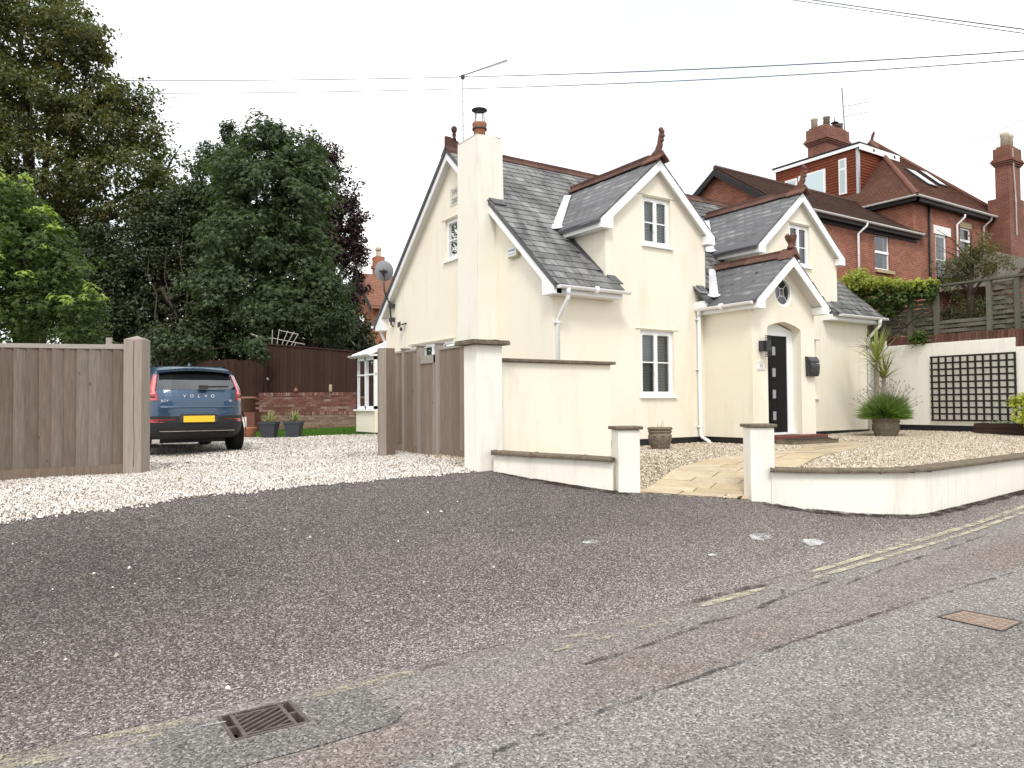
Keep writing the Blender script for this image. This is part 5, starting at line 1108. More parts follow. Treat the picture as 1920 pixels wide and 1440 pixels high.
def patch(name, mat, rows, e=.006, n=12, parent=None, smooth=True, thick=.012):
    """rows: (z, y0, y1[, e]) from bottom to top on the rear surface"""
    m = MB(); R = []
    for r in rows:
        z, y0, y1 = r[:3]; ee = r[3] if len(r) > 3 else e; R.append([cw(rear_x(y0+(y1-y0)*i/n, z)-ee, y0+(y1-y0)*i/n, z) for i in range(n+1)])
    for a, b in zip(R[:-1], R[1:]):
        for i in range(n): m.quad(a[i], a[i+1], b[i+1], b[i])
    # rim back to the body
    loop = R[0]+[r[-1] for r in R[1:-1]]+R[-1][::-1]+[r[0] for r in R[1:-1]][::-1]
    for i in range(len(loop)):
        p, q = loop[i], loop[(i+1) % len(loop)]; m.quad(p, q, (q[0], q[1]+thick+e, q[2]), (p[0], p[1]+thick+e, p[2]))
    return m.build(name, mat, parent or CAR, smooth=False)
TG = patch('tailgate', 'car_paint', [(.765, -.50, .50), (.80, -.60, .60), (.86, -.63, .63), (.90, -.635, .635), (.97, -.64, .64), (1.06, -.66, .66), (1.12, -.67, .67), (1.17, -.675, .675)], .007)
patch('tailgate_crease', 'car_paint', [(.845, -.60, .60, .007), (.862, -.615, .615, .02), (.885, -.62, .62, .007)], .007, parent=TG)
patch('painted_glass_shade', 'car_painted_shade', [(1.36, -.61, .61), (1.42, -.60, .60), (1.52, -.57, .57)], .016)  # black patch paints the spoiler's shade onto the upper rear glass
patch('rear_window', 'car_glass', [(1.175, -.675, .675), (1.25, -.655, .655), (1.33, -.635, .635), (1.40, -.60, .60), (1.50, -.56, .56)], .010)
# roof spoiler; underside coloured black to paint the shade over the upper glass
m = MB(); n = 16; T0, T1, B1 = [], [], []
for i in range(n+1):
    y = -.64+1.28*i/n; f = abs(y/.64); x0 = rear_x(y*.9, 1.585)+.05; T0.append(cw(x0+.22, y*.94, 1.612-.03*f*f)); T1.append(cw(.235+.09*f**3, y, 1.560-.045*f*f)); B1.append(cw(.25+.09*f**3, y, 1.520-.05*f*f))
B0 = [cw(rear_x(p, 1.46)+.03, p, 1.47-.03*abs(p)) for p in [-.60+1.2*i/n for i in range(n+1)]]
for i in range(n): m.quad(T0[i], T0[i+1], T1[i+1], T1[i]); m.quad(T1[i], T1[i+1], B1[i+1], B1[i])
SP = m.build('roof_spoiler', 'car_paint', CAR, smooth=False)
m = MB()
for i in range(n): m.quad(B1[i], B1[i+1], B0[i+1], B0[i])
m.build('spoiler_underside', 'car_gloss_black', SP)
m = MB().lathe([(.075, 0), (.05, .03), (.012, .075), (.004, .08)], (0, 0, 0), 10)
for i, v in enumerate(m.v): m.v[i] = cw(.95+v[0]*1.3, v[1]*.4, 1.63+v[2])
m.build('roof_antenna', 'car_paint', CAR, smooth=True)
for s in (-1, 1):
    MB().tube([cw(.75, s*.60, 1.60), cw(.95, s*.62, 1.645), cw(2.0, s*.63, 1.645), cw(2.3, s*.62, 1.60)], .016, 6).build('roof_rail', 'car_gloss_black', CAR)
    yy = lambda a, b: tuple(sorted((s*a, s*b)))
    TL = patch('tail_light', 'tail_red', [(.985, *yy(.655, .925)), (1.03, *yy(.655, .925)), (1.09, *yy(.665, .912)), (1.135, *yy(.675, .885)), (1.17, *yy(.685, .79)), (1.26, *yy(.665, .745)), (1.36, *yy(.645, .715)), (1.45, *yy(.625, .68))], .016, 8)
    patch('light_bar', 'tail_pale', [(1.10, *yy(.685, .73)), (1.17, *yy(.695, .73)), (1.26, *yy(.678, .712)), (1.36, *yy(.655, .688)), (1.44, *yy(.635, .66))], .021, 4, parent=TL)
    patch('light_bar', 'tail_pale', [(1.095, *yy(.70, .90)), (1.12, *yy(.70, .88))], .021, 6, parent=TL)
    patch('light_bar', 'tail_pale', [(1.005, *yy(.69, .84)), (1.018, *yy(.69, .84))], .021, 6, parent=TL)
    patch('light_recess', 'tail_dark', [(1.022, *yy(.69, .85)), (1.07, *yy(.70, .84))], .019, 6, parent=TL)
    patch('rear_reflector', 'tail_red', [(.60, *yy(.60, .80)), (.655, *yy(.36, .80))] if s < 0 else [(.60, *yy(.66, .80)), (.655, *yy(.40, .80))], .008, 8)
    # side glass
    m = MB()
    for x0, x1 in ((.72, 1.35), (1.40, 2.15), (2.20, 2.85)):
        for k in range(4):
            for z0, z1 in ((1.10, 1.25), (1.25, 1.45)):
                xa, xb = x0+(x1-x0)*k/4, x0+(x1-x0)*(k+1)/4; P = [(xa, z0), (xb, z0), (xb, z1), (xa, z1)]; m.quad(*[cw(x, s*(side_y(x, z)+.006), z) for x, z in P])
    m.build('side_window', 'car_glass', CAR)
    MB().tube([cw(.66, s*(side_y(.66, 1.46)+.005), 1.46), cw(.60, s*(side_y(.60, 1.2)+.006), 1.2), cw(.62, s*(side_y(.62, 1.10)+.006), 1.10), cw(2.9, s*(side_y(2.9, 1.09)+.004), 1.09)], .007, 5).build('window_trim', 'chrome', CAR)
    MB().obox(cw(2.72, s*.92, 1.08), (0, 1, 0), (s, 0, 0), (0, 0, 1), -.06, .10, 0, .17, .0, .13).build('door_mirror', 'car_paint', CAR, bevel=.03)
    for x in (.86, 3.56):
        m = MB(); pr = [(.16, -.11), (.30, -.115), (.345, -.09), (.352, -.04), (.352, .04), (.345, .09), (.30, .115), (.16, .11)]; m.lathe(pr, (0, 0, 0), 32)
        for i, v in enumerate(m.v): m.v[i] = cw(x+v[0], s*.80+v[2], .352+v[1])
        WH = m.build('wheel', 'tyre', CAR, smooth=True); m = MB().lathe([(.02, .095), (.05, .11), (.24, .10), (.25, .07), (.02, .06)], (0, 0, 0), 28)
        for i, v in enumerate(m.v): m.v[i] = cw(x+v[0], s*(.80+v[2]), .352+v[1])
        m.build('rim', 'wheel_alloy', WH, smooth=True)
        m = MB()
        for k in range(24):
            a0, a1 = math.pi*2*k/24, math.pi*2*(k+1)/24; f = lambda r, a, e: cw(x+r*math.cos(a), s*(side_y(x, .6)+e), max(.30, .37+r*math.sin(a))); m.quad(f(.37, a0, .012), f(.37, a1, .012), f(.44, a1, .006), f(.44, a0, .006))
        m.build('wheel_arch', 'car_cladding', CAR)
windscreen = MB()
for k in range(8):
    for z0, z1 in ((1.12, 1.28), (1.28, 1.52)):
        f = lambda y, z: cw(sum(st(z)[:2])-rear_x(y, z)+.006, y, z); w = .60; a, b = -w+2*w*k/8, -w+2*w*(k+1)/8; windscreen.quad(f(a, z0), f(b, z0), f(b, z1), f(a, z1))
windscreen.build('windscreen', 'car_glass', CAR)
for s in (-1, 1): MB().tube([cw(4.35, s*.62, .85), cw(4.24, s*.84, .87)], .07, 8).build('headlight', 'lamp_lens', CAR)
MB().box(CX-.5, CX+.5, CY+4.40, CY+4.44, CZ+.5, CZ+.78).build('grille', 'car_gloss_black', CAR)
patch('plate_recess', 'car_gloss_black', [(.575, -.285, .285), (.60, -.32, .32), (.70, -.33, .33), (.745, -.30, .30)], .010)
patch('number_plate', 'plate_yellow', [(.600, -.26, .26), (.711, -.26, .26)], .020, 2)
patch('bumper_lip', 'chrome', [(.437, -.62, .62), (.447, -.64, .64)], .014)
patch('bumper_insert', 'car_gloss_black', [(.37, -.60, .60), (.435, -.64, .64)], .008)
MB().tube([cw(.02, .05, 1.225), cw(.04, .50, 1.235)], .016, 6).obox(cw(.02, .05, 1.21), (1, 0, 0), (0, 1, 0), (0, 0, 1), -.05, .10, -.03, .05, -.025, .045).build('rear_wiper', 'car_gloss_black', CAR)
MB().box(CX-.55, CX+.55, CY+.5, CY+.62, CZ+.22, CZ+.32).box(CX-.75, CX+.75, CY+.80, CY+.9, CZ+.28, CZ+.40).build('rear_axle', 'car_cladding', CAR)
for ch, y in zip('VOLVO', (-.235, -.118, 0, .118, .235)): lettering(ch, cw(rear_x(y, 1.06)-.013, y, 1.06), RF, .075, 'chrome', TG)
lettering('XC40', cw(rear_x(-.54, .975)-.016, -.54, .975), RF, .062, 'chrome', TG, space=1.1); lettering('B3', cw(rear_x(.55, .975)-.016, .55, .975), RF, .045, 'chrome', TG)
# ================================================================== foliage tools
def tmpl(kind):
    if kind == 'oval': return np.array([(0, 0, 0), (.32, .45, .05), (0, 1, -.05), (-.32, .45, .05)], float), np.array([(0, 1, 2), (0, 2, 3)])
    if kind == 'narrow': return np.array([(0, 0, 0), (.14, .45, .04), (0, 1, -.08), (-.14, .45, .04)], float), np.array([(0, 1, 2), (0, 2, 3)])
    if kind == 'maple':
        P = [(0, .30, .06)]; 
        for i, (a, r) in enumerate(((-140, .34), (-105, .20), (-62, .52), (-30, .24), (0, .68), (30, .24), (62, .52), (105, .20), (140, .34))): P.append((math.sin(math.radians(a))*r, .30+math.cos(math.radians(a))*r, -.10*r))
        return np.array(P), np.array([(0, i, i+1) for i in range(1, 9)])
def leaves(name, P, Nrm, size, mat, parent, kind='oval', jit=.55, droop=.3, kind_='stuff', **kw):
    kw['kind'] = kind_
    n = len(P); V0, F0 = tmpl(kind); nr = Nrm+RNG.normal(0, jit, (n, 3)); nr /= np.linalg.norm(nr, axis=1, keepdims=True)+1e-9
    t = RNG.normal(0, 1, (n, 3)); t[:, 2] -= droop*2; t -= nr*(t*nr).sum(1, keepdims=True); t /= np.linalg.norm(t, axis=1, keepdims=True)+1e-9
    b = np.cross(nr, t); s = (size*RNG.uniform(.65, 1.25, n))[:, None, None]
    V = P[:, None, :]+s*(V0[None, :, 0, None]*b[:, None]+V0[None, :, 1, None]*t[:, None]+V0[None, :, 2, None]*nr[:, None])
    F = (F0[None]+len(V0)*np.arange(n)[:, None, None]).reshape(-1, 3)
    return np_mesh(name, V.reshape(-1, 3), F, mat, parent, rnd=np.repeat(RNG.random(n), len(F0)), **kw)
def lobe_clusters(lobes, k, shell=.55):
    """lobes: (centre, radii) ellipsoids -> k cluster centres and outward normals, share by volume"""
    vol = np.array([r[0]*r[1]*r[2] for c, r in lobes])**.8; idx = RNG.choice(len(lobes), k, p=vol/vol.sum()); d = RNG.normal(0, 1, (k, 3)); d /= np.linalg.norm(d, axis=1, keepdims=True)
    rr = (shell+(1-shell)*RNG.random(k))[:, None]; C = np.array([lobes[i][0] for i in idx]); R = np.array([lobes[i][1] for i in idx]); return C+d*R*rr, d
def cluster_leaves(C, D, per, rad, flat=.6):
    n = len(C)*per; P = np.repeat(C, per, 0); d = RNG.normal(0, 1, (n, 3)); d /= np.linalg.norm(d, axis=1, keepdims=True); r = rad*np.repeat(RNG.uniform(.6, 1.3, len(C)), per)[:, None]*(.35+.65*RNG.random((n, 1)))
    off = d*r*np.array([1, 1, flat]); Nn_ = d*.55+np.repeat(D, per, 0)*.35+np.array([0, 0, .75]); return P+off, Nn_
def pxw(px, py, D):
    p = camo.matrix_world.translation+(_f2+_r3*((px-960)/1397.5)-_u3*((py-720)/1397.5))*D; return np.array(p)
def lobe(px, py, D, rx, ry, rd=None):
    k = D/1397.5; return (pxw(px, py, D), (rx*k, rd if rd else rx*k, ry*k))
def limb_tree(parent, base, tips, r0, mat='bark', name='trunk', fork=.35):
    b = Vector(base); m = MB(); top = b+Vector((0, 0, max(t[2] for t in tips)-b.z))*fork; top += Vector((random.uniform(-.2, .2), random.uniform(-.2, .2), 0))
    m.tube([b-Vector((0, 0, .3)), b.lerp(top, .35)+Vector((.05, 0, 0)), b.lerp(top, .7), top], [r0*1.25, r0, r0*.9, r0*.75], 9)
    m.build(name, mat, parent, smooth=True); br = MB()
    for t in tips:
        t = Vector(t); mid = top.lerp(t, .5)+Vector((random.uniform(-.3, .3), random.uniform(-.3, .3), random.uniform(.1, .5))); s = b.lerp(top, random.uniform(.55, 1))
        br.tube([s, s.lerp(mid, .5)+Vector((0, 0, .1)), mid, t], [r0*.5, r0*.38, r0*.25, r0*.06], 6)
        for q in range(3): u = mid.lerp(t, random.random()); e = u+Vector((random.gauss(0, .6), random.gauss(0, .6), random.gauss(.2, .4))); br.tube([u, u.lerp(e, .5)+Vector((0, 0, .08)), e], [r0*.14, r0*.09, r0*.03], 4)
    br.build('branch', mat, parent, smooth=True)
def tree(name, label, base, lobes, k, per, rad, size, mat, kind='oval', r0=.25, shell=.45, extra=None, group=None, flat=.6, jit=.55, fork=.35):
    t = thing(name, label, 'tree', tuple(base), group)
    tips = [tuple(np.array(c)+np.array([0, 0, r[2]*.35])) for c, r in lobes]; limb_tree(t, base, tips, r0, fork=fork)
    C, D = lobe_clusters(lobes, k, shell); P, Nn_ = cluster_leaves(C, D, per, rad, flat); leaves('crown', P, Nn_, size, mat, t, kind, jit)
    if extra: extra(t, C, D)
    return t
# ------------------------------------------------------------------ trees behind the drive
def lime_extra(t, C, D):
    front = np.where(D@np.array([-.3, -.85, -.1]) > .1)[0]; k = RNG.choice(front, min(420, len(front)), replace=False); P, Nn_ = cluster_leaves(C[k]+D[k]*.35+np.array([0, 0, -.15]), D[k], 26, .24, 1.2); leaves('seed_cluster', P, Nn_, .095, 'leaf_seed', t, 'narrow', .9, 1.0)
tree('lime_tree', 'huge olive green tree with yellow seed bunches filling the top left', pxw(60, 700, 31),
     [lobe(40, 60, 31, 130, 95, 2.6), lobe(130, 60, 30.5, 75, 60, 1.8), lobe(-60, 160, 31, 130, 120, 2.6), lobe(60, 200, 30, 110, 80, 2.4), lobe(180, 240, 30.5, 95, 70, 2.2), lobe(260, 250, 31, 60, 60, 1.6), lobe(60, 330, 29.5, 130, 90, 2.6),
      lobe(220, 350, 29.5, 105, 80, 2.2), lobe(300, 400, 30, 55, 60, 1.5), lobe(-90, 330, 30, 120, 140, 2.4), lobe(110, 470, 30.5, 160, 90, 2.4), lobe(170, 110, 31, 42, 40, 1.2), lobe(250, 190, 31, 50, 30, 1.2), lobe(330, 330, 31.5, 60, 60, 1.4), lobe(330, 440, 31, 60, 70, 1.6), lobe(20, 0, 31.5, 150, 60, 2.4), lobe(170, 180, 31.5, 70, 50, 1.6), lobe(-230, 260, 32, 140, 170, 3.0), lobe(-260, 60, 32, 120, 120, 2.6)],  # last two lobes: out of view, added to darken the gable window reflection
     2600, 50, .55, .165, 'leaf_lime', 'oval', .42, .5, lime_extra, fork=.30)
tree('sycamore_tree', 'tall dark green sycamore with broad lobed leaves behind the car', pxw(500, 720, 27),
     [lobe(500, 262, 27, 55, 48, 1.3), lobe(550, 285, 27, 52, 50, 1.2), lobe(440, 330, 27, 45, 50, 1.2), lobe(590, 340, 27, 34, 50, 1.0), lobe(480, 350, 26.5, 85, 75, 1.9), lobe(560, 390, 26.5, 60, 90, 1.6), lobe(470, 450, 26, 95, 80, 2.0), lobe(560, 500, 26.3, 70, 80, 1.7), lobe(430, 540, 25.5, 85, 60, 1.6), lobe(530, 580, 25.5, 90, 50, 1.6), lobe(600, 560, 26, 40, 70, 1.2)],
     980, 34, .5, .21, 'leaf_sycamore', 'maple', .26, .45, jit=.45)
tree('bay_tree', 'narrow pointed evergreen rising left of the sycamore', pxw(432, 720, 28.5),
     [lobe(428, 250, 28.5, 14, 35, .4), lobe(432, 300, 28.5, 34, 50, .8), lobe(415, 370, 28.3, 42, 60, 1.0), lobe(400, 450, 28, 55, 70, 1.2), lobe(388, 300, 28.6, 20, 36, .6), lobe(370, 370, 28.6, 40, 60, 1.0)], 420, 46, .36, .13, 'leaf_laurel', 'oval', .16, .3)
tree('copper_beech', 'dark purple copper beech against the white sky beside the gable', pxw(610, 720, 34),
     [lobe(600, 300, 34, 45, 45, 1.2), lobe(610, 400, 34, 52, 60, 1.5), lobe(650, 380, 34, 26, 32, .8), lobe(640, 470, 34, 48, 55, 1.4), lobe(590, 470, 34, 50, 70, 1.5), lobe(650, 560, 33.5, 34, 50, 1.2), lobe(675, 470, 34, 14, 22, .6), lobe(672, 345, 34, 12, 10, .5), lobe(575, 265, 34, 12, 18, .4), lobe(597, 252, 34, 8, 9, .3), lobe(655, 630, 33, 30, 28, .9), lobe(635, 330, 34, 22, 22, .7), lobe(668, 420, 34, 20, 40, .8), lobe(672, 530, 33.6, 18, 34, .7), lobe(640, 600, 33.4, 40, 40, 1.0)],
     760, 40, .36, .14, 'leaf_copper', 'oval', .22, .25, jit=.9, fork=.45)
tree('laurel_tree', 'glossy leaved evergreen hanging over the dark fence by the trellis', pxw(575, 720, 25.4),
     [lobe(520, 600, 25.2, 60, 45, 1.0), lobe(590, 600, 25.4, 55, 55, 1.1), lobe(620, 560, 25.8, 40, 60, 1.0), lobe(480, 640, 24.8, 50, 28, .7), lobe(640, 610, 25.8, 26, 40, .8)], 330, 46, .4, .16, 'leaf_laurel', 'narrow', .14, .3, jit=.7)
tree('ivy_thicket', 'dark ivy covered trunks tangled together behind the fence', pxw(300, 700, 28),
     [lobe(290, 520, 28, 110, 90, 1.6), lobe(380, 560, 27.5, 70, 90, 1.4), lobe(230, 610, 27, 110, 60, 1.4), lobe(350, 640, 26, 90, 40, 1.2), lobe(420, 620, 25.6, 60, 50, 1.0), lobe(150, 560, 28, 120, 100, 1.5), lobe(330, 420, 28.5, 90, 70, 1.5), lobe(400, 480, 28.3, 60, 80, 1.3), lobe(300, 690, 26.2, 120, 40, .9), lobe(480, 690, 26.4, 110, 36, .9), lobe(620, 680, 26.6, 70, 40, .8), lobe(200, 500, 28.5, 90, 90, 1.5)], 1750, 46, .48, .135, 'leaf_ivy', 'oval', .3, .35, fork=.55)
for px, a, b, D in ((318, 470, 640, 26.6), (345, 440, 620, 26.4), (372, 450, 560, 26.6), (290, 480, 600, 26.3)):
    p, q = pxw(px, b, D), pxw(px+random.uniform(-14, 14), a, D); tag(MB().tube([tuple(p), tuple((p*.6+q*.4)+np.array([.15, 0, 0])), tuple((p*.3+q*.7)-np.array([.1, 0, 0])), tuple(q)], [.024, .022, .016, .008], 5).build('creeper_stem', 'creeper_bark'), 'bare pale creeper stem hanging in the dark ivy thicket, %s' % {318: 'second from left', 345: 'third from left', 372: 'rightmost', 290: 'leftmost'}[px], 'stem', 'creeper stems in the thicket')
tree('boundary_hedge', 'dense dark hedge trees closing the view low behind the brown fence', pxw(430, 740, 28), [lobe(px_, 640, 28+.3*(i_ % 2), 60, 62, .8) for i_, px_ in enumerate(range(180, 720, 60))], 640, 40, .42, .15, 'leaf_ivy', 'oval', .14, .1, fork=.5)
def maple_extra(t, C, D):
    top = np.argsort(-(D[:, 2]+.4*D@np.array([-.3, -.8, 0])))[:110]; k = RNG.choice(top, 60, replace=False); P, Nn_ = cluster_leaves(C[k]+D[k]*.16+np.array([0, 0, .08]), D[k], 10, .15, .5); leaves('young_leaf', P, Nn_, .15, 'leaf_bright', t, 'maple', .4, .4, kind_='stuff')
tree('maple_tree', 'leafy green maple with lime tips above the timber gate', pxw(30, 740, 15.5),
     [lobe(10, 400, 15.5, 75, 70, 1.0), lobe(60, 480, 15.3, 85, 75, 1.1), lobe(120, 520, 15.3, 62, 70, .9), lobe(30, 570, 15, 110, 80, 1.2), lobe(150, 600, 15, 48, 55, .8), lobe(-60, 520, 15.4, 110, 130, 1.3)], 520, 36, .30, .135, 'leaf_maple', 'maple', .13, .5, maple_extra, jit=.5)
tree('hedge_tree', 'pale speckled shrub leaves poking over the fence by the gate post', pxw(310, 740, 22), [lobe(312, 640, 22, 26, 26, .5), lobe(360, 650, 22.5, 60, 24, .6), lobe(290, 690, 22.5, 80, 40, .8), lobe(480, 655, 23.0, 28, 26, .5)], 150, 34, .26, .15, 'leaf_laurel', 'maple', .07, .2)
# ------------------------------------------------------------------ pots and plants
def blade_plant(name, base, n, L, w, mat, parent, spread=1.0, up=.6, curve=.5, seg=5, tag_=None, thick_mid=True):
    """sword leaves radiating from base"""
    V, F, R = [], [], []
    for i in range(n):
        az = random.uniform(0, 2*math.pi); el = math.radians(random.uniform(90*up*.25, 88)); d = Vector((math.cos(az)*math.cos(el), math.sin(az)*math.cos(el), math.sin(el))); l = L*random.uniform(.7, 1.1)
        side = d.cross(Vector((0, 0, 1))); side = side.normalized() if side.length > .05 else Vector((1, 0, 0)); p = Vector(base); v = d.copy(); k0 = len(V); rv = random.random()
        for s in range(seg+1):
            f = s/seg; ww = w*(.55+.9*f if f < .45 else (1.0-(f-.45)/.55*.97)); V += [tuple(p-side*ww/2), tuple(p+side*ww/2)]
            v = (v+Vector((0, 0, -curve*(.25+f)*(1-abs(v.z)*.4)/seg))).normalized(); p = p+v*(l/seg)
        for s in range(seg): F.append((k0+2*s, k0+2*s+1, k0+2*s+3, k0+2*s+2)); R.append(rv)
    return np_mesh(name, np.array(V), np.array(F), mat, parent, rnd=R)
def square_pot(name, label, x, y, z, w0, w1, h, mat, group=None):
    t = thing(name, label, 'planter', (x, y, z), group); m = MB(); c = [(-1, -1), (1, -1), (1, 1), (-1, 1)]; U, V = VR, VF
    P = lambda r, k, zz: tuple(Vector((x, y, z+zz))+U*k[0]*r+V*k[1]*r)
    R = [(w0, 0), (w1, h-.06), (w1+.015, h-.06), (w1+.015, h), (w1-.02, h), (w1-.03, h-.07)]
    for (r0, z0), (r1, z1) in zip(R[:-1], R[1:]):
        for i in range(4): j = (i+1) % 4; m.quad(P(r0, c[i], z0), P(r0, c[j], z0), P(r1, c[j], z1), P(r1, c[i], z1))
    m.build('pot', mat, t); MB().quad(*[P(w1-.03, k, h-.07) for k in c]).build('compost', 'compost', t); return t
def round_pot(name, label, x, y, z, prof, mat, seg=24, soil=None):
    t = thing(name, label, 'planter', (x, y, z)); m = MB().lathe(prof, (x, y, z), seg); m.build('pot', mat, t, smooth=True)
    if soil: MB().lathe([(soil[0], soil[1]-.01), (soil[0]*.5, soil[1])], (x, y, z), seg).build('compost', 'compost', t)
    return t
for px, lab, dx in ((505, 'dark grey square planter left of its twin, in front of the lawn', 0), (551, 'dark grey square planter right of its twin, in front of the lawn', 0)):
    D = 18.9; p = atL(px, D); z = float(G(p.x, p.y))+.01; square_pot('planter', lab, p.x, p.y, z, .145, .20, .42, 'planter_grey', 'grey square planters')
    o = blade_plant('yucca', (p.x, p.y, z+.38), 46, .36, .045, 'leaf_yucca', None, up=.25, curve=.35); tag(o, 'spiky variegated yucca in the %s grey planter' % ('left' if px < 530 else 'right'), 'plant', 'variegated yuccas')
p = atL(466, 19.2); round_pot('planter', 'orange terracotta pot on the gravel behind the car', p.x, p.y, float(G(p.x, p.y)), [(.13, 0), (.17, .12), (.205, .26), (.21, .30), (.185, .30), (.17, .2)], 'terracotta', soil=(.18, .27))
p = atL(463, 22.6); round_pot('planter', 'brown clay pot raised on the lower brick ledge by the car', p.x, p.y, 1.43, [(.19, 0), (.26, .40), (.28, .40), (.285, .47), (.24, .47), (.22, .3)], 'pot_dark_clay', soil=(.24, .42))
MB().obox(p, VR, VF, (0, 0, 1), -.30, .32, -.25, .3, .7, 1.43).build('ledge_pier', 'garden_brick', None, label='short brick pier under the brown clay pot', category='pier')
t = thing('marker_board', 'short pale board standing behind the terracotta pot', 'board', tuple(atL(458, 19.6)+Vector((0, 0, .75)))); MB().obox(atL(457, 19.7), VR, VF, (0, 0, 1), -.03, .07, 0, .03, .75, 1.33).build('panel', 'wall_render', t)
p = atL(620, 23.35); t = thing('owl_ornament', 'small pale owl ornament perched on the brick wall', 'ornament', (p.x, p.y, 2.03)); MB().lathe([(.035, 0), (.05, .04), (.055, .10), (.045, .16), (.05, .19), (.045, .22), (.02, .24)], (p.x, p.y, 2.03), 10).build('body', 'owl', t, smooth=True)
MB().box(p.x-.03, p.x-.015, p.y-.03, p.y-.01, 2.25, 2.28).box(p.x+.015, p.x+.03, p.y-.03, p.y-.01, 2.25, 2.28).build('ear', 'owl', t)
p = atL(555, 23.35); t = thing('garden_ornament', 'round brown ornament sitting on the brick wall top', 'ornament', (p.x, p.y, 2.03)); MB().lathe([(.03, 0), (.06, .04), (.065, .08), (.04, .12), (.01, .13)], (p.x, p.y, 2.03), 10).build('body', 'pot_dark_clay', t, smooth=True)
MB().lathe([(.02, 0), (.025, .03), (.01, .05)], (p.x, p.y, 2.15), 8).build('knob', 'pot_dark_clay', t)
# stone urns with raised scroll ornament
def urn(label, x, y, z, k, kz=None):
    kz = kz or k
    pr = [(.215, 0), (.235, .02), (.27, .12), (.30, .24), (.312, .34), (.305, .345), (.305, .37), (.325, .375), (.325, .41), (.31, .415), (.31, .43), (.34, .435), (.345, .47), (.335, .49), (.29, .49), (.28, .40)]
    t = round_pot('stone_urn', label, x, y, z, [(r*k, h*kz) for r, h in pr], 'urn_stone', 28, (.28*k, .44*kz)); m = MB()
    for i in range(9):
        th = 2*math.pi*i/9; rr = lambda h: float(np.interp(h, [0, .02, .12, .24, .34], [.215, .235, .27, .30, .312]))*k
        f = lambda a, h, e=.006: (x+(rr(h)+e)*math.cos(th+a), y+(rr(h)+e)*math.sin(th+a), z+h*kz)
        m.tube([f(.26*math.cos(a)*(1 if i % 2 else .9), .185+.125*math.sin(a)) for a in [q*math.pi/8 for q in range(17)]], .011*k, 5)
        m.tube([f(.13*math.cos(a), .185+.06*math.sin(a)) for a in [q*math.pi/6 for q in range(13)]], .011*k, 5); m.tube([f(-.2, .06), f(0, .12), f(.18, .22), f(.1, .29)], .010*k, 5)
        for q in range(3): a = th+q*.23; m.lathe([(.002, -.012), (.014, 0), (.002, .012)], (x+.318*k*math.cos(a), y+.318*k*math.sin(a), z+.393*kz), 6)
    m.build('relief', 'urn_stone', t); return t
urn('weathered round stone urn on the gravel below the ground floor window', 9.53, 9.58, .785, .64, .80)
m = MB()
for a, b in ((-.07, .10), (.02, .17), (.05, .13), (-.02, .08)): m.tube([(9.53+a, 9.58, 1.12), (9.53+a*1.3+.02, 9.56, 1.14+b)], .0025, 4)
tag(m.build('dead_stalks', 'dry_twig'), 'few dry stalks sticking out of the stone urn by the window', 'plant')
UX, UY, UZ = 15.90, 9.08, .82
urn('scrolled stone planter holding the lavender near the palm', UX, UY, UZ, .86)
# lavender mound
V, F, R = [], [], []
n = 3600; az = RNG.uniform(0, 2*np.pi, n); el = np.arcsin(RNG.uniform(-.18, 1, n)); d = np.stack([np.cos(az)*np.cos(el), np.sin(az)*np.cos(el), np.sin(el)], -1)
ro = np.array([UX, UY, UZ+.46]); lump = .5+.5*np.sin(az*3+1)*np.cos(el*4); L = RNG.uniform(.36, .62, n)*(.86+.26*lump)*(1.05-.15*np.abs(np.sin(el))); s0 = ro+d*RNG.uniform(.05, .30, n)[:, None]; e0 = ro+d*L[:, None]+np.stack([RNG.normal(0, .03, n), RNG.normal(0, .03, n), RNG.uniform(0, .07, n)], -1)
sd = np.cross(d, RNG.normal(0, 1, (n, 3))); sd /= np.linalg.norm(sd, axis=1, keepdims=True); V = np.stack([s0-sd*.007, s0+sd*.007, (s0+e0)/2+sd*.010, e0, (s0+e0)/2-sd*.010], 1).reshape(-1, 3)
i = 5*np.arange(n)[:, None]; F = np.concatenate([i+np.array([[0, 1, 2]]), i+np.array([[0, 2, 4]]), i+np.array([[4, 2, 3]])]); lav = thing('lavender', 'bushy green lavender spilling over the scrolled stone planter', 'plant', (UX, UY, UZ+.4))
np_mesh('foliage', V, F, 'leaf_lavender', lav, rnd=np.tile(RNG.random(n), 3))
m = MB()
for q in range(190):
    a = random.uniform(0, 2*math.pi); e = math.radians(random.uniform(15, 85)); dd = Vector((math.cos(a)*math.cos(e), math.sin(a)*math.cos(e), math.sin(e))); p0 = Vector(ro)+dd*.45; p1 = Vector(ro)+dd*random.uniform(.58, .80)+Vector((0, 0, .05)); m.tube([p0, p1], .0022, 3); m.tube([p1, p1+dd*.035], .007, 4)
m.build('flower_spike', 'lavender_spike', lav)
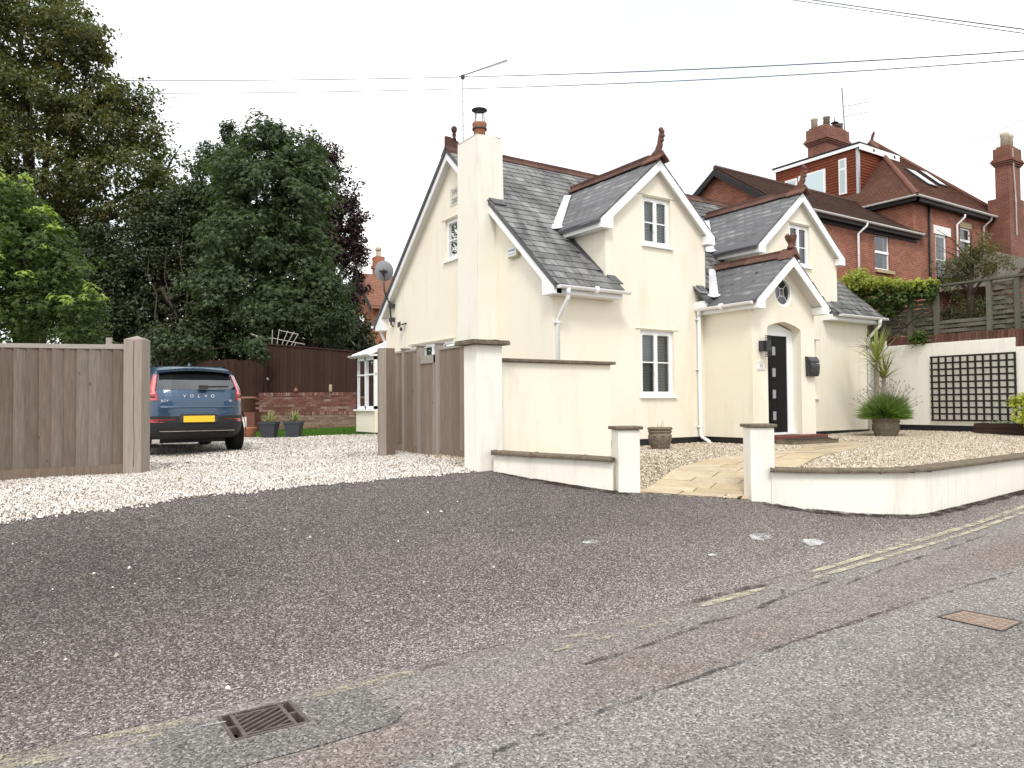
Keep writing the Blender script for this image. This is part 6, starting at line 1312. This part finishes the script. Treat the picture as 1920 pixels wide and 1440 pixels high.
# cordyline palm
PX, PY = 16.33, 9.52; t = thing('cordyline_palm', 'twin stemmed cordyline palm standing behind the lavender planter', 'palm', (PX, PY, .85))
tips = [Vector((PX-.05, PY-.03, 2.50)), Vector((PX+.20, PY-.05, 2.12))]
MB().tube([(PX-.02, PY, .75), (PX-.03, PY, 1.6), tuple(tips[0])], [.075, .06, .05], 9).build('stem', 'palm_bark', t, smooth=True); MB().tube([(PX+.15, PY-.02, .75), (PX+.18, PY-.04, 1.5), tuple(tips[1])], [.05, .045, .04], 9).build('stem', 'palm_bark', t, smooth=True)
blade_plant('leaf_crown', tips[0], 70, .92, .040, 'leaf_cordyline', t, up=-.1, curve=.55, seg=6); blade_plant('leaf_crown', tips[1], 44, .68, .038, 'leaf_cordyline', t, up=.15, curve=.5, seg=6)
blade_plant('dry_skirt', tips[0]-Vector((0, 0, .05)), 16, .55, .03, 'leaf_cordyline_dry', t, up=-.2, curve=1.6, seg=5); blade_plant('dry_skirt', tips[1]-Vector((0, 0, .02)), 12, .45, .03, 'leaf_cordyline_dry', t, up=-.2, curve=1.6, seg=5)
m = MB(); st0 = tips[0]+Vector((-.12, .05, .30)); m.tube([tips[0], st0], .010, 5)
for q in range(46): e = st0+Vector((random.gauss(-.14, .12), random.gauss(.05, .10), random.gauss(.03, .10))); m.tube([st0.lerp(e, .2), st0.lerp(e, .6)+Vector((0, 0, .03)), e], .003, 3)
m.build('flower_head', 'dry_twig', t)

# fallen leaves on the drive
n = 70; x = RNG.uniform(-1, 5.2, n); y = RNG.uniform(8.7, 14, n); P = np.stack([x, y, G(x, y)+.045], -1)
leaves('fallen_leaves', P, np.tile(np.array([0, 0, 1.]), (n, 1)), .055, 'leaf_seed', None, 'oval', .35, 0, label='few dry brown leaves fallen on the gravel drive', category='leaves')
# ================================================================== white retaining wall, trellis, woven fence (right)
XR = 18.40
RW_ = thing('retaining_wall', 'white rendered retaining wall with black base right of the cottage', 'wall', (XR+.1, 8.5, .9))
MB().box(XR, XR+.20, 7.53, 10.46, 1.02, 3.0).box(XR, XR+.20, 10.46, 12.5, 1.02, 3.14).box(XR+.006, XR+.20, 4.9, 7.53, 1.02, 2.79).build('wall', 'wall_render', RW_, bevel=.01)
MB().box(XR+.012, XR+.2, 4.9, 12.5, .4, 1.02).build('plinth', 'black_paint', RW_)
y = 4.95
while y < 10.46:
    zt_ = 3.0 if y > 7.5 else 2.79; MB().box(XR+.03, XR+.24, y, y+.068, zt_, zt_+.105).box(XR+.05, XR+.24, y, y+.068, zt_+.105, zt_+.2 if y > 7.5 else zt_+.40).build('brick', 'coping_brick', RW_); y += .076
TR = thing('wall_trellis', 'black square-grid trellis fixed to the white retaining wall', 'trellis', (XR-.03, 8.44, 1.9))
for i in range(12): y = 7.53+i*(1.80/11); MB().box(XR-.034, XR-.018, y-.021, y+.021, 1.13, 2.67).build('upright', 'black_trellis', TR)
for i in range(11): z = 1.145+i*(1.51/10); MB().box(XR-.050, XR-.034, 7.50, 9.36, z-.021, z+.021).build('lath', 'black_trellis', TR)
WF = thing('woven_fence', 'weathered grey woven panel fence on top of the white wall', 'fence', (18.6, 9.4, 3.1))
posts = [5.4, 6.4, 7.52, 8.10, 9.28, 9.92, 10.60, 11.4, 12.4]
for y in posts: MB().box(18.52, 18.62, y-.05, y+.05, 3.0, 4.36+.03*(y-8)/3).build('post', 'weathered_slat', WF)
MB().box(18.50, 18.64, 4.9, 12.6, 4.36, 4.41).build('top_rail', 'weathered_slat', WF)
for b, (y0, y1) in enumerate(zip(posts[:-1], posts[1:])):
    rows = range(4) if abs(y0-8.10) < .01 else range(11)
    for r in rows:
        z = 3.14+r*.108+random.uniform(-.008, .008); m = MB(); n = 6; P = []
        for k in range(n+1): f = k/n; P.append((18.57+(.03 if r % 2 else -.03)*math.sin(f*math.pi*2), y0+.05+(y1-y0-.1)*f, z+random.uniform(-.004, .004)))
        h = .078 if random.random() > .12 else .05
        for k in range(n): a, c = P[k], P[k+1]; m.quad(a, c, (c[0], c[1], c[2]+h), (a[0], a[1], a[2]+h)); m.quad((a[0]+.008, a[1], a[2]), (a[0]+.008, a[1], a[2]+h), (c[0]+.008, c[1], c[2]+h), (c[0]+.008, c[1], c[2]))
        m.build('slat', 'weathered_slat', WF)
# climber spilling over the fence
t = thing('climbing_vine', 'golden green climber draped over the woven fence by the cottage roof', 'climber', (18.6, 10.4, 3.2))
lob = [((18.55, 10.7, 4.62), (.45, .55, .20)), ((18.5, 11.3, 4.75), (.45, .5, .32)), ((18.5, 10.1, 4.52), (.35, .5, .13)), ((18.5, 9.5, 4.46), (.3, .45, .12))]
C, D = lobe_clusters(lob, 150, .4); P, Nn_ = cluster_leaves(C, D, 24, .16, .6); leaves('foliage', P, Nn_, .095, 'leaf_vine', t, 'oval', .5)
lob = [((18.42, 10.7, 4.25), (.22, .55, .32)), ((18.42, 10.0, 4.22), (.2, .5, .25)), ((18.42, 9.45, 4.28), (.2, .35, .22)), ((18.4, 9.62, 3.15), (.12, .22, .28)), ((18.40, 11.3, 4.2), (.22, .4, .5)), ((18.45, 10.4, 3.9), (.15, .4, .2))]
C, D = lobe_clusters(lob, 120, .4); P, Nn_ = cluster_leaves(C, D, 26, .15, .9); leaves('foliage', P, Nn_, .10, 'leaf_vine_dark', t, 'oval', .6)
MB().tube([(18.42, 11.0, 3.25), (18.38, 10.3, 3.25), (18.40, 9.9, 3.5), (18.42, 9.6, 3.75), (18.42, 9.3, 3.85)], .022, 6).tube([(18.40, 9.62, 3.1), (18.36, 9.8, 2.9)], .008, 4).build('stem', 'bark', t)
t = thing('scrub_tree', 'straggly olive shrub tree growing through the gap in the woven fence', 'tree', (19.0, 8.7, 3.05))
MB().tube([(19.0, 8.72, 2.9), (18.95, 8.7, 3.8), (18.95, 8.66, 4.5), (19.0, 8.6, 5.2)], [.09, .08, .06, .03], 8).build('trunk', 'bark', t); m = MB()
for i in range(26):
    s = Vector((18.97, 8.68, random.uniform(4.0, 5.0))); a = random.uniform(0, 6.28); e = s+Vector((math.cos(a)*.5, math.sin(a)*.75, random.uniform(.1, .9))); m.tube([s, s.lerp(e, .5)+Vector((0, 0, .12)), e], [.02, .012, .004], 4)
m.build('branch', 'bark', t)
lob = [((19.1, 8.6, 4.9), (.7, .8, .45)), ((19.0, 8.5, 5.25), (.5, .5, .35)), ((19.1, 9.1, 4.6), (.5, .5, .3)), ((18.95, 8.75, 3.75), (.3, .5, .55)), ((19.2, 8.2, 4.75), (.4, .4, .35)), ((19.0, 9.5, 4.95), (.3, .35, .25))]
C, D = lobe_clusters(lob, 210, .2); P, Nn_ = cluster_leaves(C, D, 26, .17, .8); leaves('crown', P, Nn_, .055, 'leaf_scrub', t, 'oval', .9)
t = thing('terrace_hedge', 'dark olive hedge growing close behind the woven fence', 'hedge', (19.6, 9.5, 3.05)); C, D = lobe_clusters([((19.7, y_, 3.6), (.5, .8, .65)) for y_ in (5.4, 6.6, 7.6, 8.6, 9.6, 10.6, 11.6)], 420, .3); P, Nn_ = cluster_leaves(C, D, 30, .22, .8); leaves('foliage', P, Nn_, .075, 'leaf_ivy', t, 'oval', .8)
t = thing('wooden_trough', 'dark wooden trough planter under the black trellis', 'planter', (18.1, 7.7, .93))
m = MB()
for z in (.88, .99): MB().box(17.90, 18.32, 6.6, 8.20, z, z+.105).build('plank', 'trough_wood', t)
MB().box(17.93, 18.29, 6.63, 8.17, 1.05, 1.10).build('compost', 'compost', t)
t = thing('silver_plant', 'low silver leaved edging plant in the wooden trough', 'plant', (18.1, 7.9, 1.1)); C, D = lobe_clusters([((18.1, 7.6, 1.10), (.16, .55, .05))], 60, .1); P, Nn_ = cluster_leaves(C, D, 22, .06, .7); leaves('foliage', P, Nn_, .035, 'leaf_silver', t, 'oval', .8)
t = thing('golden_shrub', 'bright yellow-green shrub at the right edge by the trough', 'shrub', (17.75, 7.05, .95)); C, D = lobe_clusters([((17.75, 7.0, 1.30), (.36, .36, .36)), ((17.8, 7.02, 1.66), (.18, .2, .2)), ((17.7, 7.22, 1.62), (.12, .15, .10))], 110, .3); P, Nn_ = cluster_leaves(C, D, 20, .11, .8); leaves('foliage', P, Nn_, .075, 'leaf_gold', t, 'oval', .7)
MB().tube([(17.75, 7.05, .85), (17.75, 7.0, 1.5)], .02, 5).build('stem', 'bark', t)
# ================================================================== red brick house on the upper terrace
BH = thing('brick_house', 'large red brick house with hipped clay tile roof behind the fence', 'house', (31, 19, 3.05))
BY = 16.0; TB = lambda s, z, d: (s, BY+d, z)
bw1 = (27.5, 28.52, 6.70, 8.10); bw2 = (34.15, 35.1, 8.05, 9.18); bd = (32.05, 32.95, 6.3, 8.62)
m = MB(); wall_poly(m, [(21.6, 3.0), (30.3, 3.0), (30.3, 8.42), (21.6, 8.42)], [rect(*bw1)], TB, .12); m.build('wall', 'red_brick_far', BH)
m = MB(); wall_poly(m, [(30.3, 3.0), (38.3, 3.0), (38.3, 9.8), (30.3, 9.8)], [rect(*bw2), rect(*bd)], TB, .12); m.quad((30.3, BY, 8.3), (30.3, 24, 8.3), (30.3, 24, 9.8), (30.3, BY, 9.8)).quad((38.3, BY, 3), (38.3, 24, 3), (38.3, 24, 9.8), (38.3, BY, 9.8)).quad((30.3, 24, 3), (38.3, 24, 3), (38.3, 24, 9.8), (30.3, 24, 9.8)); m.build('wall', 'red_brick_far', BH)
m = MB(); m.v += [(21.6, BY, 3), (21.6, 21, 3), (21.6, 21, 8.42), (21.6, 18.5, 10.1), (21.6, BY, 8.42)]; m.f.append((0, 1, 2, 3, 4)); m.build('gable', 'red_brick_far', BH)
MB().box(27, 29, BY+.5, BY+.52, 6.4, 8.4).box(31.5, 36, BY+.5, BY+.52, 6, 9.5).build('inner_wall', 'interior', BH)
def tile_plane(parent, name, P0, U, V, lu, lv, mat, g=.10, clip=None, segs=1, lift=.03):
    """lapped tile courses on a slope: each course one lapped strip"""
    P0, U, V = Vector(P0), Vector(U).normalized(), Vector(V).normalized(); Nn_ = U.cross(V).normalized(); Vv, Ff, R = [], [], []
    if Nn_.z < 0 and abs(Nn_.z) > .1: Nn_ = -Nn_
    n = int(lv/g)+1
    for i in range(n):
        v0, v1 = i*g, min(lv, (i+1)*g+.02); a0, a1 = (clip(v0) if clip else (0, lu)); b0, b1 = (clip(v1) if clip else (0, lu)); k = max(1, int((a1-a0)/.165)) if segs > 1 else 1
        if a1 <= a0: continue
        for j in range(k):
            f0, f1 = j/k, (j+1)/k; e = lift*random.uniform(.75, 1.2); q = [P0+U*(a0+(a1-a0)*f0)+V*v0+Nn_*e, P0+U*(a0+(a1-a0)*f1)+V*v0+Nn_*e, P0+U*(b0+(b1-b0)*f1)+V*v1+Nn_*.004, P0+U*(b0+(b1-b0)*f0)+V*v1+Nn_*.004]
            w = [q[0]-Nn_*e, q[1]-Nn_*e]; o = len(Vv); Vv += [tuple(x) for x in q+w]; Ff += [(o, o+1, o+2, o+3), (o+4, o+5, o+1, o)]; R += [random.random()]*2
    return np_mesh(name, np.array(Vv), np.array(Ff), mat, parent, rnd=R, kind='stuff')
# wing roof (ridge along X), gable end left
wr = MB().prism([(21.4, BY-.25, 8.36), (21.4, 18.5, 10.24), (21.4, 21.25, 8.36), (21.4, 21.2, 8.25), (21.4, 18.5, 10.1), (21.4, BY-.25, 8.25)], (9.6, 0, 0)).build('wing_roof', 'clay_tile_brown', BH)
tile_plane(wr, 'tile_courses', (21.4, BY-.25, 8.37), (1, 0, 0), (0, 2.75, 1.88), 9.6, 3.3, 'clay_tile_brown', segs=2)
MB().tube([(21.4, 18.5, 10.27), (31.0, 18.5, 10.27)], .10, 8).build('ridge_tile', 'clay_tile_brown', wr)
for s, y1 in ((-1, BY-.35), (1, 21.35)): MB().prism([(21.32, 18.5, 10.20), (21.32, y1, 8.30), (21.32, y1, 8.05), (21.32, 18.5, 9.95)], (.06, 0, 0)).build('bargeboard', 'black_fascia', wr)
MB().box(21.5, 30.5, BY-.24, BY, 8.16, 8.27).box(21.5, 30.5, BY-.06, BY-.0, 8.05, 8.16).build('eaves_fascia', 'black_fascia', BH)
MB().half_pipe((21.4, BY-.30, 8.36), (30.55, BY-.30, 8.36), .07).build('gutter', 'white_paint', BH)
MB().half_pipe((30.0, BY-.36, 9.90), (38.55, BY-.36, 9.90), .075).half_pipe((29.98, 18.7, 9.90), (29.98, BY-.36, 9.90), .075).build('gutter', 'white_paint', BH)
MB().box(30.05, 38.5, BY-.30, BY+.0, 9.68, 9.82).box(30.04, 30.3, BY-.3, 19, 9.68, 9.82).build('eaves_fascia', 'black_fascia', BH)
# main hipped roof
APX = Vector((34.3, 20.0, 14.1)); E0, E1, E2, E3 = (30.0, BY-.35, 9.86), (38.6, BY-.35, 9.86), (38.6, 24.3, 9.86), (30.0, 24.3, 9.86)
m = MB()
for a, b in ((E0, E1), (E1, E2), (E2, E3), (E3, E0)): m.tri(a, b, tuple(APX))
hr = m.build('main_roof', 'clay_tile', BH)
Lf = math.hypot(20.0-BY+.35, 14.1-9.86); tile_plane(hr, 'tile_courses', E0, (1, 0, 0), (0, 20.0-BY+.35, 4.24), 8.6, Lf, 'clay_tile', clip=lambda v: (4.3*v/Lf, 8.6-4.3*v/Lf), segs=2)
tile_plane(hr, 'tile_courses', E3, (0, -1, 0), (4.3, 0, 4.24), 8.65, math.hypot(4.3, 4.24), 'clay_tile', clip=lambda v: (4.3*v/6.04, 8.65-4.35*v/6.04), segs=2)
for a in (E0, E1): MB().tube([Vector(a)+Vector((0, 0, .03)), APX+Vector((0, 0, .03))], .11, 8).build('hip_tile', 'clay_tile', hr)
MB().prism([(34.28, 19.9, 14.05), (34.28, 20.3, 14.05), (34.28, 20.05, 14.25), (34.28, 19.98, 14.5), (34.28, 19.86, 14.62), (34.28, 19.84, 14.5), (34.28, 19.92, 14.3)], (.06, 0, 0)).build('finial', 'finial_clay', hr)
for x0, x1, v0, v1 in ((33.2, 34.0, 1.7, 3.1), (34.9, 35.6, 2.2, 3.5)):
    Vn = Vector((0, 20.0-BY+.35, 4.24)).normalized(); Nn_ = Vector((0, -4.24, 4.35)).normalized(); W_ = MB().obox(E0, (1, 0, 0), Vn, Nn_, x0-30, x1-30, v0, v1, .0, .10).build('roof_light', 'dark_metal', hr); MB().obox(E0, (1, 0, 0), Vn, Nn_, x0-29.92, x1-30.08, v0+.08, v1-.08, .10, .106).build('pane', 'skylight', W_)
# tile-hung box dormer
DB = MB().box(31.02, 34.4, 18.74, 23.0, 10.3, 12.98).build('box_dormer', 'hung_gap', BH)
tile_plane(DB, 'tile_hanging', (31.0, 23.0, 10.35), (0, -1, 0), (0, 0, 1), 4.28, 2.6, 'hung_tile', g=.13, segs=2); tile_plane(DB, 'tile_hanging', (31.0, 18.72, 10.35), (1, 0, 0), (0, 0, 1), 3.3, 2.6, 'hung_tile', g=.13, segs=2)
MB().box(30.85, 34.1, 18.55, 23.1, 12.98, 13.08).build('flat_roof', 'black_fascia', DB); MB().box(30.87, 34.08, 18.53, 18.57, 12.72, 12.99).box(30.85, 30.89, 18.57, 23.1, 12.84, 12.98).build('roof_fascia', 'white_upvc', DB)
MB().box(31.9, 32.0, 18.52, 18.535, 12.80, 12.92).box(33.6, 33.7, 18.52, 18.535, 12.80, 12.92).build('vent', 'pit', DB); MB().box(30.94, 31.06, 18.66, 18.78, 10.3, 12.85).build('corner_flashing', 'galvanised', DB)
TD = lambda s, z, d: (30.985+d, s, z)
W_ = MB().box(30.93, 30.99, 20.3, 21.7, 11.15, 12.35).build('window', 'white_upvc', DB); MB().quad((30.925, 20.4, 11.22), (30.925, 21.62, 11.22), (30.925, 21.62, 12.28), (30.925, 20.4, 12.28)).build('pane', 'screen_blind', W_)
W_ = MB().box(30.93, 30.99, 21.78, 22.45, 11.3, 12.3).build('window', 'white_upvc', DB); MB().quad((30.925, 21.86, 11.38), (30.925, 22.37, 11.38), (30.925, 22.37, 12.22), (30.925, 21.86, 12.22)).build('pane', 'glass', W_)
W_ = MB().box(30.93, 30.99, 19.25, 19.62, 10.95, 12.55).build('window', 'white_upvc', DB); MB().quad((30.925, 19.31, 11.02), (30.925, 19.56, 11.02), (30.925, 19.56, 12.05), (30.925, 19.31, 12.05)).quad((30.925, 19.31, 12.13), (30.925, 19.56, 12.13), (30.925, 19.56, 12.5), (30.925, 19.31, 12.5)).build('pane', 'glass', W_)
# chimneys
def brick_stack(x0, x1, y0, y1, z0, z1, name='chimney_stack', mat='stack_brick'):
    m = MB().box(x0, x1, y0, y1, z0, z1-.9)
    for i, e in enumerate((.05, .10, .15, .10)): m.box(x0-e, x1+e, y0-e, y1+e, z1-.9+i*.08, z1-.9+(i+1)*.08-.002)
    m.box(x0-.05, x1+.05, y0-.05, y1+.05, z1-.58, z1-.1).box(x0+.05, x1-.05, y0+.05, y1-.05, z1-.1, z1); return m.build(name, mat, BH)
S1 = brick_stack(32.15, 33.95, 21.0, 22.0, 11.5, 14.95)
for x, y, r, h, mt in ((32.35, 21.75, .17, .50, 'chimney_pot_buff'), (32.75, 21.35, .17, .55, 'chimney_pot_grey'), (33.1, 21.6, .15, .48, 'chimney_pot_grey'), (33.5, 21.4, .16, .3, 'ridge_clay'), (33.8, 21.3, .14, .42, 'chimney_pot_grey')):
    MB().lathe([(r*.9, 0), (r*.85, h*.8), (r, h*.85), (r, h), (r*.7, h)], (x, y, 14.92), 14).build('chimney_pot', mt, S1, smooth=True)
MB().lathe([(.17, 0), (.19, .03), (.03, .12), (.02, .25), (.005, .32)], (33.5, 21.4, 15.32), 12).build('cowl', 'dark_metal', S1)
S2 = brick_stack(36.95, 38.0, 15.15, 15.75, 3.0, 13.1); MB().box(36.75, 38.2, 15.1, 16.0, 3.0, 10.7).build('stack_base', 'stack_brick', S2)
for x in (37.25, 37.7): MB().lathe([(.17, 0), (.16, .5), (.19, .55), (.19, .68), (.14, .68)], (x, 15.45, 13.05), 14).build('chimney_pot', 'chimney_pot_buff', S2, smooth=True)
MB().tube([(37.1, 15.08, 12.9), (37.3, 15.08, 10.8), (37.2, 15.03, 10.5), (37.2, 15.03, 9.0)], .03, 6).build('conduit', 'pale_lath', S2)
t = thing('tv_aerial', 'television aerial with two arms on the brick house chimney', 'aerial', (34.1, 21.2, 14.9)); MB().tube([(34.1, 21.2, 14.0), (33.85, 21.2, 17.1)], .025, 5).build('mast', 'dark_metal', t)
for z, l in ((15.7, 1.5), (16.2, 1.5)): MB().tube([(34.0, 21.2, z), (35.2, 20.6, z+.3)], .014, 4).build('boom', 'dark_metal', t)
# windows, door, pipes
def sash(w, T=TB):
    W_ = window(BH, T, w, panes=1, bar=.5, blind='curtain', sill=False, lintel=0, fw=.08, d0=.05, sash=False, mat='white_upvc'); s0, s1, z0, z1 = w
    MB().box(s0-.02, s1+.22, BY-.10, BY+.02, z0-.12, z0).build('sill', 'stone_lintel', W_); MB().box(s0-.05, s1+.05, BY-.02, BY+.02, z1, z1+.24).build('lintel', 'stone_lintel', W_)
    MB().box(s0, s1, BY+.03, BY+.10, (z0+z1)/2-.05, (z0+z1)/2+.05).build('meeting_rail', 'white_upvc', W_); return W_
sash(bw1); sash(bw2)
W_ = window(BH, TB, bd, name='balcony_door', panes=1, bar=.55, blind='curtain', sill=False, lintel=0, fw=.10, d0=.04, sash=False); MB().box(bd[0]-.15, bd[1]+.35, BY-.03, BY+.02, bd[3], bd[3]+.36).build('lintel', 'white_paint', W_)
for x, z0, z1, mt in ((26.25, 4, 8.0, 'white_paint'), (33.7, 7, 9.3, 'white_paint'), (37.0-.9, 7, 9.5, 'pale_lath')):
    MB().tube([(x+.25, BY-.32, z1+.32), (x+.25, BY-.3, z1+.2), (x, BY-.10, z1-.1), (x, BY-.10, z0)], .045, 8).build('downpipe', mt, BH, smooth=True)
MB().tube([(31.45, BY-.08, 3.2), (31.45, BY-.08, 9.7)], .05, 8).build('soil_pipe', 'black_paint', BH, smooth=True)
# timber balcony
BL = MB().box(32.0, 37.8, 13.9, BY, 6.15, 6.3).build('balcony', 'timber_grey', BH)
for i in range(38): x = 32.6+i*.135; MB().box(x, x+.115, 13.9, 13.93, 6.2, 7.55).build('balcony_board', 'timber_grey', BL)
for i in range(14): y = 13.95+i*.14; MB().box(32.6, 32.63, y, y+.12, 6.2, 7.55).build('balcony_board', 'timber_grey', BL)
# small brick outbuilding at the right edge
t = thing('brick_outbuilding', 'small brick gable with dark bargeboards at the far right', 'outbuilding', (33.5, 11.5, 3.05))
MB().prism([(31.0, 10.2, 3.0), (31.0, 13.0, 3.0), (31.0, 13.0, 5.6), (31.0, 11.6, 7.0), (31.0, 10.2, 5.6)], (4, 0, 0)).build('wall', 'red_brick_far', t)
for y1 in (10.0, 13.2): MB().prism([(30.9, 11.6, 7.25), (30.9, y1, 5.55), (30.9, y1, 5.3), (30.9, 11.6, 6.95)], (4.2, 0, 0)).build('roof_slope', 'clay_tile_brown', t)
# ================================================================== far brick house on the left
FH = thing('distant_house', 'orange brick house with tall chimney seen between purple tree and gable', 'house', (18.5, 41, .8))
fc = pxw(700, 620, 42); fx, fy = fc[0], fc[1]; ez = float(pxw(700, 566, 42)[2]); TFH = lambda s, z, d: (fx+d, s, z); gw = (fy+1.35, fy+2.15, 5.35, 6.95)
m = MB(); wall_poly(m, [(fy, .5), (fy+3.9, .5), (fy+3.9, ez), (fy+1.95, ez+1.75), (fy, ez)], [rect(*gw)], TFH, .1); m.quad((fx, fy, .5), (fx+6, fy, .5), (fx+6, fy, ez), (fx, fy, ez)); m.build('wall', 'orange_brick_far', FH)
MB().box(fx+.5, fx+.52, fy+.5, fy+3, 4, 8).build('inner_wall', 'interior', FH)
R_ = MB().prism([(fx-.3, fy-.35, ez-.25), (fx-.3, fy+1.95, ez+1.95), (fx-.3, fy+4.25, ez-.25), (fx-.3, fy+4.25, ez-.4), (fx-.3, fy+1.95, ez+1.78), (fx-.3, fy-.35, ez-.4)], (6.5, 0, 0)).build('roof', 'clay_tile_far', FH)
tile_plane(R_, 'tile_courses', (fx-.3, fy-.35, ez-.24), (1, 0, 0), (0, 2.3, 2.2), 6.5, 3.15, 'clay_tile_far', g=.16, segs=2)
for y1 in (fy-.4, fy+4.3): MB().prism([(fx-.36, fy+1.95, ez+1.95), (fx-.36, y1, ez-.3), (fx-.36, y1, ez-.6), (fx-.36, fy+1.95, ez+1.6)], (.06, 0, 0)).build('bargeboard', 'black_fascia', R_)
window(FH, TFH, gw, panes=1, bar=.5, blind=None, sill=True, lintel=0, fw=.10, d0=.03, sash=False)
MB().box(fx+.9, fx+1.45, fy+1.65, fy+2.25, ez+1.5, ez+3.0).box(fx+.83, fx+1.52, fy+1.58, fy+2.32, ez+2.3, ez+2.5).build('chimney_stack', 'orange_brick_far', FH); MB().lathe([(.16, 0), (.14, .35), (.20, .4), (.20, .5), (.12, .62)], (fx+1.17, fy+1.95, ez+3.0), 10).build('chimney_pot', 'chimney_pot_buff', FH)
MB().box(fx-1.6, fx-1.55, fy-1.2, fy+2.6, .5, 4.1).box(fx-1.6, fx+2, fy-1.25, fy-1.2, .5, 4.1).build('lean_to', 'white_paint', FH)
# ================================================================== overhead cables
def wire(name, label, pts, r=.011):
    P = [Vector(pxw(*p)) for p in pts]; out = []
    for i in range(33):
        u = i/32; a, b, c = P; p = a*(1-u)*(1-2*u)+b*4*u*(1-u)+c*u*(2*u-1) if False else (a*((1-u)*(1-u))+b*(2*u*(1-u))+c*(u*u)); out.append(p)
    o = MB().tube(out, [r]*33, 5).build(name, 'cable'); return tag(o, label, 'cable', 'overhead cables')
wire('overhead_cable', 'upper of the two long cables crossing behind the chimney aerial', [(-150, 148, 46), (1050, 166, 30), (2150, 78, 18)], .016)
wire('overhead_cable', 'lower of the two long cables crossing behind the chimney aerial', [(-150, 172, 46), (1050, 190, 30), (2150, 92, 18)], .014)
wire('overhead_cable', 'upper cable cutting the top right corner of the sky', [(1380, -22, 26), (1700, 28, 20), (2100, 78, 14)], .013)
wire('overhead_cable', 'lower cable cutting the top right corner of the sky', [(1420, -10, 26), (1700, 32, 20), (2100, 88, 14)], .010)
wire('overhead_cable', 'thin pale cable rising right from the brick house roof', [(1735, 308, 42), (1830, 270, 30), (2050, 160, 16)], .008)
# ================================================================== drain grate and cover in the road
t = thing('drain_grate', 'rusty iron gully grate with slanted bars at the road edge', 'drain', (1.065, 3.95, 0))
x0, x1, y0, y1 = .88, 1.255, 3.755, 4.09; ZG = .004
MB().box(x0, x1, y0, y0+.016, -.09, ZG).box(x0, x1, y1-.016, y1, -.09, ZG).box(x0, x0+.016, y0+.016, y1-.016, -.09, ZG).box(x1-.016, x1, y0+.016, y1-.016, -.09, ZG).build('frame', 'iron', t)
MB().box(x0, x1, y0, y1, -.62, -.6).box(x0-.002, x0, y0, y1, -.6, -.09).box(x1, x1+.002, y0, y1, -.6, -.09).box(x0, x1, y0-.002, y0, -.6, -.09).box(x0, x1, y1, y1+.002, -.6, -.09).build('pit', 'pit', t)
MB().box(x0+.055, x0+.075, y0+.016, y1-.016, -.04, ZG-.002).box(x1-.075, x1-.055, y0+.016, y1-.016, -.04, ZG-.002).box(x0+.016, x0+.055, 3.915, 3.93, -.04, ZG-.003).box(x1-.055, x1-.016, 3.915, 3.93, -.04, ZG-.003).box(x0+.075, x1-.075, y0+.034, y0+.048, -.04, ZG-.002).box(x0+.075, x1-.075, y1-.048, y1-.034, -.04, ZG-.002).build('cross_bar', 'iron', t)
ax0, ax1, ay0, ay1 = x0+.075, x1-.075, y0+.048, y1-.048
for i in range(-4, 6):
    c = ay0+i*.046; pa, pb = (ax0, c), (ax1, c+(ax1-ax0)*.62)
    def clipy(p, q):
        (xa, ya), (xb, yb) = p, q
        if yb < ay0 or ya > ay1: return None
        f = lambda y: xa+(xb-xa)*(y-ya)/(yb-ya)
        if ya < ay0: xa2, ya2 = f(ay0), ay0
        else: xa2, ya2 = xa, ya
        if yb > ay1: xb2, yb2 = f(ay1), ay1
        else: xb2, yb2 = xb, yb
        return Vector((xa2, ya2, 0)), Vector((xb2, yb2, 0))
    r_ = clipy(pa, pb)
    if r_ and (r_[1]-r_[0]).length > .03:
        d = (r_[1]-r_[0]).normalized(); MB().obox(r_[0], d, Vector((-d.y, d.x, 0)), (0, 0, 1), 0, (r_[1]-r_[0]).length, -.0065, .0065, -.04, ZG-.003).build('bar', 'iron', t)
t = thing('access_cover', 'rectangular rusty metal access cover set in the grey road', 'cover', (5.65, 2.6, .05))
q = [(5.49, 2.80), (5.79, 2.76), (5.82, 2.37), (5.50, 2.37)]; zz = lambda p, e: (p[0], p[1], float(zroad(p[0]))+e); c_ = (5.65, 2.575)
inn = [(p[0]+(c_[0]-p[0])*.07, p[1]+(c_[1]-p[1])*.07) for p in q]; m = MB()
for i in range(4): j = (i+1) % 4; m.quad(zz(q[i], .008), zz(q[j], .008), zz(inn[j], .008), zz(inn[i], .008)); m.quad(zz(inn[i], .008), zz(inn[j], .008), zz(inn[j], .002), zz(inn[i], .002))
m.build('frame', 'iron', t); m = MB(); m.quad(*[zz(p, .0025) for p in inn]); m.build('plate', 'rust_plate', t)
for i in range(7):
    for j in range(4):
        lerp2 = lambda u, v: (inn[0][0]*(1-u)*(1-v)+inn[1][0]*u*(1-v)+inn[2][0]*u*v+inn[3][0]*(1-u)*v, inn[0][1]*(1-u)*(1-v)+inn[1][1]*u*(1-v)+inn[2][1]*u*v+inn[3][1]*(1-u)*v); v0, v1 = .06+i*.127, .06+i*.127+.10; u0 = .08+j*.215+(.05 if i % 2 else 0)
        if i == 3 and j in (1, 2): continue
        P = [lerp2(u0, v0), lerp2(min(.95, u0+.17), v0), lerp2(min(.95, u0+.17), v1), lerp2(u0, v1)]; MB().prism([zz(p, .002) for p in P], (0, 0, .0045)).build('tread', 'rust_plate', t)
